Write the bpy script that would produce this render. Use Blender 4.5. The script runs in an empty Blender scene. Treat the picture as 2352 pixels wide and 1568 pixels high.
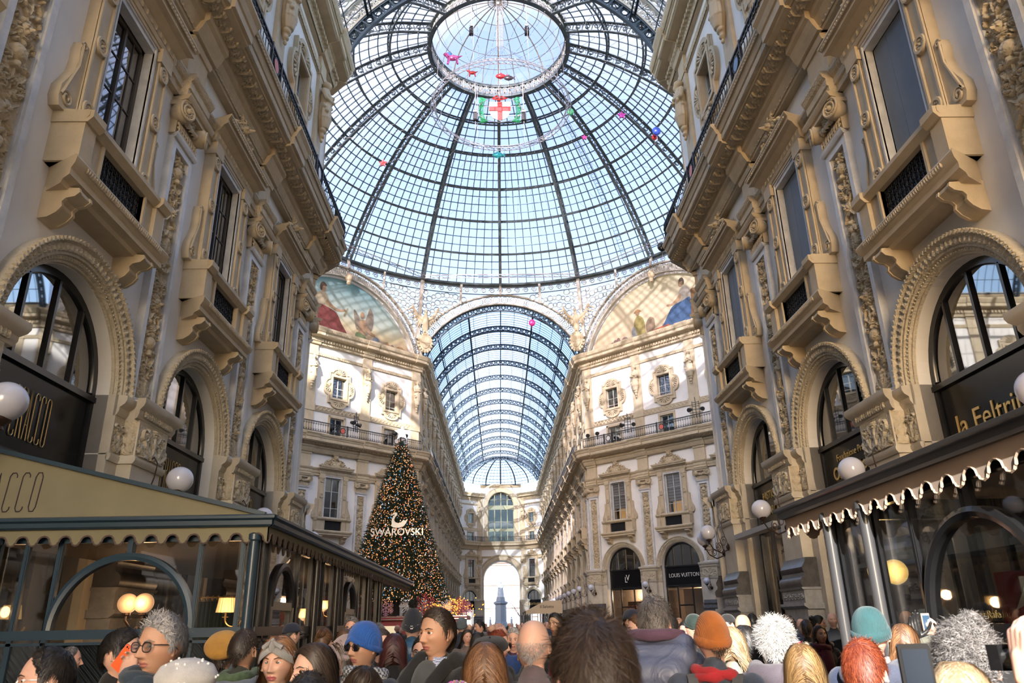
import bpy, math, random
import numpy as np
from mathutils import Vector, Matrix
from mathutils.geometry import tessellate_polygon
PI = math.pi
SC = bpy.context.scene
COL = SC.collection
# ---------------------------------------------------------------- camera, light, exposure
CX, CH, YAW, PITCH, ROLL, FPX = -0.3747, 1.75, .0216, .3613, -.019, 1714.3
def cam_axes():
    cy, sy, cp, sp = math.cos(YAW), math.sin(YAW), math.cos(PITCH), math.sin(PITCH)
    f = Vector((sy*cp, cy*cp, sp)); r = Vector((cy, -sy, 0)); u = r.cross(f)
    cr, sr = math.cos(ROLL), math.sin(ROLL)
    return cr*r+sr*u, -sr*r+cr*u, f
CR_, CU_, CF_ = cam_axes()
cam = bpy.data.cameras.new('camera'); camo = bpy.data.objects.new('camera', cam); COL.objects.link(camo)
cam.sensor_width = 36; cam.lens = FPX/2352*36; cam.clip_start = .05; cam.clip_end = 900
m = Matrix.Identity(4)
for i in range(3): m[i][0], m[i][1], m[i][2], m[i][3] = CR_[i], CU_[i], -CF_[i], (CX, 0, CH)[i]
camo.matrix_world = m; SC.camera = camo
cam.dof.use_dof = True; cam.dof.focus_distance = 11.0; cam.dof.aperture_fstop = 6.3
def at(px, py, depth):                      # a point of the place from where it shows and how far it is
    d = CR_*((px-1176)/FPX) - CU_*((py-784)/FPX) + CF_
    return Vector((CX, 0, CH)) + d*depth
SUN_EL, SUN_AZ = math.radians(22.0), math.radians(12.0)
w = bpy.data.worlds.new('sky'); SC.world = w; w.use_nodes = True
nt = w.node_tree; bgn = nt.nodes['Background']; sky = nt.nodes.new('ShaderNodeTexSky')
sky.sky_type = 'NISHITA'; sky.sun_disc = False; sky.sun_elevation = SUN_EL; sky.sun_rotation = PI-SUN_AZ*-1
sky.altitude = 100; sky.air_density = 1.0; sky.dust_density = 1.6; sky.ozone_density = 1.0
_mx = nt.nodes.new('ShaderNodeMix'); _mx.data_type = 'RGBA'; _mx.blend_type = 'MULTIPLY'; _mx.inputs[0].default_value = 1.; _mx.inputs[7].default_value = (1.0, .955, .925, 1)
nt.links.new(sky.outputs[0], _mx.inputs[6]); nt.links.new(_mx.outputs[2], bgn.inputs[0]); bgn.inputs[1].default_value = 0.62
sl = bpy.data.lights.new('sun', 'SUN'); slo = bpy.data.objects.new('sun', sl); COL.objects.link(slo)
sl.energy = 9.0; sl.angle = math.radians(.53); sl.color = (1.0, .97, .925)
slo.rotation_euler = Vector((-math.sin(SUN_AZ)*math.cos(SUN_EL), -math.cos(SUN_AZ)*math.cos(SUN_EL), math.sin(SUN_EL))).to_track_quat('Z', 'Y').to_euler()
vs = SC.view_settings
vs.view_transform = 'Standard'; vs.look = 'None'; vs.exposure = 0.75; vs.gamma = 1.0; vs.use_curve_mapping = False
SC.cycles.use_denoising = True; SC.cycles.max_bounces = 8; SC.cycles.diffuse_bounces = 4; SC.cycles.glossy_bounces = 4
SC.cycles.transparent_max_bounces = 24; SC.cycles.sample_clamp_indirect = 6.0
SC.cycles.caustics_reflective = False; SC.cycles.caustics_refractive = False

# ---------------------------------------------------------------- materials
MATS = {}
def N(nt, t, **k):
    n = nt.nodes.new(t)
    for a, b in k.items():
        if a in n.inputs: n.inputs[a].default_value = b
        else: setattr(n, a, b)
    return n
def mat(name, col, rough=.6, metal=0., col2=None, nscale=3., bump=0., bscale=30., spec=.5, emit=None, estr=0., coords='Object', stretch=None, sheen=0., bump2=None):
    if name in MATS: return MATS[name]
    m = bpy.data.materials.new(name); m.use_nodes = True; MATS[name] = m
    nt = m.node_tree; b = nt.nodes['Principled BSDF']; L = nt.links.new
    b.inputs['Base Color'].default_value = (*col, 1); b.inputs['Roughness'].default_value = rough
    b.inputs['Metallic'].default_value = metal; b.inputs['Specular IOR Level'].default_value = spec
    if emit: b.inputs['Emission Color'].default_value = (*emit, 1); b.inputs['Emission Strength'].default_value = estr
    if sheen: b.inputs['Sheen Weight'].default_value = sheen
    tc = None
    if col2 or bump or bump2:
        tc = nt.nodes.new('ShaderNodeTexCoord').outputs[coords]
        if stretch:
            mp = N(nt, 'ShaderNodeMapping'); mp.inputs['Scale'].default_value = stretch; L(tc, mp.inputs[0]); tc = mp.outputs[0]
    if col2:
        n = N(nt, 'ShaderNodeTexNoise', Scale=nscale, Detail=6., Roughness=.6); L(tc, n.inputs['Vector'])
        r = nt.nodes.new('ShaderNodeValToRGB'); r.color_ramp.elements[0].position = .35; r.color_ramp.elements[1].position = .66
        r.color_ramp.elements[0].color = (*col, 1); r.color_ramp.elements[1].color = (*col2, 1)
        L(n.outputs[0], r.inputs[0]); L(r.outputs[0], b.inputs['Base Color'])
    if bump:
        n = N(nt, 'ShaderNodeTexNoise', Scale=bscale, Detail=4.); L(tc, n.inputs['Vector'])
        bp = N(nt, 'ShaderNodeBump', Strength=bump, Distance=.02); L(n.outputs[0], bp.inputs['Height']); L(bp.outputs[0], b.inputs['Normal'])
    return m
def carved(name, col, col2, scale=24., strength=.55, dist=.025):      # stone worked with small leaf carving
    m = mat(name, col, .75, col2=col2, nscale=4.)
    nt = m.node_tree; b = nt.nodes['Principled BSDF']; L = nt.links.new
    tc = nt.nodes.new('ShaderNodeTexCoord')
    v = N(nt, 'ShaderNodeTexVoronoi', Scale=scale, feature='SMOOTH_F1', Smoothness=.4); L(tc.outputs['Object'], v.inputs['Vector'])
    bp = N(nt, 'ShaderNodeBump', Strength=strength, Distance=dist, invert=True); L(v.outputs['Distance'], bp.inputs['Height']); L(bp.outputs[0], b.inputs['Normal'])
    return m
def glass(name, tint=(.8, .85, .85), trans=.6, rough=.03, milky=0., milkcol=(.75, .8, .82), gl=None):
    m = bpy.data.materials.new(name); m.use_nodes = True; MATS[name] = m
    nt = m.node_tree; nt.nodes.clear(); L = nt.links.new
    out = nt.nodes.new('ShaderNodeOutputMaterial')
    tr = N(nt, 'ShaderNodeBsdfTransparent'); tr.inputs[0].default_value = (*tint, 1)
    g = N(nt, 'ShaderNodeBsdfGlossy'); g.inputs['Roughness'].default_value = rough; g.inputs[0].default_value = (1, 1, 1, 1)
    body = tr.outputs[0]
    if milky:
        tl = N(nt, 'ShaderNodeBsdfTranslucent'); tl.inputs[0].default_value = (*milkcol, 1)
        mm = nt.nodes.new('ShaderNodeMixShader'); mm.inputs[0].default_value = milky; L(body, mm.inputs[1]); L(tl.outputs[0], mm.inputs[2]); body = mm.outputs[0]
    elif trans < 1:
        df = N(nt, 'ShaderNodeBsdfDiffuse'); df.inputs[0].default_value = (.012, .012, .013, 1)
        mm = nt.nodes.new('ShaderNodeMixShader'); mm.inputs[0].default_value = 1-trans; L(body, mm.inputs[1]); L(df.outputs[0], mm.inputs[2]); body = mm.outputs[0]
    fr = N(nt, 'ShaderNodeLayerWeight', Blend=.5); pw = N(nt, 'ShaderNodeMath', operation='POWER'); pw.inputs[1].default_value = 3.2
    ma = N(nt, 'ShaderNodeMath', operation='MULTIPLY_ADD'); g0 = .06 if gl is None else gl; ma.inputs[1].default_value = (1-g0)*.8; ma.inputs[2].default_value = g0
    L(fr.outputs['Facing'], pw.inputs[0]); L(pw.outputs[0], ma.inputs[0])
    mx = nt.nodes.new('ShaderNodeMixShader'); L(ma.outputs[0], mx.inputs[0]); L(body, mx.inputs[1]); L(g.outputs[0], mx.inputs[2])
    L(mx.outputs[0], out.inputs[0]); return m
TAN = carved('tan_carved_stone', (.45, .365, .24), (.56, .46, .315))
TANP = mat('tan_plain_stone', (.44, .357, .238), .7, col2=(.54, .442, .306), nscale=2.2, bump=.15, bscale=25)
PALE = carved('pale_carved_stone', (.43, .37, .27), (.54, .47, .35), 26., .55)
LIME = mat('pale_limestone', (.46, .41, .33), .7, col2=(.57, .52, .43), nscale=1.6, bump=.15, bscale=18)
PLAS = mat('white_plaster', (.70, .67, .635), .85, col2=(.77, .745, .715), nscale=.9, bump=.08, bscale=9)
MARB = mat('grey_marble', (.47, .465, .46), .45, col2=(.66, .65, .64), nscale=2.4, bump=.05)
DARKM = mat('dark_marble', (.045, .042, .042), .35, col2=(.09, .082, .08), nscale=5)
GREYS = mat('grey_granite', (.23, .225, .22), .6, col2=(.32, .315, .31), nscale=7)
IRON = mat('black_iron', (.018, .019, .021), .45, .3)
BLACKF = mat('black_shopfront', (.012, .012, .013), .25)
DIRON = mat('dome_iron', (.085, .115, .125), .55, .25, col2=(.15, .185, .195), nscale=3)
LIRON = mat('pale_lattice_iron', (.50, .485, .44), .6, col2=(.40, .38, .34), nscale=2)
VIRON = mat('vault_iron', (.022, .042, .07), .5, .3, col2=(.032, .06, .092), nscale=3)
GOLD = mat('gold_letters', (.75, .52, .20), .35, .7)
FLOOR = mat('marble_floor', (.13, .12, .115), .4, col2=(.19, .18, .165), nscale=1.2)
ROOMM = mat('dark_room', (.10, .08, .065), .9)
DOMEG = glass('dome_wired_glass', (.60, .55, .615), 1, .12, milky=.30, milkcol=(.56, .545, .58), gl=.02)
CLEARG = glass('clear_roof_glass', (.94, .94, .94), 1, .1, milky=.05, gl=.03)
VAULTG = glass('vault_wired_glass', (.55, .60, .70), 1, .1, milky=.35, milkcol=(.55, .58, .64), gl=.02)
RIDGEG = glass('ridge_wired_glass', (.78, .76, .80), 1, .1, milky=.30, milkcol=(.75, .73, .76), gl=.02)
PANE = glass('window_pane', (.5, .55, .58), .35, .02, gl=.16)
SHOPG = glass('shop_pane', (.85, .85, .85), .88, .01, gl=.05)
KIOSKG = glass('kiosk_pane', (.88, .88, .87), .94, .02, gl=.05)

# ---------------------------------------------------------------- mesh building
class MB:
    def __init__(s): s.v = []; s.f = []; s.n = 0; s.mi = []; s.cur = 0; s.col = []
    def add(s, V, F, M=None):
        V = np.asarray(V, float)
        if M is not None: V = V @ np.array(M.to_3x3()).T + np.array(M.translation)
        s.v.append(V); b = s.n; s.n += len(V)
        if isinstance(F, np.ndarray): F = (F+b).tolist(); s.f.extend(F)
        else: s.f.extend([[i+b for i in f] for f in F])
        s.mi.extend([s.cur]*len(F)); return s
    def box(s, x0, x1, y0, y1, z0, z1, M=None):
        V = [(x, y, z) for z in (z0, z1) for y in (y0, y1) for x in (x0, x1)]
        return s.add(V, [(0, 2, 3, 1), (4, 5, 7, 6), (0, 1, 5, 4), (2, 6, 7, 3), (0, 4, 6, 2), (1, 3, 7, 5)], M)
    def prof(s, P, x0, x1, m0=0., m1=0., dy=0., M=None):   # profile P [(y,z)] run along x; m = mitre factor on -y
        n = len(P); V = [(x0+m0*p[0], p[0]+dy, p[1]) for p in P]+[(x1-m1*p[0], p[0]+dy, p[1]) for p in P]
        F = [(i, (i+1) % n, n+(i+1) % n, n+i) for i in range(n)]
        return s.add(V, F+[tuple(range(n))[::-1], tuple(range(n, 2*n))], M)
    def poly(s, P, y0, y1, holes=(), M=None, sides=True, back=True):      # outline P [(x,z)] given depth in y
        loops = [P]+list(holes); flat = [p for l in loops for p in l]; k = len(flat)
        T = tessellate_polygon([[Vector((p[0], p[1], 0)) for p in l] for l in loops])
        V = [(p[0], y0, p[1]) for p in flat]+[(p[0], y1, p[1]) for p in flat]
        F = [tuple(t) for t in T]+([tuple(i+k for i in t[::-1]) for t in T] if back else [])
        if sides:
            o = 0
            for l in loops:
                n = len(l); F += [(o+i, o+(i+1) % n, k+o+(i+1) % n, k+o+i) for i in range(n)]; o += n
        return s.add(V, F, M)
    def grid(s, X, Y, Z, M=None, wrapu=False, wrapv=False, mask=None):
        X, Y, Z = np.broadcast_arrays(X, Y, Z); a, b = X.shape
        I = np.arange(a*b).reshape(a, b)
        if wrapu: I = np.vstack([I, I[:1]])
        if wrapv: I = np.hstack([I, I[:, :1]])
        F = np.stack([I[:-1, :-1], I[1:, :-1], I[1:, 1:], I[:-1, 1:]], -1).reshape(-1, 4)
        V = np.stack([X.ravel(), Y.ravel(), Z.ravel()], 1)
        if mask is not None:
            mk = mask.ravel(); keep = mk[F].all(1); F = F[keep]
            used = np.unique(F); mp = np.zeros(len(V), int); mp[used] = np.arange(len(used)); V = V[used]; F = mp[F]
        return s.add(V, F, M)
    def rev(s, P, a0, a1, n, c=(0, 0), M=None, cap=False):       # profile P [(r,y)] turned about the y axis through (cx,cz)
        t = np.linspace(a0, a1, n+1)[:, None]; r = np.array([p[0] for p in P])[None]; y = np.array([p[1] for p in P])[None]
        closed = abs(a1-a0) > 2*PI-1e-6
        if closed: t = t[:-1]
        return s.grid(c[0]+r*np.cos(t), y+0*t, c[1]+r*np.sin(t), M, wrapu=closed)
    def lathe(s, P, n=16, c=(0, 0, 0), M=None, sx=1., sy=1.):     # profile [(r,z)] about z
        t = (np.arange(n)/n*2*PI)[None]; r = np.array([p[0] for p in P])[:, None]; z = np.array([p[1] for p in P])[:, None]
        return s.grid(c[0]+sx*r*np.cos(t), c[1]+sy*r*np.sin(t), c[2]+z+0*t, M, wrapv=True)
    def ball(s, c, r, n=12, k=8, sc=(1, 1, 1), M=None):
        a = np.linspace(-PI/2, PI/2, k+1)[:, None]; t = (np.arange(n)/n*2*PI)[None]
        return s.grid(c[0]+r*sc[0]*np.cos(a)*np.cos(t), c[1]+r*sc[1]*np.cos(a)*np.sin(t), c[2]+r*sc[2]*np.sin(a)+0*t, M, wrapv=True)
    def tube(s, P, r, n=6, M=None, closed=False, caps=True):
        P = np.array(P, float); k = len(P); r = np.broadcast_to(np.array(r, float), (k,))
        T = np.gradient(P, axis=0) if not closed else np.roll(P, -1, 0)-np.roll(P, 1, 0)
        T /= np.linalg.norm(T, axis=1)[:, None]+1e-12
        A = np.cross(T[0], (0, 0, 1)); A = A if np.linalg.norm(A) > .2 else np.cross(T[0], (1, 0, 0)); A /= np.linalg.norm(A)
        fr = []
        for i in range(k):
            A = A-T[i]*(A@T[i]); A /= np.linalg.norm(A)+1e-12; fr.append((A, np.cross(T[i], A)))
        t = np.arange(n)/n*2*PI
        X = np.array([P[i][None]+r[i]*(np.cos(t)[:, None]*fr[i][0]+np.sin(t)[:, None]*fr[i][1]) for i in range(k)])
        b = s.n
        s.grid(X[..., 0], X[..., 1], X[..., 2], M, wrapu=closed, wrapv=True)
        if caps and not closed: s.f.extend([[b+i for i in range(n)][::-1], [b+(k-1)*n+i for i in range(n)]]); s.mi.extend([s.cur]*2)
        return s
    def bar(s, a, b, w, h=None, up=(0, 0, 1), M=None):
        a, b = Vector(a), Vector(b); h = h or w; d = (b-a).normalized(); u = Vector(up)
        if abs(d.dot(u)) > .98: u = Vector((1, 0, 0))
        x = d.cross(u).normalized(); u = x.cross(d)
        V = [p+x*(i*w/2)+u*(j*h/2) for p in (a, b) for i, j in ((-1, -1), (1, -1), (1, 1), (-1, 1))]
        return s.add([tuple(v) for v in V], [(0, 1, 2, 3), (7, 6, 5, 4), (0, 4, 5, 1), (1, 5, 6, 2), (2, 6, 7, 3), (3, 7, 4, 0)], M)
    def merge(s, o, M=None):
        b = s.n
        for V in o.v:
            if M is not None: V = V @ np.array(M.to_3x3()).T + np.array(M.translation)
            s.v.append(V)
        s.n += o.n; s.f.extend([[i+b for i in f] for f in o.f]); s.mi.extend(o.mi); return s
    def mesh(s, name, mats, smooth=None, colors=None):
        me = bpy.data.meshes.new(name)
        me.from_pydata(np.vstack(s.v) if s.v else [], [], s.f)
        for m in (mats if isinstance(mats, (list, tuple)) else [mats]): me.materials.append(m)
        if any(s.mi): me.polygons.foreach_set('material_index', s.mi)
        if colors is not None:
            ca = me.color_attributes.new('Col', 'FLOAT_COLOR', 'POINT'); c = np.ones((len(colors), 4), np.float32); c[:, :3] = colors; ca.data.foreach_set('color', c.ravel())
        if smooth:
            me.polygons.foreach_set('use_smooth', [True]*len(me.polygons))
            if smooth is not True: me.set_sharp_from_angle(angle=math.radians(smooth))
        me.update(); return me
    def build(s, name, mats, parent=None, smooth=None, colors=None):
        return obj(name, s.mesh(name, mats, smooth, colors), parent)
def obj(name, me, parent=None, loc=None, rot=None):
    o = bpy.data.objects.new(name, me); COL.objects.link(o)
    if parent: o.parent = parent
    if loc is not None: o.location = loc
    if rot is not None: o.rotation_euler = (0, 0, rot)
    return o
def tag(o, label=None, cat=None, group=None, kind=None):
    if label: o['label'] = label
    if cat: o['category'] = cat
    if group: o['group'] = group
    if kind: o['kind'] = kind
    return o
def empty(name, loc=(0, 0, 0), rz=0., label=None, cat=None, group=None, kind=None):
    o = bpy.data.objects.new(name, None); COL.objects.link(o); o.location = loc; o.rotation_euler = (0, 0, rz); o.empty_display_size = .1
    return tag(o, label, cat, group, kind)
def arc(cx, cz, r, a0, a1, n): return [(cx+r*math.cos(a0+(a1-a0)*i/n), cz+r*math.sin(a0+(a1-a0)*i/n)) for i in range(n+1)]
def text_mesh(body, size, depth=.01, M=None, xs=1., bold=0., align='CENTER'):
    c = bpy.data.curves.new('lettering', 'FONT'); c.body = body; c.size = size; c.extrude = depth/2; c.align_x = align; c.align_y = 'CENTER'; c.offset = bold; c.resolution_u = 4
    o = bpy.data.objects.new('lettering', c); COL.objects.link(o)
    me = bpy.data.meshes.new_from_object(o.evaluated_get(bpy.context.evaluated_depsgraph_get()))
    COL.objects.unlink(o); bpy.data.objects.remove(o)
    b = MB(); V = np.array([v.co[:] for v in me.vertices]) if len(me.vertices) else np.zeros((0, 3))
    V = np.stack([V[:, 0]*xs, -V[:, 2], V[:, 1]], 1)          # stands upright, facing -y
    b.add(V, [list(p.vertices) for p in me.polygons], M); return b
# ---------------------------------------------------------------- carved reliefs (height fields with real depth)
class HF:
    def __init__(s, w, h, res):
        s.w, s.h = w, h; s.nu = max(8, int(w/res)); s.nv = max(8, int(h/res))
        s.U = np.linspace(-w/2, w/2, s.nu+1)[None]+np.zeros((s.nv+1, 1)); s.V = np.linspace(0, h, s.nv+1)[:, None]+np.zeros((1, s.nu+1))
        s.H = np.zeros_like(s.U)
    def ell(s, u, v, a, b, rot=0., h=.03, mir=False, flat=1.):
        R = max(a, b)
        i0, i1 = int((v-R)/s.h*s.nv), int((v+R)/s.h*s.nv)+2; j0, j1 = int((u-R+s.w/2)/s.w*s.nu), int((u+R+s.w/2)/s.w*s.nu)+2
        i0, j0 = max(i0, 0), max(j0, 0)
        if i1 > i0 and j1 > j0:
            U, V = s.U[i0:i1, j0:j1]-u, s.V[i0:i1, j0:j1]-v; c, n = math.cos(rot), math.sin(rot)
            q = ((U*c+V*n)/a)**2+((-U*n+V*c)/b)**2
            s.H[i0:i1, j0:j1] = np.maximum(s.H[i0:i1, j0:j1], h*np.sqrt(np.clip(1-q, 0, 1))**flat)
        if mir: s.ell(-u, v, a, b, -rot, h, False, flat)
        return s
    def stroke(s, P, r, h, mir=False, r1=None):
        n = len(P)
        for i, (u, v) in enumerate(P):
            rr = r+((r1 if r1 is not None else r)-r)*i/max(1, n-1); s.ell(u, v, rr, rr, 0, h*(.6+.4*rr/r), mir)
        return s
    def line(s, a, b, r, h, mir=False, r1=None):
        n = max(2, int(math.hypot(b[0]-a[0], b[1]-a[1])/(r*.6))+1)
        return s.stroke([(a[0]+(b[0]-a[0])*i/(n-1), a[1]+(b[1]-a[1])*i/(n-1)) for i in range(n)], r, h, mir, r1)
    def spiral(s, u, v, R, a0, turns, r, h, mir=False, d=1):
        n = int(turns*26*max(.6, R/.15))
        s.stroke([(u+R*(1-.82*i/n)*math.cos(a0+d*turns*2*PI*i/n), v+R*(1-.82*i/n)*math.sin(a0+d*turns*2*PI*i/n)) for i in range(n+1)], r, h, mir, r*.7)
        s.ell(u, v, R*.26, R*.26, 0, h*1.2, mir)
    def leaf(s, u, v, L, ang, h, mir=False, lobes=3):
        for k in range(lobes):
            t = (k+.5)/lobes; uu, vv = u+L*t*math.cos(ang), v+L*t*math.sin(ang); sz = L*.26*(1.15-.7*t)
            for sd in (-1, 1): s.ell(uu+sd*sz*.6*-math.sin(ang), vv+sd*sz*.6*math.cos(ang), sz*1.05, sz*.45, ang+sd*.75, h*.8, mir)
        s.ell(u+L*.5*math.cos(ang), v+L*.5*math.sin(ang), L*.52, L*.10, ang, h, mir)
    def rosette(s, u, v, R, h, n=6):
        for k in range(n): a = 2*PI*k/n; s.ell(u+.58*R*math.cos(a), v+.58*R*math.sin(a), R*.42, R*.24, a, h)
        s.ell(u, v, R*.27, R*.27, 0, h*1.3)
    def figure(s, u, v, S, h, seed=0):
        rn = random.Random(seed); t = rn.uniform(-.1, .1)
        s.ell(u+t*S*.3, v+S*.92, S*.062, S*.078, 0, h*1.25); s.ell(u+t*S*.2, v+S*.70, S*.125, S*.15, t, h*1.2); s.ell(u, v+S*.54, S*.10, S*.11, 0, h)
        s.line((u-.05*S, v+.5*S), (u-.10*S+t*S, v+.05*S), S*.06, h, r1=S*.03); s.line((u+.05*S, v+.5*S), (u+.09*S+t*S, v+.28*S), S*.06, h); s.line((u+.09*S+t*S, v+.28*S), (u+.04*S+t*S, v+.03*S), S*.045, h, r1=S*.03)
        for sd in (-1, 1):
            e = (u+sd*.2*S, v+.62*S); w_ = (u+sd*rn.uniform(.05, .24)*S, v+rn.uniform(.72, 1.02)*S)
            s.line((u+sd*.12*S, v+.79*S), e, S*.036, h); s.line(e, w_, S*.03, h)
    def mask_face(s, u, v, R, h):
        for k in range(14): a = 2*PI*k/14; s.ell(u+R*.85*math.cos(a), v+R*.95*math.sin(a), R*.34, R*.2, a, h*.7)
        s.ell(u, v, R*.62, R*.8, 0, h*1.2); s.ell(u, v-.05*R, R*.13, R*.3, 0, h*1.9); s.ell(u+.27*R, v+.2*R, R*.16, R*.08, 0, h*1.45, True); s.ell(u, v-.42*R, R*.22, R*.09, 0, h*1.5); s.ell(u+.4*R, v-.1*R, R*.2, R*.2, 0, h*1.3, True)
    def vase(s, u, v, S, h):
        s.ell(u, v+.52*S, S*.34, S*.30, 0, h*1.2); s.ell(u, v+.12*S, S*.10, S*.16, 0, h); s.ell(u, v+.02*S, S*.26, S*.06, 0, h); s.ell(u, v+.86*S, S*.13, S*.14, 0, h); s.ell(u, v+.98*S, S*.30, S*.06, 0, h*1.1); s.spiral(u+.33*S, v+.78*S, S*.14, 0, 1.2, S*.03, h, True)
    def place(s, mb, M, k=1., mask=None):        # M: (u, depth out, v) -> local; depth goes towards -y
        mb.grid(s.U, -s.H*k, s.V, M, mask=mask); return mb
def grotesque(w, h, res, seed, dep=.075):        # candelabra relief of a pilaster shaft
    f = HF(w, h, res); rn = random.Random(seed); v = .02; c = w/2
    order = ['base', 'figure', 'scroll', 'vase', 'birds', 'mask', 'scroll', 'garland', 'figure', 'trophy', 'scroll', 'vase', 'mask', 'birds', 'garland', 'scroll', 'figure', 'vase', 'scroll', 'mask', 'garland', 'trophy', 'scroll', 'vase']
    rot = rn.randrange(0, 6); order = order[:1]+order[1+rot:]+order[1:1+rot]; i = 0
    f.line((0, 0), (0, h), w*.03, dep*.5)
    while v < h-.3:
        o = order[i % len(order)]; i += 1
        if o == 'base': S = .5; [f.leaf(0, v, .42, a, dep, True) for a in (.35, .8, 1.2)]; f.leaf(0, v, .5, PI/2, dep*1.2); f.spiral(c*.62, v+.16, w*.15, -PI/2, 1.3, .018, dep, True)
        elif o == 'figure': S = w*1.25; f.figure(0, v, S, dep*1.15, seed+i); f.spiral(c*.66, v+.3*S, w*.12, PI/2, 1.2, .016, dep*.8, True); f.leaf(c*.45, v+.55*S, w*.3, .9, dep*.7, True)
        elif o == 'scroll': S = w*.75; f.spiral(c*.5, v+S*.42, w*.2, -PI/2, 1.5, w*.035, dep, True); f.leaf(c*.25, v+S*.1, w*.4, .5, dep, True); f.leaf(c*.5, v+S*.6, w*.34, 1.1, dep*.8, True); f.rosette(0, v+S*.5, w*.12, dep)
        elif o == 'vase': S = w*.8; f.vase(0, v, S, dep*1.2); f.leaf(c*.3, v+S*.2, w*.36, .1, dep*.7, True); f.leaf(0, v+S, w*.25, .7, dep, True)
        elif o == 'birds':
            S = w*.7; f.ell(c*.55, v+S*.4, w*.13, w*.08, .9, dep*1.1, True); f.line((c*.6, v+S*.55), (c*.38, v+S*.8), w*.035, dep, True); f.ell(c*.32, v+S*.82, w*.05, w*.04, 0, dep*1.1, True)
            for k in range(3): f.line((c*.65, v+S*.4), (c*.85, v+S*(.15+.14*k)), w*.025, dep*.8, True)
            f.leaf(0, v+.05, S*.7, PI/2, dep*.9)
        elif o == 'mask': S = w*.62; f.mask_face(0, v+S*.5, w*.25, dep*1.15); f.leaf(c*.5, v+S*.3, w*.3, -.5, dep*.7, True); f.spiral(c*.72, v+S*.7, w*.09, 0, 1.1, .015, dep*.8, True)
        elif o == 'garland':
            S = w*.6; f.stroke([(c*.8*math.cos(a), v+S*.75-S*.5*math.sin(a)) for a in np.linspace(0, PI, 22)], w*.06, dep)
            for k in range(10): f.ell(rn.uniform(-c*.6, c*.6), v+S*rn.uniform(.2, .6), w*.06, w*.06, 0, dep*1.15)
            f.rosette(c*.72, v+S*.85, w*.10, dep); f.rosette(-c*.72, v+S*.85, w*.10, dep)
        else: S = w*.95; f.line((-c*.7, v+.05), (c*.7, v+S*.9), w*.035, dep); f.line((c*.7, v+.05), (-c*.7, v+S*.9), w*.035, dep); f.ell(0, v+S*.5, w*.24, w*.28, 0, dep*1.1, flat=.6); f.rosette(0, v+S*.5, w*.16, dep*1.5); f.leaf(0, v+S*.8, w*.3, PI/2, dep)
        v += S*.97
    rnd = np.random.default_rng(seed); k = rnd.random(f.H.shape)
    f.H += .004*np.sin(f.U*60+f.V*43)*np.sin(f.V*71); return f
def frieze(w, h, res, n, dep=.03, kind='scroll'):
    f = HF(w, h, res); p = w/n
    for k in range(n):
        u = -w/2+p*(k+.5)
        if kind == 'scroll': f.spiral(u, h*.5, min(p*.4, h*.4), PI*(k % 2), 1.4, h*.06, dep, False, 1 if k % 2 else -1); f.leaf(u+p*.2, h*.5, p*.5, .5 if k % 2 else -.5, dep*.8)
        elif kind == 'rosette': f.rosette(u, h*.5, min(p, h)*.42, dep)
        elif kind == 'egg': f.ell(u, h*.5, p*.3, h*.42, 0, dep*1.4); f.ell(u-p*.5, h*.45, p*.08, h*.45, 0, dep)
        elif kind == 'leaf': f.leaf(u, h*.02, h*.95, PI/2, dep, lobes=3)
        elif kind == 'capital': f.leaf(u, 0, h*.9, PI/2, dep*1.3); f.spiral(u+p*.3, h*.7, h*.16, 0, 1.2, h*.03, dep)
        elif kind == 'wave': f.stroke([(u+p*(t-.5), h*(.5+.28*math.sin(2*PI*t))) for t in np.linspace(0, 1, 16)], h*.07, dep); f.ell(u+p*.22, h*.3, h*.16, h*.16, 0, dep); f.ell(u-p*.22, h*.7, h*.16, h*.16, 0, dep)
    return f
def TR(x=0, y=0, z=0, rz=0, rx=0): return Matrix.Translation((x, y, z)) @ Matrix.Rotation(rz, 4, 'Z') @ Matrix.Rotation(rx, 4, 'X')
# ---------------------------------------------------------------- the facade, in local wall axes: x along, z up, -y out into the arcade; y=0 is the pilaster face
BAY, YW = 5.13, .15          # bay length, wall field behind the pilaster face
AR, SPR = 1.6, 5.66          # arch radius and springing
ZSILL, ZWIN0, ZWIN1 = 8.1, 9.4, 12.4
WH = .70
def R_(x0, x1, z0, z1): return [(x0, z0), (x1, z0), (x1, z1), (x0, z1)]
def wall_bay(hw, arch=True, win=True):          # one bay of the wall with its openings, reveals included
    b = MB(); holes = []
    out = [(-hw, 0)]
    if arch: out += [(-AR, 0), (-AR, SPR)]+[(AR*math.cos(a), SPR+AR*math.sin(a)) for a in np.linspace(PI, 0, 25)][1:-1]+[(AR, SPR), (AR, 0)]
    out += [(hw, 0), (hw, 24.1), (-hw, 24.1)]
    if win: holes = [R_(-WH, WH, ZWIN0, ZWIN1), R_(-.62, .62, 15.7, 17.1), R_(-.64, .64, 18.7, 20.45)]
    b.poly(out, YW, .62, holes, back=False)
    return b
def caps(P): return P
CORN = [(YW+.02, 14.15), (-.05, 14.15), (-.14, 14.3), (-.2, 14.45), (-.28, 14.5), (-.28, 14.68), (-.45, 14.74), (-.70, 14.80), (-.72, 14.86), (-.80, 14.86), (-.80, 15.10), (-.84, 15.12), (-.90, 15.28), (-.98, 15.38), (-.98, 15.46), (YW+.02, 15.5)]
TOPC = [(YW+.02, 22.75), (.0, 22.78), (-.06, 22.95), (-.12, 23.0), (-.12, 23.22), (-.22, 23.28), (-.55, 23.36), (-.6, 23.4), (-.6, 23.62), (-.66, 23.66), (-.78, 23.9), (-.8, 24.02), (YW+.02, 24.1)]
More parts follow.
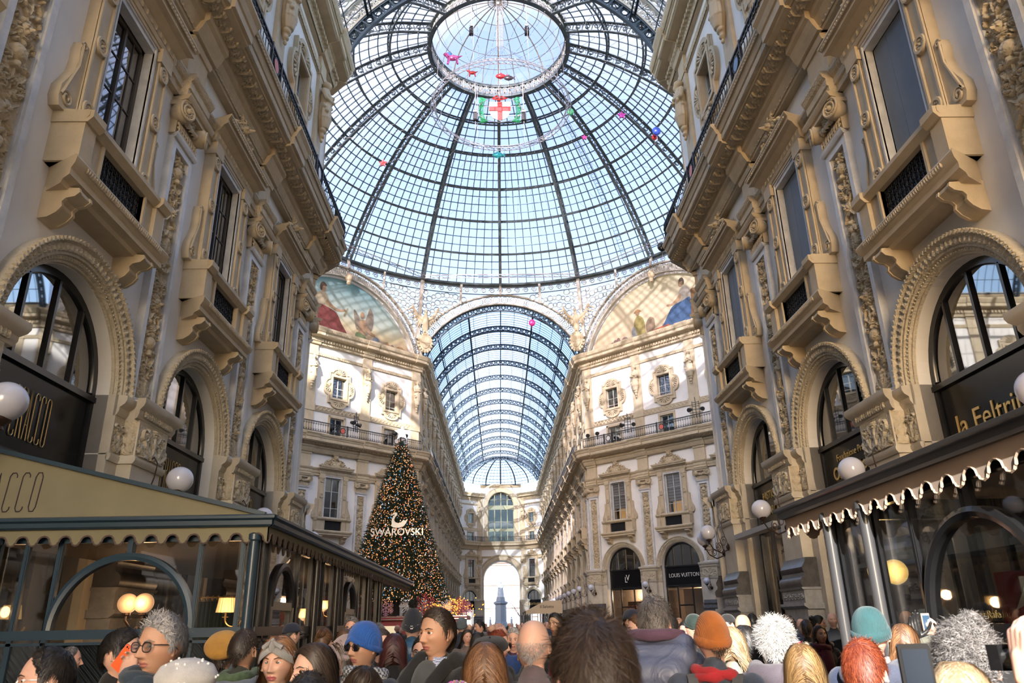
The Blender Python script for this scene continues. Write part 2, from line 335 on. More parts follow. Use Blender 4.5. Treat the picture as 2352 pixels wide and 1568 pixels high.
ARCHI = [(YW+.01, 12.48), (.02, 12.48), (.02, 12.64), (-.02, 12.66), (-.02, 12.84), (-.07, 12.88), (-.12, 12.98), (-.12, 13.04), (YW+.01, 13.06)]
BANDS = [([(YW+.01, 17.42), (.06, 17.42), (.06, 17.86), (YW+.01, 17.9)]), ([(YW+.01, 21.9), (.08, 21.92), (.02, 22.1), (.02, 22.16), (YW+.01, 22.2)])]
def out_by(P, d): return [(y-(d if y < YW else 0), z) for y, z in P]
def wall_run(name, M, length, centers, pils, m0=0., m1=0., bays=True, kind='structure', hw=BAY/2, ends=None):
    """A whole wall: field with openings, plus its running mouldings as children."""
    root = empty(name, M.translation, M.to_euler().z, kind='structure')
    b = MB()
    if centers:
        wb = wall_bay(hw)
        for c in centers: b.merge(wb, TR(c))
        lo, hi = centers[0]-hw, centers[-1]+hw
        if lo > .001: b.box(0, lo, YW, .62, 0, 24.1)
        if length-hi > .001: b.box(hi, length, YW, .62, 0, 24.1)
    else: b.box(0, length, YW, .62, 0, 24.1)
    b.build('plaster_field', PLAS, root)
    def run(nm, P, mt, d=.12, half=.6, pilz=True):
        c = MB(); c.prof(P, 0, length, m0, m1)
        if pilz:
            for p in pils: c.prof(out_by(P, d), max(p-half, -.3), min(p+half, length+.3))
        return c.build(nm, mt, root)
    run('balcony_cornice', CORN, TANP); run('top_cornice', TOPC, TANP, .1, .55); run('architrave', ARCHI, TAN, .17, .55)
    c = MB()
    for P in BANDS: c.prof(P, 0, length, m0, m1)
    c.build('band', TAN, root)
    # dentils and egg-and-dart under both cornices
    c = MB(); n = int(length/.26)
    for i in range(n):
        x = (i+.5)*length/n; c.box(x-.075, x+.075, -.24, -.10, 23.02, 23.2); 
    c.build('dentil_row', TANP, root)
    return root
def soffit_piece():                                # carved underside of the balcony slab, one bay long, seen from below
    b = MB(); L = BAY
    f = HF(L-.02, .42, .022)
    for k in range(11):
        u = -L/2+L*(k+.5)/11
        f.rosette(u, .22, .13, .085, 8)
        f.leaf(u+L/22, .01, .40, PI/2, .10, lobes=4)
    X, Y, Z = f.U, -.27-f.V, 14.77-(.06*f.V/.42)*0-f.H*1.0-.02
    b.grid(X, Y, Z)
    e = frieze(L, .17, .018, 26, .04, 'egg'); e.place(b, TR(0, -.22, 14.5))
    e = frieze(L, .13, .018, 30, .03, 'leaf'); e.place(b, TR(0, -.1, 14.2))
    e = frieze(L, .2, .02, 34, .02, 'leaf'); e.place(b, TR(0, -.81, 14.88))
    e = frieze(L, .10, .018, 40, .02, 'egg'); e.place(b, TR(0, -.94, 15.28))
    return b
def topcornice_piece():
    b = MB(); e = frieze(BAY, .2, .022, 34, .022, 'leaf'); e.place(b, TR(0, -.61, 23.41)); e = frieze(BAY, .22, .022, 36, .03, 'leaf'); e.place(b, TR(0, -.7, 23.7, 0, .35))
    e = frieze(BAY, .2, .022, 30, .03, 'egg'); e.place(b, TR(0, -.06, 22.8)); e = frieze(BAY, .40, .022, 14, .03, 'wave'); e.place(b, TR(0, .06, 17.44))
    e = frieze(BAY, .18, .022, 30, .03, 'leaf'); e.place(b, TR(0, .05, 21.93)); return b
# --- arch surround (archivolt, reveal)
def archivolt_mb():
    b = MB()
    P = [(AR, .5), (AR, .16), (AR+.02, .10), (AR+.05, .10), (AR+.07, .05), (AR+.13, .05), (AR+.14, .0), (AR+.19, .0), (AR+.2, -.03), (AR+.32, -.03), (AR+.36, -.09), (AR+.40, -.06), (AR+.40, YW+.01)]
    b.rev(P, 0, PI, 48, (0, SPR))
    f = HF(PI*(AR+.26), .13, .018)                  # carved band bent round the arch
    n = 46
    for k in range(n): u = -f.w/2+f.w*(k+.5)/n; f.leaf(u, .01, .12, PI/2, .035)
    a = PI*(f.U/f.w+.5); r = AR+.19+f.V; b.grid(-r*np.cos(a), -.03-f.H, SPR+r*np.sin(a))
    for k in range(60):
        a = PI*(k+.5)/60; b.box(-.018, .018, -.10, -.04, -.035, .035, TR((AR+.385)*math.cos(a), 0, SPR+(AR+.385)*math.sin(a)) @ Matrix.Rotation(PI/2-a+.5, 4, 'Y'))
    for k in range(70):
        a = PI*(k+.5)/70; r = AR+.10; b.ball((r*math.cos(a), .045, SPR+r*math.sin(a)), .02, 6, 4)
    return b
# --- pier under the impost with its carved capital, and the marble pilaster above
def pier_parts(lod=0):
    res = .014 if lod == 0 else .05
    hp = BAY/2-AR
    sh = MB()
    sh.box(-hp, hp, .0, YW+.5, 0, 4.6); sh.box(-.58, .58, -.26, .0, 2.4, 4.6); sh.prof([(.02, 4.5), (-.03, 4.5), (-.06, 4.56), (-.06, 4.62), (.02, 4.64)], -hp, hp); sh.prof([(.0, 4.5), (-.29, 4.5), (-.33, 4.56), (-.33, 4.62), (.0, 4.64)], -.63, .63)
    ped = MB()
    ped.box(-.7, .7, -.38, .05, 0, 1.95); ped.prof([(.05, 1.95), (-.38, 1.95), (-.47, 2.02), (-.47, 2.08), (.05, 2.08)], -.78, .78); ped.box(-.72, .72, -.41, .05, 2.08, 2.38); ped.prof([(.05, 2.38), (-.44, 2.38), (-.47, 2.43), (.05, 2.43)], -.75, .75)
    frieze(1.36, .24, .02 if lod == 0 else .06, 7, .035, 'scroll').place(ped, TR(0, -.412, 2.11))
    tor = MB(); tor.prof([(.05, 2.43), (-.42, 2.43), (-.45, 2.5), (-.45, 2.6), (-.40, 2.66), (-.36, 2.68), (-.34, 2.76), (-.37, 2.8), (-.38, 2.88), (-.34, 2.94), (-.30, 3.0), (-.27, 3.1), (.05, 3.1)], -.72, .72)
    imp = MB(); PR = [(.02, 5.28), (-.04, 5.3), (-.08, 5.38), (-.08, 5.44), (-.16, 5.5), (-.19, 5.56), (-.19, 5.64), (.02, 5.67)]
    imp.box(-hp, hp, -.03, YW+.5, 4.62, 5.67); imp.prof(PR, -hp-.0, hp+.0, 0, 0); imp.box(-.6, .6, -.30, 0, 4.62, 5.67); imp.prof([(y-.27, z) for y, z in PR], -.6, .6, .5, .5)
    imp.prof([(0, 5.28), (0, 5.67)], -.6, .6)
    car = MB(); f = HF(1.16, .62, res)
    for sd in (1,):
        f.leaf(0, 0, .55, PI/2, .07); f.leaf(.16, 0, .5, 1.0, .06, True); f.leaf(.3, 0, .42, .6, .05, True); f.spiral(.36, .42, .13, PI, 1.5, .025, .06, True); f.leaf(.1, .3, .3, .9, .06, True); f.rosette(0, .5, .08, .08)
    f.place(car, TR(0, -.302, 4.66))
    for s in (-1, 1):
        g = HF(.34, .62, res); g.leaf(0, 0, .4, PI/2, .05); g.spiral(.08, .42, .08, 0, 1.3, .02, .05, True); g.leaf(.05, .1, .3, 1., .04, True); g.place(car, TR(s*(hp-.19), -.032, 4.66))
        q = HF(.24, .62, res*1.5); q.leaf(0, 0, .5, PI/2, .05); q.place(car, TR(s*.602, -.15, 4.66, s*PI/2))
    # fluted band at the top of the capital
    frieze(1.2, .12, .02 if lod == 0 else .05, 14, .025, 'leaf').place(car, TR(0, -.36, 5.34))
    return dict(shaft=sh, pedestal=ped, torus_base=tor, impost=imp, carved_capital=car)
def pilaster_parts(lod=0, seed=1):
    fr = MB(); h0, h1 = 5.75, 11.45; w = .48
    fr.box(-w-.1, w+.1, -.05, YW+.02, 5.62, 5.78)
    for s in (-1, 1):
        a, c = sorted((s*w, s*.34)); fr.box(a, c, 0, YW+.05, 5.75, h1+.05)
        a, c = sorted((s*.34, s*.31)); fr.box(a, c, .04, YW+.05, 5.75, h1)
    fr.box(-.34, .34, .003, YW+.05, h1-.16, h1+.05); fr.prof([(YW, h1), (-.035, h1), (-.08, h1+.07), (-.08, h1+.11), (YW, h1+.12)], -w-.02, w+.02, .6, .6)
    pan = MB()
    if lod == 0: grotesque(.62, 5.5, .011, seed, .085).place(pan, TR(0, .085, 5.78))
    else: grotesque(.62, 5.5, .05, seed, .085).place(pan, TR(0, .085, 5.78))
    cap = MB(); z = h1+.12
    cap.box(-.5, .5, .0, YW+.05, z, z+.62); frieze(.98, .3, .016 if lod == 0 else .05, 9, .05, 'leaf').place(cap, TR(0, -.01, z))
    for s in (-1, 1):                               # ionic volutes, hung on the diagonal
        M = TR(s*.46, -.10, z+.5, s*.35)
        t = np.linspace(0, 2*PI*2.1, 40 if lod == 0 else 20); r = .235*(1-.78*t/t[-1])
        P = np.stack([s*r*np.cos(t+PI/2)*-1, 0*t-.12, r*np.sin(t+PI/2)], 1); cap.tube(P, .035*(1-.5*t/t[-1]), 6, M)
        cap.rev([(.0, -.10), (.19, -.10), (.22, -.06), (.22, .12), (.18, .2)], 0, 2*PI, 20, M=M); cap.ball((0, -.12, 0), .06, 8, 5, M=M)
        if lod == 0:
            for k in range(12): a = 2*PI*k/12; cap.ball((.13*math.cos(a), -.105, .13*math.sin(a)), .028, 6, 4, M=M)
    cap.box(-.62, .62, -.2, YW+.05, z+.62, z+.72); cap.prof([(YW, z+.72), (-.24, z+.72), (-.3, z+.8), (-.3, z+.84), (YW, z+.86)], -.6, .6, .3, .3)
    g = HF(.9, .28, .016 if lod == 0 else .05)
    for k in range(7): g.ell(-.36+.12*k, .11-.05*math.cos((k-3)*.5), .062, .08, 0, .09)
    g.rosette(0, .2, .09, .10); g.place(cap, TR(0, -.06, z+.32))
    blk = MB(); blk.box(-.48, .48, -.02, YW+.05, 12.44, 14.2); blk.prof([(YW, 13.98), (-.06, 13.98), (-.1, 14.06), (-.1, 14.14), (YW, 14.16)], -.52, .52)
    blk.box(-.43, .43, .02, YW+.05, 15.5, 22.8); blk.box(-.48, .48, -.03, YW+.05, 15.5, 15.75); blk.box(-.5, .5, -.03, YW+.05, 17.38, 17.95); blk.box(-.47, .47, -.02, YW+.05, 21.88, 22.24)
    return dict(marble_frame=fr, relief_panel=pan, ionic_capital=cap, plain_block=blk)
# ---------------------------------------------------------------- window kinds (each a thing with parts), local axes as the facade's
def balcony_window_parts(lod=0, style='reflect'):
    hi = lod == 0; res = .015 if hi else .05
    fr = MB()
    for s in (-1, 1): a, c = sorted((s*WH, s*(WH+.13))); fr.box(a, c, -.03, .5, ZWIN0, ZWIN1+.14); a, c = sorted((s*WH, s*(WH+.04))); fr.box(a, c, -.06, 0, ZWIN0, ZWIN1+.14)
    fr.box(-WH, WH, -.03, .5, ZWIN1, ZWIN1+.14); fr.box(-WH, WH, -.06, 0, ZWIN1+.1, ZWIN1+.14)
    cs = MB()
    for s in (-1, 1):
        a, c = sorted((s*.84, s*1.22)); cs.box(a, c, -.06, YW+.02, ZWIN0, 12.62)
        for q in (.84, 1.17): a, c = sorted((s*q, s*(q+.05))); cs.box(a, c, -.10, -.05, ZWIN0, 12.3)
        a, c = sorted((s*.80, s*1.26)); cs.box(a, c, -.14, YW, 12.3, 12.62)
        for z in (9.68, 11.0, 12.14):               # raised discs with a flower
            M = TR(s*1.03, -.06, z); cs.rev([(0, -.03), (.10, -.03), (.12, -.07), (.165, -.07), (.18, .0)], 0, 2*PI, 18 if hi else 8, M=M)
            if hi:
                for k in range(8): a = 2*PI*k/8; cs.ball((.075*math.cos(a), -.035, .075*math.sin(a)), .03, 6, 4, M=M)
                cs.ball((0, -.04, 0), .035, 6, 4, M=M)
        # long scroll bracket on the outer side
        O = [(1.22, 9.35), (1.62, 9.35), (1.68, 9.5), (1.66, 9.72), (1.55, 9.92), (1.44, 10.15), (1.40, 10.4), (1.42, 10.62), (1.38, 10.78), (1.30, 10.82), (1.22, 10.78)]
        cs.poly([(s*x, z) for x, z in O][::s], -.02, YW+.02)
        t = np.linspace(0, 2*PI*1.6, 26 if hi else 12); r = .14*(1-.75*t/t[-1]); cs.tube(np.stack([s*(1.5+r*np.cos(t)), 0*t-.03, 9.56+r*np.sin(t)], 1), .025, 5)
        t = np.linspace(0, 2*PI*1.3, 18 if hi else 8); r = .07*(1-.7*t/t[-1]); cs.tube(np.stack([s*(1.35+r*np.cos(t)), 0*t-.03, 10.72+r*np.sin(t)], 1), .02, 5)
        cs.tube([(s*1.62, -.03, 9.6), (s*1.5, -.03, 9.95), (s*1.38, -.03, 10.3), (s*1.38, -.03, 10.7)], .025, 5)
    hd = MB()
    hd.box(-1.25, 1.25, -.08, YW+.02, 12.54, 12.62)
    hd.prof([(YW, 12.6), (-.10, 12.62), (-.14, 12.7), (-.14, 12.84), (-.22, 12.88), (-.3, 12.96), (-.42, 12.98), (-.42, 13.08), (-.5, 13.16), (-.5, 13.2), (YW, 13.26)], -1.3, 1.3, .5, .5)
    frieze(2.6, .14, .016 if hi else .06, 13, .02, 'leaf').place(hd, TR(0, -.145, 12.7)); 
    if hi: frieze(2.9, .08, .016, 30, .02, 'egg').place(hd, TR(0, -.47, 13.07))
    cr = MB(); f = HF(2.7, 1.02, res)               # crest: two big scrolls sweeping up to a head
    f.stroke([(1.28, .06), (1.12, .08), (.95, .14), (.82, .26), (.72, .40), (.6, .5), (.42, .56), (.25, .55)], .055, .10, True, .08)
    f.spiral(.5, .3, .2, PI/2, 1.7, .045, .10, True, -1); f.spiral(1.2, .1, .10, PI, 1.2, .03, .08, True); f.leaf(.2, .05, .5, 1.2, .09, True); f.leaf(.75, .08, .3, .3, .07, True); f.leaf(0, .1, .5, PI/2, .08)
    f.mask_face(0, .66, .2, .14); f.leaf(.1, .78, .3, 1.0, .09, True); f.leaf(0, .82, .2, PI/2, .10); f.ell(.5, .25, .34, .24, 0, .045, True); f.ell(0, .3, .4, .4, 0, .05)
    X, Y, Z = f.U, -f.H*1.5-.02, f.V; mk = f.H > .012
    cr.grid(X, Y, Z, TR(0, -.10, 13.2), mask=mk); cr.grid(X, 0*Y+.18, Z, TR(0, -.05, 13.2), mask=mk)
    bal = MB()                                       # sill slab, piers, rail
    SP = [(YW, ZSILL-.08), (-.22, ZSILL-.06), (-.26, ZSILL), (-.40, ZSILL+.03), (-.40, ZSILL+.13), (-.47, ZSILL+.2), (-.5, ZSILL+.3), (-.46, ZSILL+.36), (YW, ZSILL+.37)]
    bal.prof(SP, -1.35, 1.35, .6, .6)
    for s in (-1, 1):
        a, c = sorted((s*.74, s*1.4)); bal.box(a, c, -.30, YW, ZSILL+.36, ZSILL+1.08)
        a, c = sorted((s*1.12, s*1.45)); bal.box(a, c, -.38, YW, ZSILL+.36, ZSILL+1.08)
        a, c = sorted((s*.74, s*.80)); bal.box(a, c, -.34, -.2, ZSILL+.36, ZSILL+1.08)
        # console under the slab
        prof = [(YW, 7.56), (.02, 7.58), (-.10, 7.66), (-.17, 7.76), (-.15, 7.84), (-.20, 7.90), (-.33, 7.93), (-.40, 8.0), (-.38, 8.07), (YW, 8.1)]
        a, c = sorted((s*.92, s*1.28)); bal.prof(prof, a, c)
        for q in (.915, 1.225): a, c = sorted((s*q, s*(q+.06))); bal.prof([(y-.02, z) for y, z in prof], a, c)
        t = np.linspace(0, 2*PI, 12)
    bal.prof([(YW, ZSILL+1.06), (-.34, ZSILL+1.06), (-.40, ZSILL+1.12), (-.44, ZSILL+1.16), (-.44, ZSILL+1.24), (-.40, ZSILL+1.28), (YW, ZSILL+1.29)], -1.38, 1.38, .25, .25)
    for s in (-1, 1): a, c = sorted((s*1.1, s*1.475)); bal.prof([(YW, ZSILL+1.05), (-.42, ZSILL+1.05), (-.5, ZSILL+1.14), (-.5, ZSILL+1.26), (YW, ZSILL+1.3)], a, c)
    if hi: frieze(2.7, .12, .016, 40, .02, 'egg').place(bal, TR(0, -.48, ZSILL+.2, 0, 0))
    gr = MB(); z0, z1 = ZSILL+.4, ZSILL+1.06
    for z in (z0, z1): gr.box(-.74, .74, -.235, -.2, z-.015, z+.015)
    n = 12 if hi else 6
    for i in range(n+1): x = -.72+1.44*i/n; gr.box(x-.01, x+.01, -.23, -.21, z0, z1)
    if hi:
        rg = random.Random(4)
        for i in range(12):
            x = -.66+1.32*i/11
            for j in range(5):
                z = z0+.07+.13*j; d = (-1)**(i+j); t = np.linspace(0, 2*PI*1.2, 11); r = .058*(1-.6*t/t[-1])
                gr.tube(np.stack([x+d*r*np.cos(t+j), 0*t-.235, z+r*np.sin(t+j)], 1), .0105, 4, caps=False)
    else:
        for i in range(6):
            for j in range(3): gr.rev([(.07, -.23), (.10, -.23)], 0, 2*PI, 6, (-.6+.24*i, z0+.12+.2*j))
    # the dark board behind the ironwork
    gr.box(-.74, .74, -.16, -.15, z0, z1)
    sa = MB(); pn = MB(); y = .20
    for s in (-1, 1): a, c = sorted((s*WH, s*(WH-.09))); sa.box(a, c, y-.03, y+.05, ZWIN0, ZWIN1)
    sa.box(-WH, WH, y-.03, y+.05, ZWIN0, ZWIN0+.10); sa.box(-WH, WH, y-.03, y+.05, ZWIN1-.09, ZWIN1)
    if style == 'reflect':
        sa.box(-.03, .03, y-.04, y+.03, ZWIN0, ZWIN1)
        for z in (10.1, 10.85, 11.6): sa.box(-WH, WH, y-.012, y+.02, z-.012, z+.012)
        for x in (-.36, .36): sa.box(x-.01, x+.01, y-.012, y+.02, ZWIN0, ZWIN1)
    elif style == 'screen': sa.box(-.2, -.17, y+.01, y+.03, ZWIN0, ZWIN1)
    else:
        sa.box(-.03, .03, y-.04, y+.03, ZWIN0, ZWIN1)
        for z in (10.15, 11.4): sa.box(-WH, WH, y-.015, y+.02, z-.02, z+.02)
    pn.box(-WH+.08, WH-.08, y+.005, y+.015, ZWIN0+.08, ZWIN1-.08)
    return dict(marble_frame=fr, casing=cs, head_moulding=hd, carved_crest=cr, balcony=bal, iron_grille=gr, sash_frame=sa, pane=pn)
def cartouche_outline(k=1.):
    P = [(.98, 1.3), (.72, 1.3)]+[(.72*math.cos(a), 1.28+.42*math.sin(a)) for a in np.linspace(.1, PI-.1, 11)]+[(-.72, 1.3), (-.98, 1.3), (-.98, .72)]
    P += [(-1.0-.42*math.sin(a), .68*math.cos(a)) for a in np.linspace(.1, PI-.1, 11)]+[(-.98, -.72), (-.98, -1.3), (-.72, -1.3)]
    P += [(-.72*math.cos(a), -1.28-.42*math.sin(a)) for a in np.linspace(.1, PI-.1, 11)]+[(.72, -1.3), (.98, -1.3), (.98, -.72)]
    P += [(1.0+.42*math.sin(a), -.68*math.cos(a)) for a in np.linspace(.1, PI-.1, 11)]+[(.98, .72)]
    return [(x*k, z*k) for x, z in P]
def cartouche_window_parts(lod=0, curtain=True):
    z0 = 19.58; su = MB(); hole = R_(-.64, .64, -.88, .87)
    O = cartouche_outline()
    sh = lambda L, k=1.: [(x*k, z*k+z0) for x, z in L]
    su.poly(sh(O), .04, YW+.01, [sh(hole)]); su.poly(sh(O), -.02, .05, [sh(O, .90)])
    su.poly(sh(R_(-.78, .78, -1.02, 1.01)), -.03, .05, [sh(hole)]); su.poly(sh(hole), .0, .3, [sh(R_(-.60, .60, -.85, .84))])
    n = 7 if lod == 0 else 5
    for (x, z, a0, R) in ((0, 1.08, 0, .46), (0, -1.08, PI, .46), (.86, 0, -PI/2, .42), (-.86, 0, PI/2, .42)):     # shells
        for k in range(n):
            a = a0+PI*(k+.5)/n; su.tube([(x+.08*math.cos(a), .02, z0+z+.08*math.sin(a)), (x+R*.7*math.cos(a), -.04, z0+z+R*.7*math.sin(a)), (x+R*math.cos(a), .0, z0+z+R*math.sin(a))], [.02, .05, .06], 5)
    sa = MB(); y = .3
    for s in (-1, 1): a, c = sorted((s*.62, s*.55)); sa.box(a, c, y-.03, y+.04, z0-.87, z0+.86)
    sa.box(-.62, .62, y-.03, y+.04, z0-.87, z0-.8); sa.box(-.62, .62, y-.03, y+.04, z0+.8, z0+.87); sa.box(-.03, .03, y-.03, y+.03, z0-.87, z0+.86); sa.box(-.6, .6, y-.02, y+.02, z0-.02, z0+.02)
    sa.box(-.62, .62, .1, .13, z0-.62, z0-.59)
    pn = MB(); pn.box(-.6, .6, y, y+.008, z0-.85, z0+.85)
    d = dict(shell_surround=su, sash_frame=sa, pane=pn)
    if curtain:
        c = MB(); t = np.linspace(0, 1, 13)[:, None]; q = np.linspace(0, 1, 12)[None]
        for s in (-1, 1): c.grid(s*(.58-(.54-.42*t)*q+0*t), .42+.03*np.sin(q*30)+0*t, z0+.85-1.7*t+0*q)
        d['curtain'] = c
    return d
def mezzanine_parts():
    sa = MB(); y = .3
    fr = MB()
    for s in (-1, 1): a, c = sorted((s*.62, s*.78)); fr.box(a, c, .04, YW+.05, 15.6, 17.25)
    fr.box(-.78, .78, .04, YW+.05, 17.1, 17.3)
    for s in (-1, 1): a, c = sorted((s*.6, s*.54)); sa.box(a, c, y-.03, y+.04, 15.7, 17.1)
    sa.box(-.6, .6, y-.03, y+.04, 17.03, 17.1); sa.box(-.6, .6, y-.03, y+.04, 15.7, 15.78); sa.box(-.03, .03, y-.03, y+.03, 15.7, 17.1)
    pn = MB(); pn.box(-.6, .6, y, y+.008, 15.72, 17.08)
    return dict(stone_frame=fr, sash_frame=sa, pane=pn)
def arch_window_parts(nm=3, panelz=(4.25, 5.5), shop=True):
    fr = MB(); y = .42
    fr.rev([(AR+.01, y-.04), (AR-.13, y-.04), (AR-.15, y), (AR-.15, y+.06)], 0, PI, 32, (0, SPR))
    for s in (-1, 1): a, c = sorted((s*AR, s*(AR-.1))); fr.box(a, c, y-.04, y+.06, 0, SPR)
    xs = [-.78, 0, .78] if nm == 3 else [-.55, .55]
    for x in xs: fr.box(x-.03, x+.03, y-.04, y+.05, 5.5, SPR+math.sqrt((AR-.12)**2-x*x))
    fr.box(-AR, AR, y-.07, y+.06, panelz[1], panelz[1]+.10); fr.box(-AR, AR, y-.07, y+.06, panelz[0]-.12, panelz[0])
    g = MB(); O = [(-AR+.1, panelz[1]+.08), (AR-.1, panelz[1]+.08)]+arc(0, SPR, AR-.12, 0, PI, 24); g.poly(O, y+.01, y+.02)
    p = MB(); p.box(-AR+.05, AR-.05, y, y+.04, panelz[0], panelz[1])
    sp = MB(); sp.box(-AR+.1, AR-.1, y+.01, y+.02, .5, panelz[0]-.1)
    df = MB(); df.box(-AR, AR, y-.05, y+.06, 0, .5)
    for x in (-.62, .62): df.box(x-.04, x+.04, y-.04, y+.05, .4, panelz[0]-.1)
    df.box(-.62, .62, y-.03, y+.05, 2.75, 2.85)
    return dict(window_frame=fr, arched_pane=g, sign_board=p, shop_pane=sp, shop_frame=df)
def railing_mb(L, lod=0):
    b = MB(); y = -.84; n = int(L/.2)
    b.box(0, L, y-.03, y+.03, 16.28, 16.34); b.box(0, L, y-.02, y+.02, 15.56, 15.6); b.box(0, L, y-.015, y+.015, 16.12, 16.14)
    for i in range(n+1):
        x = L*i/n
        if abs(x-L/2) < .42: continue
        if lod == 0:
            b.tube([(x, y, 15.56), (x, y-.03, 15.66), (x, y, 15.8), (x, y, 16.02), (x, y-.02, 16.1), (x, y, 16.3)], [.014, .03, .012, .012, .026, .012], 5)
            t = np.linspace(0, 2*PI, 9); b.tube(np.stack([x+.1+.05*np.cos(t), 0*t+y, 16.2+.05*np.sin(t)], 1), .009, 4, caps=False)
            b.tube(np.stack([x+.1+.045*np.cos(t), 0*t+y, 15.68+.06*np.sin(t)], 1), .009, 4, caps=False)
        else: b.box(x-.016, x+.016, y-.016, y+.016, 15.56, 16.3)
    for s in (-1, 1): b.box(L/2+s*.42-.03, L/2+s*.42+.03, y-.04, y+.03, 15.5, 16.38)
    for k in range(6):                              # ornamental panel round a medallion
        for j in range(4):
            t = np.linspace(0, 2*PI, 9); b.tube(np.stack([L/2-.32+.13*k+.05*np.cos(t), 0*t+y, 15.68+.17*j+.06*np.sin(t)], 1), .013, 4, caps=False)
    b.rev([(.19, y-.02), (.23, y-.04), (.23, y+.02), (.19, y+.02)], 0, 2*PI, 16, (L/2, 15.94))
    return b
def medallion_mb(): 
    b = MB(); b.rev([(0, -.875), (.19, -.865), (.19, -.83)], 0, 2*PI, 16, (0, 15.94)); return b
# ---------------------------------------------------------------- sculpture: capsules fused to one skin
def fuse(parts, voxel, name, mats, smooth=True, iters=3):
    """parts: list of (p0, r0, p1, r1) capsules or ('b', c, r, (sx,sy,sz)); returns one closed mesh."""
    b = MB()
    for p in parts:
        if isinstance(p[0], str): b.ball(p[1], p[2], 14, 10, p[3])
        else:
            p0, r0, p1, r1 = p; n = 7
            P = [np.array(p0)+(np.array(p1)-np.array(p0))*i/n for i in range(n+1)]; R = [r0+(r1-r0)*i/n for i in range(n+1)]
            b.tube(P, R, 12); b.ball(p0, r0*1.0, 12, 8); b.ball(p1, r1*1.0, 12, 8)
    me = b.mesh('tmp', [])
    o = bpy.data.objects.new('tmp', me); COL.objects.link(o)
    m = o.modifiers.new('r', 'REMESH'); m.mode = 'VOXEL'; m.voxel_size = voxel; m.use_smooth_shade = True
    s = o.modifiers.new('s', 'SMOOTH'); s.iterations = iters; s.factor = .5
    me2 = bpy.data.meshes.new_from_object(o.evaluated_get(bpy.context.evaluated_depsgraph_get())); me2.name = name
    COL.objects.unlink(o); bpy.data.objects.remove(o); bpy.data.meshes.remove(me)
    me2.materials.clear()
    for q in (mats if isinstance(mats, (list, tuple)) else [mats]): me2.materials.append(q)
    me2.polygons.foreach_set('use_smooth', [True]*len(me2.polygons))
    return me2
def caryatid_mesh(seed=0, folds=True):
    """Draped figure, 2.85 m tall with its tapering foot; origin at its base, facing -y."""
    rn = random.Random(seed); P = []; B = ('b',)
    P += [((0, 0, .95), .24, (0, 0, 1.55), .27), ((0, -.02, 1.5), .22, (0, -.04, 1.98), .27), ((0, -.03, 2.1), .22, (0, -.03, 2.28), .17)]
    P += [((-.24, -.02, 2.22), .115, (.24, -.02, 2.22), .115), ((0, -.04, 2.3), .085, (0, -.07, 2.5), .08), ('b', (0, -.09, 2.6), .155, (.85, .95, 1.12)), ('b', (0, -.02, 2.64), .17, (1., .95, .95))]
    if seed % 2:                                    # bearded elder
        P += [('b', (0, -.2, 2.42), .10, (.8, .8, 1.5)), ((.3, -.02, 2.15), .10, (.36, -.12, 1.8), .085), ((.36, -.12, 1.8), .08, (.02, -.32, 1.86), .065), ((-.3, -.02, 2.15), .10, (-.35, -.15, 1.8), .085), ((-.35, -.15, 1.8), .08, (-.02, -.34, 1.72), .065)]
    else: P += [((.3, -.02, 2.15), .095, (.35, -.12, 1.82), .08), ((.35, -.12, 1.82), .075, (.05, -.32, 2.06), .06), ((-.3, -.02, 2.15), .095, (-.33, -.15, 1.8), .08), ((-.33, -.15, 1.8), .075, (.1, -.34, 1.84), .06), ('b', (-.14, -.16, 2.02), .1, (1, 1, 1)), ('b', (.14, -.16, 2.02), .1, (1, 1, 1))]
    P += [((-.30, -.1, 1.45), .08, (.25, -.22, 1.7), .07), ((.3, -.05, 1.5), .07, (-.28, -.2, 1.25), .08)]
    for k in range(9):                               # hanging folds
        a = PI*(.05+.9*k/8); x = .27*math.cos(a); y = -.24*math.sin(a)
        P += [((x*.95, y*.95, 1.6), .045, (x*(1.05+.1*rn.random()), y*1.08, 1.0), .06), ((x*1.05, y*1.05, 1.0), .055, (x*.6, y*.75, .62), .05)]
    P += [((0, 0, .95), .23, (0, 0, .55), .14), ((0, .02, .55), .13, (0, .02, .2), .07), ('b', (0, -.02, .5), .17, (1.1, .8, .7)), ('b', (0, -.02, .25), .11, (1.1, .8, .8)), ('b', (0, 0, .06), .08, (1, .8, 1))]
    return fuse(P, .024, 'figure', TANP, iters=2)
def eagle_mesh():
    P = [((0, -.1, .2), .30, (0, -.2, .9), .26), ((0, -.2, .9), .2, (0, -.38, 1.25), .13), ('b', (0, -.45, 1.36), .15, (.85, 1.15, .9)), ((0, -.58, 1.36), .05, (0, -.66, 1.26), .03), ((0, 0, .2), .2, (0, .1, -.35), .12)]
    for s in (-1, 1):
        P += [((s*.2, -.1, .85), .13, (s*.75, -.02, 1.1), .12), ((s*.75, -.02, 1.1), .12, (s*1.2, 0, 1.75), .09)]
        for k in range(8): t = k/7; P.append(((s*(.3+.85*t), 0, .85+.75*t*t), .075, (s*(.45+1.3*t**1.1), .06, .15+1.15*t**1.5+.1), .04))
        P += [((s*.12, -.18, .15), .09, (s*.16, -.25, -.2), .06)]
    return fuse(P, .035, 'eagle', TANP, iters=1)
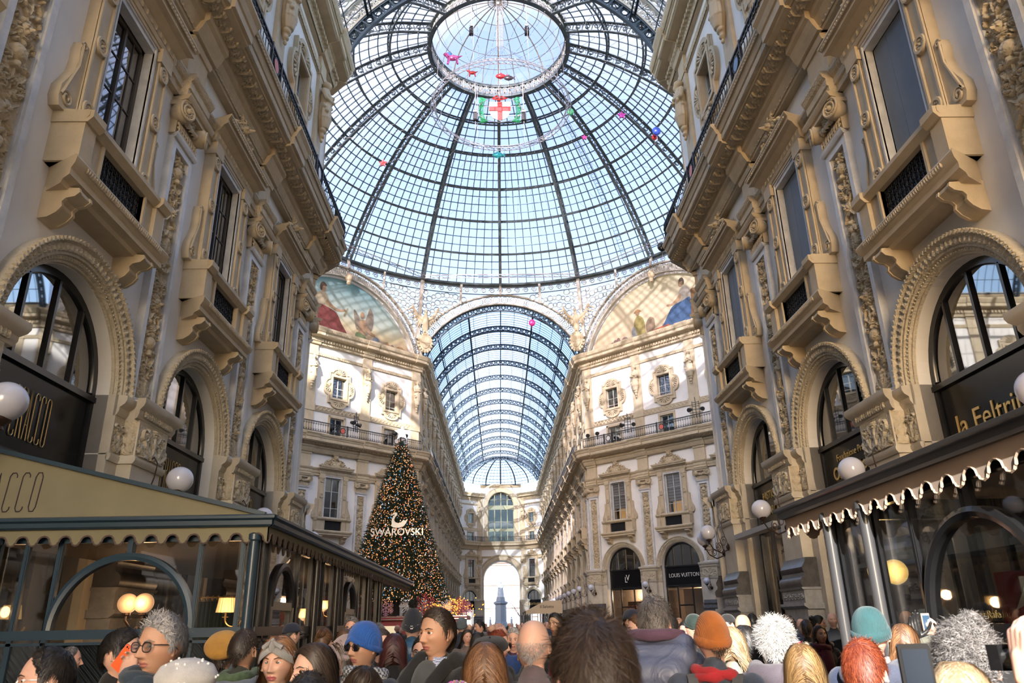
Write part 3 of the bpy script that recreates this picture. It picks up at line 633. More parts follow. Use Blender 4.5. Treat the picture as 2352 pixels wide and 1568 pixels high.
def shield_mb():
    b = MB(); O = [(0, -.62), (.22, -.5), (.42, -.2), (.46, .1), (.42, .4), (.3, .55), (0, .62), (-.3, .55), (-.42, .4), (-.46, .1), (-.42, -.2), (-.22, -.5)]
    b.poly(O, -.28, .1); b.poly([(x*.72, z*.72) for x, z in O], -.34, -.27)
    b.box(-.03, .03, -.37, -.33, -.42, .42); b.box(-.3, .3, -.374, -.33, -.03, .03)
    for k in range(16):
        a = 2*PI*k/16; b.ball((.50*math.cos(a), -.2, .66*math.sin(a)), .11, 8, 5)
    return b
# ---------------------------------------------------------------- the setting
YC, AP, HW = 44.35, 18.9, 7.1          # octagon centre, apothem, half width of the arms
YN, YF, YE, YS = 25.45, 63.25, 134.8, -30.0
NYS = [24.01-5.13*k for k in range(4)]                 # near pilasters
NYC = [21.445-5.13*k for k in range(4)]                # near bay centres
FYP = [64.69+5.13*k for k in range(14)]; FYC = [67.255+5.13*k for k in range(13)]
DP, DC = [.57, 5.75, 10.93, 16.12], [3.16, 8.34, 13.52]
fl = MB(); fl.grid(np.linspace(-60, 60, 2)[:, None], np.linspace(-60, 260, 2)[None], 0*np.ones((2, 2)))
tag(fl.build('floor', FLOOR), kind='structure')
def world(o): bpy.context.view_layer.update(); return o.matrix_world
MR_N = Matrix.Translation((HW, YN, 0)) @ Matrix.Rotation(-PI/2, 4, 'Z')
ML_N = Matrix.Translation((-HW, YS, 0)) @ Matrix.Rotation(PI/2, 4, 'Z')
MR_F = Matrix.Translation((HW, YE, 0)) @ Matrix.Rotation(-PI/2, 4, 'Z')
ML_F = Matrix.Translation((-HW, YF, 0)) @ Matrix.Rotation(PI/2, 4, 'Z')
MDR = Matrix.Translation((HW, YF, 0)) @ Matrix.Rotation(-PI/4, 4, 'Z')
MDL = Matrix.Translation((-AP, YC+HW, 0)) @ Matrix.Rotation(PI/4, 4, 'Z')
k4 = math.tan(PI/8)
WR = wall_run('wall_right', MR_N, YN-YS, [YN-y for y in NYC], [YN-y for y in NYS], k4, 0)
WL = wall_run('wall_left', ML_N, YN-YS, [y-YS for y in NYC][::-1], [y-YS for y in NYS], 0, k4)
FR = wall_run('wall_far_right', MR_F, YE-YF, [YE-y for y in FYC][::-1], [YE-y for y in FYP], 0, k4)
FL_ = wall_run('wall_far_left', ML_F, YE-YF, [y-YF for y in FYC], [y-YF for y in FYP], k4, 0)
DR = wall_run('wall_octagon_right', MDR, 16.69, DC, DP, k4, k4, hw=2.59)
DL = wall_run('wall_octagon_left', MDL, 16.69, [16.69-c for c in DC][::-1], [16.69-c for c in DP], k4, k4, hw=2.59)
SIDEW = []
for nm, x, y, rz in (('wall_octagon_near_right', AP, YC-HW, -3*PI/4), ('wall_octagon_near_left', -HW, YN, 3*PI/4)):
    SIDEW.append((wall_run(nm, Matrix.Translation((x, y, 0)) @ Matrix.Rotation(rz, 4, 'Z'), 16.69, DC, DP, k4, k4, hw=2.59), DC, DP))
SX = [1.44+5.13*k for k in range(6)]; SCX = [4.005+5.13*k for k in range(6)]
for nm, x, y, rz, fl_ in (('wall_side_arm_east_north', AP, YC+HW, 0, 0), ('wall_side_arm_east_south', AP+32, YC-HW, PI, 1), ('wall_side_arm_west_north', -AP-32, YC+HW, 0, 1), ('wall_side_arm_west_south', -AP, YC-HW, PI, 0)):
    cs = [32-q for q in SCX][::-1] if fl_ else SCX; ps = [32-q for q in SX] if fl_ else SX
    SIDEW.append((wall_run(nm, Matrix.Translation((x, y, 0)) @ Matrix.Rotation(rz, 4, 'Z'), 32, cs, ps, 0, 0), cs, ps))
b = MB()
for s in (-1, 1): b.box(min(s*51, s*51.5), max(s*51, s*51.5), YC-HW, YC+HW, 0, 30)
tag(b.build('wall_side_arm_ends', PLAS), kind='structure')
# rooms behind the fronts: floors, backs and roofs
def rooms(M, L, nm, x0=0.):
    b = MB()
    b.box(x0, L, 5.2, 5.4, 0, 24.3)
    for z in (4.12, 7.75, 14.6, 17.3): b.box(x0, L, .62, 5.2, z-.06, z+.06)
    b.box(x0, L, .2, 6, 24.12, 24.3)
    for x in (x0, L): b.box(x-.05, x+.05, .62, 5.3, 0, 24.2)
    b.v = [np.array(v) for v in b.v]; o = b.build(nm, ROOMM); o.matrix_world = M; tag(o, kind='structure'); return o
rooms(MR_N, YN-YS, 'wall_rooms_right'); rooms(ML_N, YN-YS, 'wall_rooms_left'); rooms(MR_F, YE-YF, 'wall_rooms_far_right'); rooms(ML_F, YE-YF, 'wall_rooms_far_left')
rooms(MDR, 16.69, 'wall_rooms_octagon_right'); rooms(MDL, 16.69, 'wall_rooms_octagon_left')
# unseen block behind the viewer, its height and opening shaped to mask the sun
b = MB(); O = [(-34, 0), (-7.1, 0), (-7.1, 20.3), (5.6, 20.3), (5.6, 0), (34, 0), (34, 55), (-34, 55)]
b.poly(O, YS-2.5, YS); tag(b.build('wall_south_sun_block', LIME), kind='structure')

# kits of shared meshes
def kit(parts, mats, smooth=35, tagname=''):
    return [(n, p.mesh(n, mats[n], smooth)) for n, p in parts.items()]
def place(k, root, M, label, cat, group=None, extra=None, loc=(0, 0, 0)):
    """one thing at facade position M: an Empty with copies of the kit's parts."""
    MM = M @ Matrix.Translation(loc); r = empty(root, MM.translation, MM.to_euler().z, label, cat, group)
    off = -np.array(loc)
    seen = {}
    for n, me in k:
        o = obj(n, me, seen.get({'pane': 'sash_frame', 'arched_pane': 'window_frame', 'shop_pane': 'shop_frame', 'iron_grille': 'balcony', 'cup': 'bracket', 'carved_crest': 'head_moulding'}.get(n), r)); seen[n] = o
        if extra and n in extra: o['label'] = extra[n]
    return r
MW = dict(marble_frame=MARB, casing=TANP, head_moulding=TANP, carved_crest=TANP, balcony=TANP, iron_grille=IRON, sash_frame=mat('brown_window_wood', (.06, .045, .035), .5), pane=PANE)
SCREEN = mat('blue_grey_blind', (.15, .175, .215), .65, col2=(.17, .195, .235), nscale=2)
CURT = mat('white_curtain', (.8, .79, .76), .9)
BLIND = mat('slatted_blind', (.42, .41, .41), .8)
wv = BLIND.node_tree; _w = N(wv, 'ShaderNodeTexWave', Scale=1.4, bands_direction='Z'); _t = wv.nodes.new('ShaderNodeTexCoord'); wv.links.new(_t.outputs['Object'], _w.inputs['Vector'])
_r = wv.nodes.new('ShaderNodeValToRGB'); _r.color_ramp.elements[0].color = (.30, .29, .29, 1); _r.color_ramp.elements[1].color = (.52, .51, .5, 1); _r.color_ramp.elements[0].position = .45; _r.color_ramp.elements[1].position = .55
wv.links.new(_w.outputs[0], _r.inputs[0]); wv.links.new(_r.outputs[0], wv.nodes['Principled BSDF'].inputs['Base Color'])
MWC = dict(MW); MWC['pane'] = SHOPG; MWC['sash_frame'] = mat('pale_sash_wood', (.42, .44, .42), .5)
K_BW = [kit(balcony_window_parts(0, 'reflect'), MW), kit(balcony_window_parts(0, 'screen'), dict(MWC, sash_frame=MARB)), kit(balcony_window_parts(0, 'grid'), MWC), kit(balcony_window_parts(1, 'grid'), MW)]
b = MB(); b.box(-.66, .66, .150, .158, 9.44, 12.36); b.box(-.19, -.18, .146, .151, 9.44, 12.36); SCRM = b.mesh('blind', SCREEN)
b = MB(); b.box(-.6, .6, .25, .26, 10.3, 12.35); BLM = b.mesh('blind', BLIND)
b = MB(); b.box(-.66, .66, .9, .95, 9.4, 10.4); WARMIN = b.mesh('lit_room', mat('warm_room', (.5, .3, .12), .8, emit=(1., .55, .2), estr=.35))
MA = dict(archivolt=PALE, window_frame=BLACKF, arched_pane=PANE, sign_board=mat('sign_board_black', (.008, .008, .009), .16, spec=.2), shop_pane=SHOPG, shop_frame=BLACKF)
ap = dict(archivolt=archivolt_mb()); ap.update(arch_window_parts()); K_AW = kit(ap, MA)
MC = dict(shell_surround=TANP, sash_frame=mat('pale_window_wood', (.5, .49, .45), .5), pane=PANE, curtain=CURT, stone_frame=TANP)
K_CW = kit(cartouche_window_parts(0, True), MC); K_CW2 = kit(cartouche_window_parts(0, False), MC); K_MZ = kit(mezzanine_parts(), MC)
MP = dict(shaft=LIME, pedestal=GREYS, torus_base=DARKM, impost=LIME, carved_capital=PALE, marble_frame=MARB, relief_panel=TAN, ionic_capital=TANP, plain_block=TANP)
K_PI = []
for sd, lod in ((1, 0), (5, 0), (3, 1)):
    d = pier_parts(lod); d.update(pilaster_parts(lod, sd)); K_PI.append(kit(d, MP, 40))
RAIL = railing_mb(BAY).mesh('railing', IRON); RAILF = railing_mb(BAY, 1).mesh('railing', IRON)
MEDG = medallion_mb().mesh('medallion', mat('medallion_enamel', (.75, .72, .68), .4)); MEDR = medallion_mb().mesh('medallion', mat('medallion_red', (.6, .12, .08), .4)); MEDB = medallion_mb().mesh('medallion', mat('medallion_blue', (.12, .25, .45), .4))
RAILC = None
SOFF = soffit_piece().mesh('carved_soffit', TANP, 50); TOPD = topcornice_piece().mesh('carved_moulding', TANP, 50)
STAT = [caryatid_mesh(0), caryatid_mesh(1)]
# globe lamp on a scrolling bracket (origin on the pilaster face, lamp hangs out towards -y)
def bracket_mb():
    b = MB(); t = np.linspace(0, 1, 14)
    b.tube([(0, .0, -.5), (0, -.12, -.55), (0, -.4, -.62), (0, -.75, -.5), (0, -.93, -.3), (0, -.94, -.2)], .022, 6)
    for c, R, r0 in (((-.22, -.28), .17, 0), ((-.5, -.42), .13, 2)):
        a = np.linspace(r0, r0+2*PI*1.5, 22); r = R*(1-.7*np.linspace(0, 1, 22)); b.tube(np.stack([0*a, c[0]+r*np.cos(a), c[1]+r*np.sin(a)], 1), .016, 5)
    b.tube([(0, 0, .35), (0, -.12, .42), (0, -.24, .3), (0, -.2, .05), (0, -.1, -.2), (0, 0, -.45)], .018, 5)
    b.lathe([(0, 0), (.11, .0), (.12, .03), (.05, .06), (0, .06)], 12, M=Matrix.Translation((0, .0, -.45)) @ Matrix.Rotation(PI/2, 4, 'X'))
    b.ball((0, -.06, -.45), .07, 8, 6); return b
def cup_mb(): b = MB(); b.lathe([(0, -.36), (.05, -.34), (.03, -.3), (.07, -.27), (.13, -.235), (.14, -.2), (.10, -.2), (0, -.2)], 14, (0, -.94, 0)); return b
GLOBE = mat('opal_glass', (.52, .53, .62), .12, spec=.6); COPPER = mat('dark_bronze', (.06, .035, .025), .45, .6)
gb = MB(); gb.ball((0, -.94, 0), .235, 28, 18)
_sc = [('bracket', bracket_mb()), ('cup', cup_mb()), ('globe', gb)]
for _n, _m in _sc[:2]: _m.v = [v*np.array([1, .64, 1]) for v in _m.v]
gb.v = [v+np.array([0, .34, 0]) for v in gb.v]
K_LAMP = [('bracket', _sc[0][1].mesh('bracket', COPPER, 40)), ('cup', _sc[1][1].mesh('cup', COPPER, 40)), ('globe', gb.mesh('globe', GLOBE, True))]

ORD = ['nearest the dome', 'second from the dome', 'third from the dome', 'fourth from the dome']
SIDES = {'L': 'veranda side wall', 'R': 'cafe side wall'}
NUM = ['first', 'second', 'third', 'fourth', 'fifth', 'sixth', 'seventh', 'eighth', 'ninth', 'tenth', 'eleventh', 'twelfth', 'thirteenth', 'fourteenth']
def put_sign(M, c, body, size, xs, z, r, mt=GOLD, bold=0., dx=0., y=.40):
    t = text_mesh(body, size, .02, TR(dx, y, z), xs, bold); o = t.build('lettering', mt, r); return o
def crest_label(side, i, what): return '%s, %s, %s' % (what, SIDES[side], ORD[i])
for side, M, ys in (('R', MR_N, [YN-y for y in NYC]), ('L', ML_N, [y-YS for y in NYC])):
    for i, x in enumerate(ys):
        T = M @ TR(x); k = K_BW[1] if side == 'R' else K_BW[0]
        r = place(k, 'balcony_window', T, crest_label(side, i, 'tall %s window with stone balcony' % ('blinded' if side == 'R' else 'dark-paned')), 'window', 'balcony windows')
        if side == 'R': obj('blind', SCRM, r)
        a = place(K_AW, 'arched_shop_window', T, crest_label(side, i, 'round-arched shop window with black sign board'), 'window', 'arched shop windows')
        if i < 3:
            if side == 'L':
                for q, ch in enumerate('CRACCO'):   # very tall thin letters
                    xx = -.62+.25*q if i == 0 or True else 0
                cr = MB(); H, z0 = .38, 4.84; yy = .405
                for q, ch in enumerate('CRACCO'):
                    cx = .62-.0+.0-.25*(5-q)-.30+.0; w = .075
                    cx = -.40+.16*q; w = .05
                    P = {'C': [[(w, H*.75), (w, H-.03), (w*.5, H), (-w*.5, H), (-w, H-.04), (-w, -H+.04), (-w*.5, -H), (w*.5, -H), (w, -H+.03), (w, -H*.75)]], 'R': [[(-w, -H), (-w, H), (w*.5, H), (w, H-.04), (w, H*.4), (w*.5, H*.3), (-w, H*.3)], [(0, H*.3), (w, -H)]], 'A': [[(-w, -H), (-.1*w, H), (w, -H)], [(-w*.6, -H*.4), (w*.6, -H*.4)]], 'O': [[(w, H-.05), (w*.5, H), (-w*.5, H), (-w, H-.05), (-w, -H+.05), (-w*.5, -H), (w*.5, -H), (w, -H+.05), (w, H-.05)]]}[ch]
                    for p in P: cr.tube([(cx+u, yy, z0+v) for u, v in p], .008, 4)
                CRACCO = cr
                cr.build('lettering', GOLD, a)
            elif i == 2: put_sign(M, x, 'la Feltrinelli', .52, 1.0, 4.75, a, y=.405)
            elif i == 1: put_sign(M, x, 'Fondazione Prada', .22, 1.0, 5.2, a, y=.405); put_sign(M, x, 'Osservatorio', .40, 1.0, 4.86, a, bold=.008, y=.405)
            else: put_sign(M, x, 'PASTICCERIA', .33, .95, 5.12, a, y=.405); put_sign(M, x, 'MARCHESI', .33, .95, 4.68, a, y=.405)
        place(K_CW2, 'shell_window', T, crest_label(side, i, 'attic window in shell surround'), 'window', 'shell windows')
        place(K_MZ, 'mezzanine_window', T, crest_label(side, i, 'low window behind iron balcony'), 'window', 'mezzanine windows')
        r = empty('balcony_railing', (T @ TR(-BAY/2)).translation, T.to_euler().z, crest_label(side, i, 'iron balcony railing with medallion'), 'railing', 'long balcony railings')
        obj('railing', RAIL, r); obj('medallion', [MEDG, MEDR, MEDG, MEDG][i] if side == 'L' else [MEDR, MEDB, MEDB, MEDG][i], r, (BAY/2, 0, 0))
        W = WR if side == 'R' else WL
        for nm, me in (('carved_soffit', SOFF), ('carved_moulding', TOPD)): obj(nm, me, W, (x, 0, 0))
    for i, y in enumerate(NYS):
        x = YN-y if side == 'R' else y-YS; T = M @ TR(x)
        place(K_PI[i % 2], 'pilaster', T, crest_label(side, i, 'relief-carved pilaster with ionic capital'), 'pilaster', 'pilasters')
        s = obj('caryatid_statue', STAT[(i+(side == 'R')) % 2], None); s.matrix_world = T @ TR(0, -.12, 19.02)
        tag(s, crest_label(side, i, 'draped stone figure above the balcony'), 'statue', 'draped statues')
        k = place(K_LAMP, 'wall_lamp', T @ TR(0, -.3, 4.32), crest_label(side, i, 'white globe lamp on bronze bracket'), 'lamp', 'globe wall lamps')
for W, cs, ps in SIDEW:
    for x in cs:
        for k_ in (K_BW[3], K_AW, K_CW2):
            for nm, me in k_: obj('back_'+nm, me, W, (x, 0, 0))
    for x in ps:
        for nm, me in K_PI[2]: obj('back_'+nm, me, W, (x, 0, 0))
for M, W, sg in ((MR_N, WR, 1), (ML_N, WL, -1)):                  # plainer bays further back along both walls, parts of the walls
    for j in (4, 5, 6):
        y = 21.445-5.13*j; x = YN-y if sg > 0 else y-YS
        for k_, xx in ((K_BW[3], x), (K_AW, x), (K_CW2, x), (K_PI[2], x-2.565*sg)):
            for nm, me in k_: obj('back_'+nm, me, W, (xx, 0, 0))
# the short end railings that turn the corner at the octagon, and the pieces of moulding there
def short_piece(me, scale): return me
for M, x0, nm, W in ((MR_N, 0, 'R', WR), (ML_N, YN-YS-1.44, 'L', WL)):
    r = empty('balcony_railing', (M @ TR(x0)).translation, M.to_euler().z, 'short iron railing at the octagon end of the balcony over the '+('cafe pavilion' if nm == 'R' else 'veranda'), 'railing', 'long balcony railings')
    bb = MB(); src = railing_mb(BAY, 0)
    o = obj('railing', RAIL, r); o.scale = (1.78/BAY, 1, 1)
    if nm == 'R': o.location.x = -.34
    for me in (SOFF, TOPD):
        q = obj('carved_soffit', me, W, (x0+.60, 0, 0)); q.scale = (1.9/BAY, 1, 1)
# second globe on the corner lamp
K2 = place(K_LAMP, 'wall_lamp', MR_N @ TR(.75, -.25, 4.2), 'smaller second globe lamp beside the corner lamp by the pastry shop', 'lamp', 'globe wall lamps')

# octagon faces
for side, M in (('R', MDR), ('L', MDL)):
    where = 'under the blue-robed mural' if side == 'R' else 'under the red-robed mural'
    W = DR if side == 'R' else DL
    for i in range(3):
        x = DC[i] if side == 'R' else 16.69-DC[i]; T = M @ TR(x); o = ['nearest the far arm', 'in the middle bay', 'hidden furthest bay'][i]
        r = place(K_BW[2], 'balcony_window', T, 'tall window over an iron grille %s, %s' % (where, o), 'window', 'balcony windows')
        if side == 'R': obj('blind', BLM, r); obj('lit_room', WARMIN, r)
        a = place(K_AW, 'arched_shop_window', T, 'black arched shopfront %s, %s' % (where, o), 'window', 'arched shop windows')
        if side == 'R' and i == 1: put_sign(M, x, 'LOUIS VUITTON', .40, .88, 4.9, a, mat('pale_letters', (.8, .78, .72), .4), -.004)
        if side == 'R' and i == 0:
            lm = mat('pale_letters', (.8, .78, .72), .4); put_sign(M, x, 'L', .62, .8, 4.80, a, lm, -.004, dx=-.08); put_sign(M, x, 'V', .62, .9, 4.94, a, lm, -.004, dx=.10)
        place(K_CW if side == 'R' or i == 1 else K_CW2, 'shell_window', T, 'attic window in a scalloped shell surround %s, %s' % (where, o), 'window', 'shell windows')
        place(K_MZ, 'mezzanine_window', T, 'low window behind the balcony railing %s, %s' % (where, o), 'window', 'mezzanine windows')
        r = empty('balcony_railing', (T @ TR(-2.59)).translation, T.to_euler().z, 'iron balcony railing length %s, %s' % (where, o), 'railing', 'long balcony railings')
        q = obj('railing', RAIL, r); q.scale.x = 5.18/BAY; obj('medallion', [MEDG, MEDR, MEDR][i], r, (2.59, 0, 0))
        for nm, me in (('carved_soffit', SOFF), ('carved_moulding', TOPD)): obj(nm, me, W, (x, 0, 0))
    for i in range(4):
        x = DP[i] if side == 'R' else 16.69-DP[i]; T = M @ TR(x); o = ['at the corner of the far arm', 'second from the far arm', 'third from the far arm', 'beside the side arm'][i]
        place(K_PI[i % 2], 'pilaster', T, 'relief-carved pilaster %s, %s' % (where, o), 'pilaster', 'pilasters')
        s = obj('caryatid_statue', STAT[i % 2], None); s.matrix_world = T @ TR(0, -.12, 19.02)
        tag(s, 'draped stone figure statue %s, %s' % (where, o), 'statue', 'draped statues')
        place(K_LAMP, 'wall_lamp', T @ TR(0, -.3, 4.32), 'white globe wall lamp %s, %s' % (where, o), 'lamp', 'globe wall lamps')
# the far arm
for side, M in (('R', MR_F), ('L', ML_F)):
    where = 'far arm, globe-lamp wall' if side == 'R' else 'far arm, tree-side wall'
    W = FR if side == 'R' else FL_
    for i, y in enumerate(FYC):
        x = YE-y if side == 'R' else y-YF; T = M @ TR(x)
        place(K_BW[3], 'balcony_window', T, 'tall window of the %s, %s bay from the dome' % (where, NUM[i]), 'window', 'balcony windows of the %s' % where)
        place(K_AW, 'arched_shop_window', T, 'arched shopfront of the %s, %s bay from the dome' % (where, NUM[i]), 'window', 'arched shopfronts of the %s' % where)
        place(K_CW2, 'shell_window', T, 'shell-framed attic window of the %s, %s bay from the dome' % (where, NUM[i]), 'window', 'shell windows of the %s' % where)
        r = empty('balcony_railing', (T @ TR(-BAY/2)).translation, T.to_euler().z, 'iron railing length of the %s, %s bay from the dome' % (where, NUM[i]), 'railing', 'railings of the %s' % where); obj('railing', RAILF, r)
        if i < 4: obj('carved_soffit', SOFF, W, (x, 0, 0))
        for nm, me in K_MZ: obj('low_window_'+nm, me, W, (x, 0, 0))
    for i, y in enumerate(FYP):
        x = YE-y if side == 'R' else y-YF; T = M @ TR(x)
        place(K_PI[2], 'pilaster', T, 'pilaster of the %s, %s from the dome' % (where, NUM[i]), 'pilaster', 'pilasters of the %s' % where)
        s = obj('caryatid_statue', STAT[i % 2], None); s.matrix_world = T @ TR(0, -.12, 19.02); tag(s, 'draped statue of the %s, %s from the dome' % (where, NUM[i]), 'statue', 'statues of the %s' % where)
        place(K_LAMP, 'wall_lamp', T @ TR(0, -.3, 4.32), 'white globe lamp of the %s, %s from the dome' % (where, NUM[i]), 'lamp', 'globe lamps of the %s' % where)
# eagles with shields on the octagon corners
EG, SHM = eagle_mesh(), shield_mb().mesh('shield', TANP, 40)
for s in (-1, 1):
    e = empty('eagle_sculpture', (s*(HW-.30), YF-1.15, 24.75), -s*PI/8, 'spread-winged stone eagle on a cross shield, corner of the %s mural' % ('blue-robed' if s > 0 else 'red-robed'), 'sculpture', 'corner eagles')
    o = obj('eagle', EG, e, (0, 0, 1.5)); o.scale = (1.0, .8, 1.35); o = obj('shield', SHM, e, (0, 0, .35)); o.scale = (1.25, 1, 1.25)
# ---------------------------------------------------------------- the iron and glass dome
RINGS = [(18.71, 31.31), (17.24, 33.64), (15.35, 36.01), (13.22, 38.09), (10.71, 39.96), (8.14, 41.37), (5.2, 42.35)]
_R = np.array([r[0] for r in RINGS]); _Z = np.array([r[1] for r in RINGS])
def cr_(A, t):                                        # smooth curve through the ring heights
    t = np.clip(np.asarray(t, float), 0, 5.9999); i = t.astype(int); f = t-i; g = lambda k: A[np.clip(k, 0, 6)]
    p0, p1, p2, p3 = g(i-1), g(i), g(i+1), g(i+2); p0 = np.where(i == 0, 2*A[0]-A[1], p0); p3 = np.where(i >= 5, 2*A[6]-A[5], p3)
    return p1+.5*f*(p2-p0+f*(2*p0-5*p1+4*p2-p3+f*(3*(p1-p2)+p3-p0)))
prof_r = lambda t: cr_(_R, t); prof_z = lambda t: cr_(_Z, t)
DOME = empty('ceiling_dome', (0, YC, 0), 0, kind='structure')
DA = 2*PI/16
T_ = np.linspace(0, 5.999, 61); R0, Z0 = prof_r(T_), prof_z(T_); dr, dz = np.gradient(R0), np.gradient(Z0); ln = np.hypot(dr, dz); NR, NZ = -dz/ln, dr/ln   # inward normal
def rib_mb():
    b = MB(); D = .75
    for off, w, th in ((0, .26, .07), (D, .22, .07)):
        r, z = R0+NR*off, Z0+NZ*off; r2, z2 = r+NR*th, z+NZ*th
        X = np.stack([-w/2+0*r, w/2+0*r, w/2+0*r, -w/2+0*r], 1); Y = np.stack([r, r, r2, r2], 1); Z = np.stack([z, z, z2, z2], 1)
        b.grid(X, Y, Z, wrapv=True)
    s = np.concatenate([[0], np.cumsum(np.hypot(np.diff(R0), np.diff(Z0)))]); n = int(s[-1]/.72)
    for k in range(n):
        q = (k+.5)*s[-1]/n; r, z, nr, nz = (np.interp(q, s, A) for A in (R0, Z0, NR, NZ)); tr, tz = nz, -nr
        big = k % 7 == 6
        for j, (du, dv, rad) in enumerate([(0, .5, .16), (.0, .18, .09), (0, .82*0+.66, .07)] if not big else [(0, .4, .2)]):
            a = np.linspace(0, 2*PI, 11)[:-1]; c_r, c_z = r+nr*dv*D*1.02, z+nz*dv*D*1.02
            b.tube(np.stack([0*a, c_r+rad*(np.cos(a)*tr+np.sin(a)*nr), c_z+rad*(np.cos(a)*tz+np.sin(a)*nz)], 1), .045, 4, closed=True)
        for dq in (-.36,): b.bar((0, r+tr*dq, z+tz*dq), (0, r+tr*dq+nr*D, z+tz*dq+nz*D), .10, .03)
    return b
RIB = rib_mb().mesh('rib', DIRON, 30)
BOT = [rib_mb]
for k in range(16): o = obj('rib', RIB, DOME); o.rotation_euler.z = k*DA
def ring_pts(r, z, a0, a1, n): a = np.linspace(a0, a1, n+1); return np.stack([r*np.sin(a), r*np.cos(a), z+0*a], 1)
for k, (r, z) in enumerate(RINGS[:6]):
    b = MB(); t = k; i = int(np.argmin(abs(T_-k))); nr, nz = NR[i], NZ[i]; d = .44; w = .14
    a = np.linspace(0, 2*PI, 97)[:-1][:, None]
    for off in (0, d-.05):
        q = np.array([[-w/2, 0], [w/2, 0], [w/2, .05], [-w/2, .05]]); tr, tz = nz, -nr
        rr = r+nr*(off+q[:, 1])+tr*q[:, 0]; zz = z+nz*(off+q[:, 1])+tz*q[:, 0]; b.grid(rr[None]*np.sin(a), rr[None]*np.cos(a), zz[None]+0*a, wrapu=True, wrapv=True)
    m = 16*8
    for j in range(m):
        aa = 2*PI*j/m; u = np.array([math.sin(aa), math.cos(aa)])
        p0 = (r*u[0], r*u[1], z); p1 = ((r+nr*d)*u[0], (r+nr*d)*u[1], z+nz*d); b.bar(p0, p1, .16 if j % 2 else .08, .05)
    b.build('ring_purlin', DIRON, DOME)
# glazing bars and panes, one sector repeated
bb, bh, gp = MB(), MB(), MB()
nb = 9
for j in range(1, nb):
    a = -DA/2+DA*j/nb
    tt = T_ if j in (2, 4, 6, 8, 5, 1, 3, 7) and True else T_
    tt = T_[:(61 if j % 2 == 0 else 41)]; r, z = prof_r(tt)+.05, prof_z(tt)+.03
    P = np.stack([r*math.sin(a), r*math.cos(a), z], 1)[::2]
    for p, q in zip(P[:-1], P[1:]): bb.bar(p, q, .062, .07)
for k in range(6):
    for f in (.25, .5, .75):
        r, z = float(prof_r(k+f))+.04, float(prof_z(k+f))+.02; P = ring_pts(r, z, -DA/2, DA/2, 6)
        for p, q in zip(P[:-1], P[1:]): bh.bar(p, q, .075, .05)
a = np.linspace(-DA/2, DA/2, 7)[None]; tt = np.linspace(0, 5.999, 25)[:, None]; r, z = prof_r(tt)+.09, prof_z(tt)+.05
gp.grid(r*np.sin(a), r*np.cos(a), z+0*a)
SBAR = bb.mesh('glazing_bars', DIRON); SH = bh.mesh('glazing_rows', mat('blue_glazing_iron', (.12, .22, .30), .5, .2)); SG = gp.mesh('glass_panel', DOMEG)
for k in range(16):
    for nm, me in (('glazing_bars', SBAR), ('glazing_rows', SH), ('glass_panel', SG)): o = obj(nm, me, DOME); o.rotation_euler.z = (k+.5)*DA
# big ring beam under the dome with its scroll frieze
b = MB(); P = [(18.6, 30.95), (18.95, 30.95), (18.95, 31.3), (18.6, 31.3), (18.5, 31.28), (18.5, 31.0)]; a = np.linspace(0, 2*PI, 129)[:-1][:, None]
r = np.array([p[0] for p in P])[None]; z = np.array([p[1] for p in P])[None]; b.grid(r*np.sin(a), r*np.cos(a), z+0*a, wrapu=True, wrapv=True)
for z0, z1, rr in ((30.18, 30.24, 18.62),):
    P = [(rr, z0), (rr+.1, z0), (rr+.1, z1), (rr, z1)]; r = np.array([p[0] for p in P])[None]; z = np.array([p[1] for p in P])[None]; b.grid(r*np.sin(a), r*np.cos(a), z+0*a, wrapu=True, wrapv=True)
b.build('ring_beam', DIRON, DOME)
b = MB(); n = 150
for k in range(n):
    a0 = 2*PI*k/n; t = np.linspace(0, 2*PI*1.5, 16); R = .27*(1-.75*t/t[-1]); u, v = R*np.cos(t+PI), R*np.sin(t)
    b.tube(np.stack([18.66*np.sin(a0)+u*math.cos(a0), 18.66*math.cos(a0)-u*math.sin(a0), 30.58+v], 1), .04, 4, caps=False)
b.build('scroll_frieze', LIRON, DOME)
# oculus drum and lantern
b = MB(); a = np.linspace(0, 2*PI, 65)[:-1][:, None]
for (r0, z0, r1, z1, d) in ((5.0, 41.5, 5.3, 41.55, 0), (4.95, 42.6, 5.35, 42.68, 0), (4.98, 41.5, 5.03, 41.75, 0), (4.98, 42.45, 5.03, 42.68, 0)):
    P = [(r0, z0), (r1, z0), (r1, z1), (r0, z1)]; r = np.array([p[0] for p in P])[None]; z = np.array([p[1] for p in P])[None]; b.grid(r*np.sin(a), r*np.cos(a), z+0*a, wrapu=True, wrapv=True)
o = b.build('oculus_ring', DIRON, DOME)
b = MB(); n = 32
for k in range(n*1):
    a0 = 2*PI*(k+.5)/n
    for (du, dv, R) in ((-.14, 0, .17), (.14, 0, .17), (0, .16, .15), (0, -.16, .15), (.38, .2, .08), (.38, -.2, .08), (-.38, .2, .08), (-.38, -.2, .08)):
        t = np.linspace(0, 2*PI, 11)[:-1]; u, v = du+R*np.cos(t), dv+R*np.sin(t); aa = a0+u/5.02; b.tube(np.stack([5.02*np.sin(aa), 5.02*np.cos(aa), 42.1+v], 1), .04, 4, closed=True)
    aa = a0-PI/n; b.bar((5.02*math.sin(aa), 5.02*math.cos(aa), 41.7), (5.02*math.sin(aa), 5.02*math.cos(aa), 42.5), .12, .05)
b.build('oculus_lattice', LIRON, DOME)
lt = np.linspace(0, 1, 13); lr, lz = 5.0*np.cos(lt*PI/2*.985), 42.7+3.6*np.sin(lt*PI/2)**1.15
b = MB()
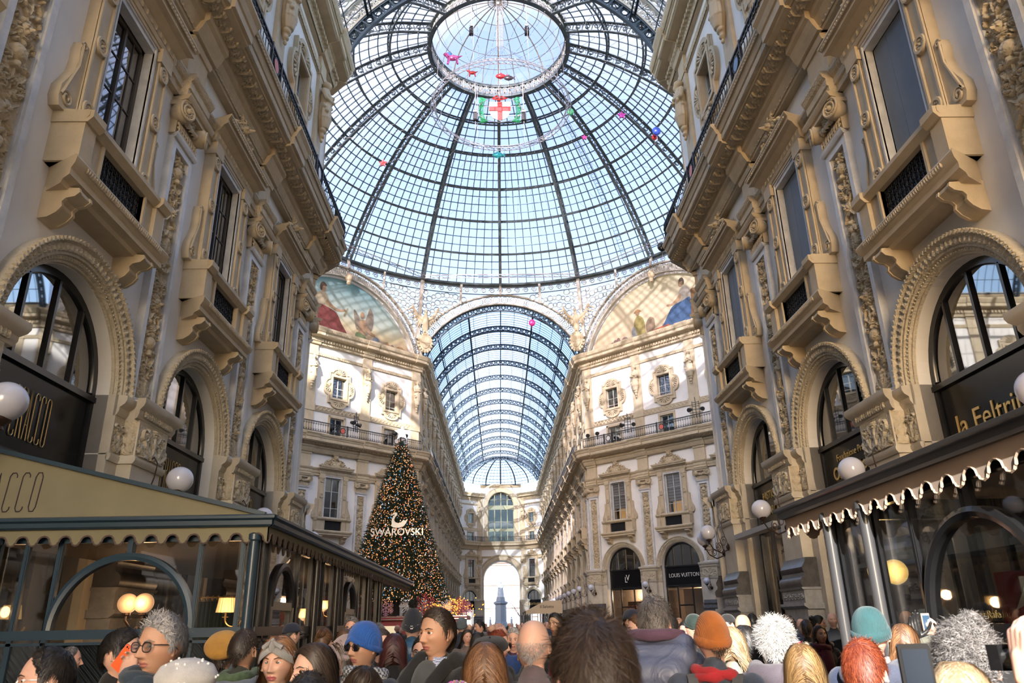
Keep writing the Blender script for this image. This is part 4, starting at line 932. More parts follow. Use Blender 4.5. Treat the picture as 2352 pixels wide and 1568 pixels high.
for k in range(24):
    a0 = 2*PI*k/24; P = np.stack([lr*math.sin(a0), lr*math.cos(a0), lz], 1); b.tube(P, .05 if k % 3 == 0 else .03, 4)
for q in (3, 5, 7, 9, 11): b.tube(ring_pts(lr[q], lz[q], 0, 2*PI, 48)[:-1], .03, 4, closed=True)
b.build('lantern_frame', mat('lantern_bronze', (.30, .26, .20), .5, .2), DOME)
b = MB(); a = np.linspace(0, 2*PI, 49)[:-1][None]; b.grid((lr[:, None]+.04)*np.sin(a), (lr[:, None]+.04)*np.cos(a), lz[:, None]+.03+0*a, wrapv=True); b.build('lantern_glass', DOMEG, DOME)
# maintenance ladder up the glass
b = MB(); a0 = DA*1.62
for f in (-1, 1):
    tt = np.linspace(.15, 4.6, 40); r, z = prof_r(tt)+.3, prof_z(tt)+.2; aa = a0+f*.22/r; P = np.stack([r*np.sin(aa), r*np.cos(aa), z], 1); b.tube(P, .025, 4)
tt = np.linspace(.15, 4.6, 46)
for t in tt: r, z = float(prof_r(t))+.3, float(prof_z(t))+.2; b.bar((r*math.sin(a0-.22/r), r*math.cos(a0-.22/r), z), (r*math.sin(a0+.22/r), r*math.cos(a0+.22/r), z), .03)
tag(b.build('maintenance_ladder', mat('blue_steel', (.10, .2, .32), .5), None), 'thin blue maintenance ladder climbing the outside of the dome glass', 'ladder').location = (0, YC, 0)
# arch frames on the eight faces, lattice spandrels
ARI, ARO, AZC = 7.75, 8.65, 21.55
def arch_frame_mb():
    b = MB(); a0 = math.asin((24.15-AZC)/ARI)
    for P in ([(ARI-.03, -.18), (ARI+.06, -.22), (ARI+.06, .12), (ARI-.03, .12)], [(ARO-.06, -.18), (ARO+.05, -.22), (ARO+.05, .12), (ARO-.06, .12)]): b.rev(P+[P[0]], a0-.03, PI-a0+.03, 60, (0, AZC))
    n = 26
    for k in range(n):
        a = a0+(PI-2*a0)*(k+.5)/n; rm = (ARI+ARO)/2; t = np.linspace(0, 2*PI, 13)[:-1]; M = TR(rm*math.cos(a), -.05, AZC+rm*math.sin(a)) @ Matrix.Rotation(PI/2-a, 4, 'Y')
        for (R, w) in ((.30, .035), (.13, .03)): b.tube(np.stack([R*np.cos(t), 0*t, R*np.sin(t)], 1), w, 4, M, closed=True)
        for q in range(6): c = 2*PI*q/6; b.tube(np.stack([.21*math.cos(c)+.075*np.cos(t[::2]), 0*t[::2], .21*math.sin(c)+.075*np.sin(t[::2])], 1), .02, 3, M, closed=True)
        for sx in (-1, 1):
            for sz in (-1, 1): b.tube(np.stack([sx*.36+.07*np.cos(t[::2]), 0*t[::2], sz*.30+.07*np.sin(t[::2])], 1), .022, 3, M, closed=True)
            b.box(sx*.45-.02, sx*.45+.02, -.03, .03, -.4, .4, M)
    return b
AFM = arch_frame_mb().mesh('arch_frame', LIRON, 40)
for M, x in ((MDR, 8.345), (MDL, 8.345), (Matrix.Translation((0, YF, 0)), 0), (Matrix.Translation((0, YN, 0)) @ Matrix.Rotation(PI, 4, 'Z'), 0)):
    o = obj('arch_frame', AFM, DOME); MM = M @ TR(x); o.location = MM.translation-Vector((0, YC, 0)); o.rotation_euler.z = MM.to_euler().z
def octa(phi):                                       # radius of the octagon plan and offset along the face, phi from +Y
    best = None
    for k in range(8):
        n = k*PI/4; c = math.cos(phi-n)
        if c > .3:
            ap = AP if k % 2 == 0 else (HW+AP)/math.sqrt(2)
            rr = ap/c
            if best is None or rr < best[0]: best = (rr, rr*math.sin(phi-n), k)
    return best
def spandrel_pt(phi, t):
    rr, off, k = octa(phi); off = abs(off); zb = AZC+math.sqrt(max(0, (ARO+.02)**2-off*off)) if off < ARO else AZC
    zb = max(zb, 24.1); r = rr-.12+(18.7-rr)*t; return (r*math.sin(phi), r*math.cos(phi), zb+(30.95-zb)*t)
b = MB(); g = MB()
ph = np.linspace(-PI/2, PI/2, 181)
V = np.array([[spandrel_pt(p, t) for t in (0, .25, .5, .75, 1)] for p in ph]); g.grid(V[..., 0], V[..., 1], V[..., 2]); g.build('spandrel_glass', DOMEG, DOME)
for c in range(-9, 10):                              # ring lattice over the spandrel panes
    pass
arcs = np.linspace(-PI/2, PI/2, 150)
for i, p in enumerate(arcs):
    rr, off, k = octa(p); off = abs(off); zb = max(24.1, AZC+math.sqrt(max(0, ARO**2-off*off)) if off < ARO else 24.1); Hh = 30.1-zb
    if Hh < .35: continue
    n = int(Hh/.62)
    for j in range(n+1):
        z_ = zb+.2+.62*(j+.5*(i % 2)); t = (z_-zb)/(30.95-zb)
        if z_ > 30.1: continue
        q0 = spandrel_pt(p, t); u = Vector((math.cos(p), -math.sin(p), 0)); tt = np.linspace(0, 2*PI, 11)[:-1]; R = .19 if i % 2 else .27
        b.tube(np.stack([q0[0]+R*np.cos(tt)*u.x-.05*math.sin(p), q0[1]+R*np.cos(tt)*u.y-.05*math.cos(p), q0[2]+R*np.sin(tt)], 1), .042, 4, closed=True)
b.build('spandrel_lattice', LIRON, DOME)
b = MB()
for k in range(-6, 7):                               # iron struts from the corners up to the ring
    if k % 2: 
        p = k*PI/8
        if abs(p) > 1.6: continue
    p = k*DA
    q0, q1 = spandrel_pt(p, 0), spandrel_pt(p, 1)
    if octa(p)[0] > 19.2: b.bar((q0[0]*.985, q0[1]*.985, q0[2]), (q1[0]*.99, q1[1]*.99, q1[2]), .28, .3)
for k in range(-12, 13):
    p = k*DA/2; q0, q1 = spandrel_pt(p, 0), spandrel_pt(p, 1)
    if q1[2]-q0[2] < 3.5: b.bar((q0[0]*.99, q0[1]*.99, q0[2]-.1), (q1[0]*.985, q1[1]*.985, q1[2]), .2, .16)
b.build('strut', LIRON, DOME)
# ---------------------------------------------------------------- the barrel vaults
VA = math.asin((HW+.1)/ARI)
def vault_pt(a, off=0.): return ((ARI-off)*math.sin(a), AZC+(ARI-off)*math.cos(a))
rb, bars, gs, gc = MB(), MB(), MB(), MB(); D = .5
A = np.linspace(-VA, VA, 41)
for off in (0, D):
    for th in (0,):
        X = np.stack([(ARI-off-q)*np.sin(A) for q in (0, 0, .11, .11)], 1); Z = np.stack([AZC+(ARI-off-q)*np.cos(A) for q in (0, 0, .11, .11)], 1); Y = np.array([[-.09, .09, .09, -.09]])+0*X; rb.grid(X, Y, Z, wrapv=True)
n = 34
for k in range(n):
    a = -VA+2*VA*(k+.5)/n; x, z = vault_pt(a, D*.53); t = np.linspace(0, 2*PI, 10)[:-1]; rb.tube(np.stack([x+.17*np.cos(t), 0*t, z+.17*np.sin(t)], 1), .05, 4, closed=True)
    x0, z0 = vault_pt(a+VA/n, 0); x1, z1 = vault_pt(a+VA/n, D); rb.bar((x0, 0, z0), (x1, 0, z1), .08, .14, up=(0, 1, 0))
a_l = [-VA*.97, -VA*.72, -VA*.34, 0, VA*.34, VA*.72, VA*.97]
for a in a_l: x, z = vault_pt(a, .06); x2, z2 = vault_pt(a, .3); bars.box(x-.05, x+.05, 0, BAY, z-.06, z+.03); 
for a in a_l[1:-1]: x2, z2 = vault_pt(a, .34); bars.box(x2-.03, x2+.03, 0, BAY, z2-.03, z2+.03)
for a in np.linspace(-VA, VA, 15): x, z = vault_pt(a); bars.box(x-.018, x+.018, 0, BAY, z-.02, z+.02)
for j in range(1, 9):
    y = BAY*j/9; P = [(*vault_pt(a)[:1], y, vault_pt(a)[1]) for a in A[::2]]
    for p, q in zip(P[:-1], P[1:]): bars.bar(p, q, .028, .035)
for (q, s0, s1) in ((gs, -VA, -VA*.34), (gs, VA*.34, VA), (gc, -VA*.34, VA*.34)):
    a = np.linspace(s0, s1, 12)[:, None]; q.grid((ARI+.05)*np.sin(a)+np.zeros((1, 2)), np.array([[0, BAY]])+0*a, AZC+(ARI+.05)*np.cos(a)+np.zeros((1, 2)))
VRIB, VBAR = rb.mesh('rib', VIRON, 30), bars.mesh('glazing_bars', VIRON)
VNS, VNC = gs.mesh('side_glass', CLEARG), gc.mesh('ridge_glass', CLEARG)
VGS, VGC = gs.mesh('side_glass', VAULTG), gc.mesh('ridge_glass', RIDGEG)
for nm, y0, n in (('ceiling_far_vault', YF+.1, 13), ('ceiling_near_vault', YN-11*BAY, 11), ('ceiling_side_vault_east', AP+6*BAY, 6), ('ceiling_side_vault_west', -AP, 6)):
    V = empty(nm, (0, y0, 0), 0, kind='structure') if 'side' not in nm else empty(nm, (y0, YC, 0), PI/2, kind='structure')
    for k in range(n):
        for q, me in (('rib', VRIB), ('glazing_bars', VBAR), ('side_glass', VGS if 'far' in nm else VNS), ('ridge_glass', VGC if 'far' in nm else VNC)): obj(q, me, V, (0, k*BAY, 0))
    obj('rib', VRIB, V, (0, n*BAY, 0))
    b = MB()
    for s in (-1, 1): b.box(min(s*(HW-.05), s*(HW+.4)), max(s*(HW-.05), s*(HW+.4)), 0, n*BAY, 24.0, 24.75)
    b.build('curb', TANP, V)
YV = YF+.1+13*BAY; E_ = empty('ceiling_apse', (0, YV, 0), 0, kind='structure'); LE = 137.9-YV     # glass half dome over the end
b, g = MB(), MB(); ZT = 25.6; RZ = AZC+ARI-ZT
def ap_pt(phi, t):                                    # phi across, t from crown to foot
    return (HW*math.sin(phi)*math.sin(t*PI/2)*1.0, LE*math.cos(phi)*math.sin(t*PI/2)*1., ZT+RZ*math.cos(t*PI/2))
for phi in np.linspace(-PI/2, PI/2, 9):
    P = [ap_pt(phi, t) for t in np.linspace(0.02, 1, 12)]; b.tube(P, .13, 4)
for phi in np.linspace(-PI/2, PI/2, 33): b.tube([ap_pt(phi, t) for t in np.linspace(.1, 1, 9)], .035, 3)
for t in np.linspace(.1, 1, 11): b.tube([ap_pt(p, t) for p in np.linspace(-PI/2, PI/2, 25)], .04, 4)
V = np.array([[ap_pt(p, t) for t in np.linspace(0, 1, 9)] for p in np.linspace(-PI/2, PI/2, 17)]); g.grid(V[..., 0], V[..., 1], V[..., 2]+.04)
b.build('apse_ribs', VIRON, E_); g.build('apse_glass', VAULTG, E_)
# ---------------------------------------------------------------- far end facade
Y0 = 137.8
EF = empty('wall_far_end', (0, Y0, 0), 0, kind='structure')
b = MB(); r = 3.18
O = [(-3.75, 0), (-r, 0), (-r, 9.1)]+[(r*math.cos(a), 9.1+r*math.sin(a)) for a in np.linspace(PI, 0, 25)][1:-1]+[(r, 9.1), (r, 0), (3.75, 0), (3.75, 25.7), (-3.75, 25.7)]
WN = [(-2.35, 15.5), (2.35, 15.5)]+arc(0, 22.0, 2.35, 0, PI, 16)
b.poly(O, 0, 3.5, [WN]); b.build('plaster_field', PLAS, EF)
b = MB()
b.rev([(r, .5), (r, -.1), (r+.1, -.16), (r+.35, -.16), (r+.4, -.06), (r+.8, -.06), (r+.85, -.2), (r+1.05, -.2), (r+1.05, .02)], 0, PI, 40, (0, 9.1))
for s in (-1, 1): a, c = sorted((s*r, s*(r+.55))); b.box(a, c, -.2, 0, 0, 9.1); a, c = sorted((s*(r-.05), s*(r+.65))); b.box(a, c, -.3, 0, 8.9, 9.2)
b.rev([(2.35, .5), (2.35, -.1), (2.45, -.14), (3.0, -.14), (3.15, -.2), (3.15, .02)], 0, PI, 36, (0, 22.0))
for s in (-1, 1): a, c = sorted((s*2.35, s*3.1)); b.box(a, c, -.14, 0, 15.5, 22)
b.prof([(0, 25.2), (-.15, 25.2), (-.3, 25.5), (-.3, 25.75), (0, 25.75)], -3.75, 3.75, .0, .0)
for P, d in ((CORN, 0), (ARCHI, 0)): b.prof(P, -3.6, 3.6)
for s in (-1, 1):
    a, c = sorted((s*3.3, s*3.75)); b.box(a, c, -.25, .02, 15.5, 24.2); b.prof(TOPC, s*3.95-.6, s*3.95+.6)
b.build('stone_surround', TANP, EF)
SAGE = mat('sage_window_frame', (.30, .31, .20), .6)
wt = empty('arched_window', (0, Y0, 0), 0, 'tall arched window with sage green frames above the far exit arch', 'window')
b = MB()
for x in (-2.3, -1.15, 0, 1.15, 2.3): b.box(x-.08, x+.08, .35, .5, 15.5, 22.0+math.sqrt(max(0.05, 2.35**2-x*x)))
for z, h in ((15.5, .3), (17.6, .5), (19.0, .08), (21.6, .75), (23.0, .08)): b.box(-2.3, 2.3, .33, .5, z-h/2, z+h/2)
b.rev([(2.36, .33), (2.22, .33), (2.22, .5)], 0, PI, 24, (0, 22.0)); b.build('window_frame', SAGE, wt)
b = MB(); b.poly(WN, .44, .45); b.build('pane', PANE, wt)
rr = empty('balcony_railing', (-3.6, Y0, 0), 0, 'iron railing under the tall arched window above the far exit', 'railing'); q = obj('railing', RAILF, rr); q.scale.x = 7.2/BAY
for s in (-1, 1):
    rz = s*-math.atan2(3.0, 3.5)*1.0
    if s > 0: M = Matrix.Translation((3.6, Y0, 0)) @ Matrix.Rotation(-math.atan2(3.0, 3.5), 4, 'Z')
    else: M = Matrix.Translation((-7.1, Y0-3.0, 0)) @ Matrix.Rotation(math.atan2(3.0, 3.5), 4, 'Z')
    W = wall_run('wall_far_end_side', M, 4.61, [2.3], [.3, 4.3], 0, 0, hw=2.3)
    T = M @ TR(2.3); nm = 'right' if s > 0 else 'left'; side = 'right of' if s > 0 else 'left of'
    place(K_BW[3], 'balcony_window', T @ Matrix.Scale(1, 4), 'narrow tall window at the far end, %s the exit arch' % side, 'window')
    place(K_CW2, 'shell_window', T, 'shell-framed window at the far end, %s the tall arched window' % side, 'window')
    a = place(K_AW, 'arched_shop_window', T, 'black arched shopfront at the far end, %s the exit arch' % side, 'window')
    put_sign(M, 0, 'MONCLER' if s < 0 else 'MONTBLANC', .5, .8, 4.9, a, y=.405)
    for nm_, me_ in K_MZ: obj('low_window_'+nm_, me_, W, (2.3, 0, 0))
    rr = empty('balcony_railing', M.translation, M.to_euler().z, 'slanting railing length at the far end, %s the tall arched window' % side, 'railing'); q = obj('railing', RAILF, rr); q.scale.x = 4.6/BAY
    st = obj('caryatid_statue', STAT[0], None); st.matrix_world = Matrix.Translation((s*3.95, Y0-.55, 19.0)); tag(st, 'stone figure statue at the far end, %s the tall arched window' % side, 'statue')
    place([K_PI[2][i] for i in range(len(K_PI[2]))], 'pilaster', Matrix.Translation((s*4.0, Y0-.45, 0)), 'pilaster at the far end, %s the exit arch' % side, 'pilaster')
# ---------------------------------------------------------------- the bright square beyond
PST = mat('sunlit_pale_stucco', (.46, .40, .385), .8, col2=(.52, .45, .43), nscale=.4); ROOFT = mat('terracotta_tiles', (.26, .12, .09), .8, col2=(.32, .16, .12), nscale=3)
bd = empty('palazzo', (-2, 205, 0), 0, 'pale sunlit palace with terracotta roof across the square', 'building')
b = MB(); b.box(-22, 22, 0, 12, 0, 16.6)
for z in (5.6, 11.2, 16.2): b.box(-22.3, 22.3, -.5, .2, z, z+.5)
b.build('wall', PST, bd); b = MB(); b.add([(-23, -1, 16.7), (23, -1, 16.7), (23, 13, 16.7), (-23, 13, 16.7), (-20, 5, 21), (20, 5, 21)], [(0, 1, 5, 4), (1, 2, 5), (2, 3, 4, 5), (3, 0, 4)]); b.build('roof', ROOFT, bd)
for i in range(9):
    for z in (1.5, 7.2, 12.7):
        b = MB(); b.box(-.7, .7, -.12, .0, 0, 2.6); b.box(-.95, .95, -.2, -.1, 2.6, 2.85); o = b.build('window', mat('grey_shutters', (.35, .36, .40), .7), bd); o.location = (-18.5+4.6*i, 0, z)
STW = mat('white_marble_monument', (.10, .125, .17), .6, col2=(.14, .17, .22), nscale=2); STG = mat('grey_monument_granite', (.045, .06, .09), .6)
mo = empty('monument', (-.2, 172, 0), 0, 'stone monument of a robed figure on a tall pedestal in the bright square', 'monument')
b = MB(); b.lathe([(0, 0), (3.2, 0), (3.2, .5), (2.8, .5), (2.8, 1.0), (2.4, 1.0), (2.4, 1.4), (1.5, 1.4), (1.4, 1.9), (1.25, 2.2), (1.2, 5.6), (1.55, 5.9), (1.55, 6.2), (1.0, 6.4), (.9, 7.2), (0, 7.2)], 8); b.build('pedestal', STG, mo)
P = [((0, 0, 0), .55, (0, 0, 1.6), .42), ((0, 0, 1.6), .42, (0, 0, 2.5), .36), ((-.3, 0, 2.6), .17, (.3, 0, 2.6), .17), ((.4, 0, 2.5), .15, (.3, -.3, 1.9), .13), ((-.4, 0, 2.5), .15, (-.25, -.35, 2.0), .13), ('b', (0, -.06, 3.05), .24, (.9, 1, 1.15)), ((0, -.1, 2.9), .12, (0, -.2, 2.5), .09)]
obj('figure', fuse(P, .06, 'figure', STW), mo, (0, 0, 7.15)).scale = (1.45, 1.3, 1.02)
for s in (-1, 1):
    for yy in (-1, 1): obj('small_figure', fuse([((0, 0, 0), .28, (0, 0, 1.1), .22), ((-.16, 0, 1.25), .1, (.16, 0, 1.25), .1), ('b', (0, 0, 1.6), .15, (1, 1, 1.2))], .05, 'figure', STW), mo, (s*2.3, yy*1.6, 1.4))
BARK = mat('dark_bark', (.06, .06, .07), .9)
def bare_tree(x, y, H, seed, label):
    rn = random.Random(seed); b = MB()
    def br(p, d, L, r, lv):
        q = p+d*L; b.tube([p, p+d*L*.5+Vector((rn.uniform(-.1, .1), 0, 0))*L*.3, q], [r, r*.8, r*.6], 5, caps=False)
        if lv:
            for k in range(3): dd = (d+Vector((rn.uniform(-.8, .8), rn.uniform(-.8, .8), rn.uniform(-.1, .5)))).normalized(); br(q if k else p+d*L*.6, dd, L*rn.uniform(.6, .8), r*.55, lv-1)
    br(Vector((0, 0, 0)), Vector((0, 0, 1)), H*.3, .16, 5); o = b.build('bare_tree', BARK); o.location = (x, y, 0); tag(o, label, 'tree', 'bare trees in the square')
bare_tree(4.0, 165, 8.5, 3, 'bare winter tree in the bright square, close beside the monument'); bare_tree(-5.2, 176, 8, 5, 'bare winter tree in the bright square at the opposite side of the monument')
# ---------------------------------------------------------------- murals in the lunettes (generic stand-ins)
def lunette(M, x, seed, label, warm):
    rt = empty('mural', (M @ TR(x)).translation, M.to_euler().z, label, 'mural')
    a0 = math.asin((24.1-AZC)/7.62); O = arc(0, AZC, 7.62, a0, PI-a0, 48)
    sky_ = mat('mural_sky_'+('warm' if warm else 'blue'), (.5, .5, .5), .75); nt = sky_.node_tree; L = nt.links.new
    tc = nt.nodes.new('ShaderNodeTexCoord'); sp = nt.nodes.new('ShaderNodeSeparateXYZ'); L(tc.outputs['Object'], sp.inputs[0])
    mr = nt.nodes.new('ShaderNodeMapRange'); mr.inputs['From Min'].default_value = 24.1; mr.inputs['From Max'].default_value = 29.1; L(sp.outputs[2], mr.inputs[0])
    cr = nt.nodes.new('ShaderNodeValToRGB'); E = cr.color_ramp.elements
    cols = [(0, (.33, .30, .24)), (.10, (.42, .38, .27)), (.16, (.62, .50, .34)), (.45, (.72, .62, .44)), (1, (.62, .58, .40))] if warm else [(0, (.26, .22, .17)), (.12, (.40, .30, .20)), (.2, (.52, .44, .27)), (.42, (.42, .48, .42)), (1, (.17, .36, .42))]
    E[0].position, E[0].color = cols[0][0], (*cols[0][1], 1); E[1].position, E[1].color = 1, (*cols[-1][1], 1)
    for p, c in cols[1:-1]: e = E.new(p); e.color = (*[q*(.72 if warm else .85) for q in c], 1)
    E[0].color = (*[q*.7 for q in cols[0][1]], 1); E[-1].color = (*[q*.72 for q in cols[-1][1]], 1)
    no = N(nt, 'ShaderNodeTexNoise', Scale=.7, Detail=5.); L(tc.outputs['Object'], no.inputs['Vector'])
    ad = N(nt, 'ShaderNodeMath', operation='MULTIPLY_ADD'); ad.inputs[1].default_value = .25; ad.inputs[2].default_value = -.12; L(no.outputs[0], ad.inputs[0]); a2 = N(nt, 'ShaderNodeMath', operation='ADD'); L(ad.outputs[0], a2.inputs[0]); L(mr.outputs[0], a2.inputs[1])
    L(a2.outputs[0], cr.inputs[0]); L(cr.outputs[0], nt.nodes['Principled BSDF'].inputs['Base Color'])
    b = MB(); b.poly(O, .28, .34); b.build('painted_ground', sky_, rt)
    rn = random.Random(seed)
    yy = [.276]
    def blob(P, col, nm, x0=0, z0=24.1):
        m = mat('mural_%02x%02x%02x' % tuple(int(c*255) for c in col), tuple(c*.62 for c in col), .75, col2=tuple(c*.36 for c in col), nscale=2.6); bb = MB(); bb.cur = 0
        n = len(P); Q = []                       # rounded outline
        for i in range(n):
            p0, p1, p2, p3 = P[i-1], P[i], P[(i+1) % n], P[(i+2) % n]
            for t in (0, .25, .5, .75): Q.append(tuple(p1[k]+.5*t*(p2[k]-p0[k]+t*(2*p0[k]-5*p1[k]+4*p2[k]-p3[k]+t*(3*(p1[k]-p2[k])+p3[k]-p0[k]))) for k in (0, 1)))
        bb.poly([(x0+p[0]*1.08, z0+p[1]*1.14) for p in Q], yy[0], .28); yy[0] -= .003; return bb.build(nm, m, rt)
    el = lambda cx, cz, a, c, n=8: [(cx+a*math.cos(2*PI*k/n), cz+c*math.sin(2*PI*k/n)) for k in range(n)]
    SKIN, HAIR = (.55, .36, .22), (.12, .07, .04)
    if not warm:
        X = -1.9
        blob([(-1.2, .3), (-1.0, 2.2), (-.5, 2.6), (.2, 2.3), (.6, .5)], (.42, .30, .10), 'painted_throne', X)
        blob([(-.4, 1.6), (-.75, 2.5), (-.3, 3.0), (.15, 3.0), (.5, 2.4), (.5, 1.7)], (.62, .52, .35), 'painted_bodice', X)
        blob([(-.5, 2.0), (.4, 1.95), (1.2, 1.7), (1.7, 1.0), (2.3, .2), (1.6, -.1), (.6, .1), (-.2, .4), (-.6, 1.1)], (.30, .07, .06), 'painted_red_robe', X)
        blob([(-1.0, .2), (-.9, 1.6), (-.55, 1.9), (-.4, .9), (-.2, .1)], (.55, .47, .33), 'painted_drape', X)
        blob(el(-.08, 3.35, .24, .32), SKIN, 'painted_face', X); blob([(-.35, 3.2), (-.35, 3.6), (-.1, 3.8), (.2, 3.6), (.1, 3.5), (-.15, 3.45), (-.2, 3.1)], HAIR, 'painted_hair', X)
        blob([(.35, 2.5), (1.2, 2.05), (1.9, 2.15), (1.9, 2.0), (1.1, 1.85), (.3, 2.2)], SKIN, 'painted_arm', X); blob([(1.85, 1.7), (2.1, 2.3), (2.2, 2.25), (1.98, 1.65)], (.5, .42, .25), 'painted_scroll', X)
        X = 2.0
        blob([(.2, .6), (.9, 1.2), (1.0, 2.3), (.65, 2.9), (.4, 2.2), (.2, 1.6)], (.34, .28, .22), 'painted_wing', X); blob([(-.5, .9), (-.75, 1.6), (-.85, 2.4), (-.5, 2.1), (-.2, 1.5)], (.38, .32, .25), 'painted_wing', X)
        blob([(-.3, .5), (-.35, 1.5), (-.1, 1.8), (.3, 1.7), (.3, .6), (.0, .3)], SKIN, 'painted_torso', X); blob(el(-.05, 2.15, .2, .26), SKIN, 'painted_face', X)
        blob([(.2, 1.6), (.7, 1.1), (1.2, .85), (1.2, .7), (.6, .85), (.1, 1.3)], SKIN, 'painted_arm', X); blob([(-.6, .1), (-.5, .7), (.2, .6), (.5, .1), (0, -.05)], (.20, .26, .12), 'painted_green_cloth', X)
        blob(el(1.35, .35, .38, .38), (.24, .28, .36), 'painted_globe', X)
        for k in range(9): blob(el(1.9+.26*k, .2+rn.uniform(-.05, .25), rn.uniform(.15, .32), rn.uniform(.12, .24)), rn.choice([(.5, .4, .28), (.42, .25, .12), (.55, .45, .38), (.3, .25, .2)]), 'painted_still_life', X)
    else:
        X = 1.9
        blob([(.9, .5), (1.0, 2.3), (1.6, 2.6), (2.3, 2.1), (2.3, .6)], (.30, .17, .07), 'painted_throne', X)
        blob([(.2, 1.7), (.1, 2.4), (.5, 3.0), (1.0, 2.9), (1.2, 2.2), (1.0, 1.6)], (.66, .60, .52), 'painted_bodice', X)
        blob([(1.1, 2.0), (.4, 1.9), (-.5, 1.7), (-1.3, .7), (-1.9, .1), (-.8, 0), (.1, .1), (.9, .2), (1.1, 1.0)], (.08, .17, .36), 'painted_blue_robe', X)
        blob(el(.42, 3.3, .22, .3), SKIN, 'painted_face', X); blob([(.3, 3.45), (.35, 3.65), (.6, 3.7), (.75, 3.4), (.65, 3.1), (.58, 3.4)], (.10, .07, .05), 'painted_hair', X)
        blob([(.3, 2.5), (-.4, 2.0), (-.9, 2.0), (-.9, 1.85), (-.3, 1.8), (.3, 2.1)], SKIN, 'painted_arm', X); blob(el(2.6, 1.1, .4, .6), (.45, .45, .45), 'painted_vase', X)
        X = -1.95
        blob([(-.45, .1), (-.5, 1.4), (-.1, 1.9), (.35, 1.6), (.5, .9), (.4, .1)], (.46, .38, .13), 'painted_yellow_robe', X); blob(el(-.1, 2.1, .18, .2), SKIN, 'painted_face', X); blob([(-.45, 2.2), (-.1, 2.42), (.25, 2.2), (-.1, 2.15)], (.45, .25, .1), 'painted_hat', X)
        blob([(-.7, .1), (-.75, .9), (-.45, 1.1), (-.3, .2)], (.45, .46, .48), 'painted_child', X); blob([(.6, 1.0), (1.0, 1.5), (1.4, 1.2), (1.3, .4), (.7, .3)], (.42, .30, .2), 'painted_figure', X)
        blob([(-.4, -.1), (.6, .3), (2.6, .5), (2.4, .1), (.6, -.1)], (.50, .16, .10), 'painted_carpet', X)
        for k in range(8): blob(el(-.9-.3*k, .15+rn.uniform(0, .3), rn.uniform(.15, .3), rn.uniform(.12, .26)), rn.choice([(.2, .15, .2), (.12, .1, .14), (.35, .22, .2), (.42, .3, .3)]), 'painted_still_life', X)
    return rt
lunette(MDR, 8.345, 4, 'half-round mural of a reclining figure in blue on a yellow ground', True)
lunette(MDL, 8.345, 5, 'half-round mural of a seated figure in red beside a winged youth', False)
for M in (MDR, MDL):                                  # carved corbel at the crown of each mural arch and backing wall
    b = MB(); b.lathe([(0, -.6), (.12, -.55), (.2, -.4), (.16, -.25), (.28, -.1), (.34, .1), (.25, .3), (.1, .5), (0, .5)], 10); o = b.build('arch_corbel', TANP, DOME); MM = M @ TR(8.345); o.location = MM @ Vector((0, -.35, 29.15))-Vector((0, YC, 0))
    b = MB(); b.poly(arc(8.345, AZC, ARO+.03, .30, PI-.30, 40), .4, .7); o = b.build('wall_lunette_backing', PLAS); o.matrix_world = M; tag(o, kind='structure')
# ---------------------------------------------------------------- hanging light ring, crest, balloons, hoists
STEEL = mat('aluminium_truss', (.62, .60, .62), .35, .6)
ring = empty('hanging_truss_ring', (.1, 43.85, 36.0), 0, 'round silver lighting truss hung on cables below the oculus', 'light ring')
b = MB(); RR = 4.95; a = np.linspace(0, 2*PI, 73)[:-1]
for (r, z) in ((RR, 0), (RR-.32, 0), (RR-.16, .3)): b.tube(np.stack([r*np.cos(a), r*np.sin(a), z+0*a], 1), .032, 5, closed=True)
for k in range(72):
    for (r0, z0, r1, z1) in ((RR, 0, RR-.32, 0), (RR-.32, 0, RR-.16, .3), (RR-.16, .3, RR, 0)):
        a1 = a[k]+2*PI/72; b.bar((r0*math.cos(a[k]), r0*math.sin(a[k]), z0), (r1*math.cos(a1), r1*math.sin(a1), z1), .022)
b.build('truss', STEEL, ring)
b = MB()
for k in range(8): c = 2*PI*(k+.5)/8; b.bar(((RR-.16)*math.cos(c), (RR-.16)*math.sin(c), .3), (4.7*math.cos(c), 4.7*math.sin(c)+.5, 6.2), .015)
b.build('suspension_cable', STEEL, ring)
b = MB(); bl = MB(); rn = random.Random(8)
for k in range(54):                                   # light strings out to the dome and drooping inside the ring
    c = 2*PI*k/54; p = Vector((RR*math.cos(c), RR*math.sin(c), 0)); q = Vector((15.6*math.cos(c+.2), 15.6*math.sin(c+.2)+.5, -.4)); pts = [p.lerp(q, t)+Vector((0, 0, -1.4*math.sin(PI*t))) for t in np.linspace(0, 1, 7)]; b.tube(pts, .009, 3, caps=False)
    for t in np.linspace(.05, .95, 16): v = p.lerp(q, t)+Vector((0, 0, -1.4*math.sin(PI*t))); bl.ball(v, .022, 4, 3)
for k in range(16):
    c = 2*PI*k/16; pts = [Vector((RR*math.cos(c), RR*math.sin(c), 0)).lerp(Vector((.25*math.cos(c), .25*math.sin(c), 5.5)), t**1.6)+Vector((0, 0, 0)) for t in np.linspace(0, 1, 9)]; b.tube(pts, .009, 3, caps=False)
    pts = [(.25*math.cos(c), .25*math.sin(c), z) for z in np.linspace(5.5, 10.2, 4)]; b.tube(pts, .014, 3, caps=False)
    for z in np.linspace(5.5, 10.2, 16): bl.ball((.25*math.cos(c), .25*math.sin(c), z), .02, 4, 3)
b.build('wire', mat('pale_wire', (.22, .20, .18), .4, .3), ring); o = bl.build('fairy_lights', mat('faint_glow_bulbs', (.75, .74, .72), .3, emit=(1, .9, .8), estr=.3), ring); tag(o, kind='stuff')  # bulbs carry a faint glow of their own in the material
b = MB()                                              # lighting truss spans below the dome ring
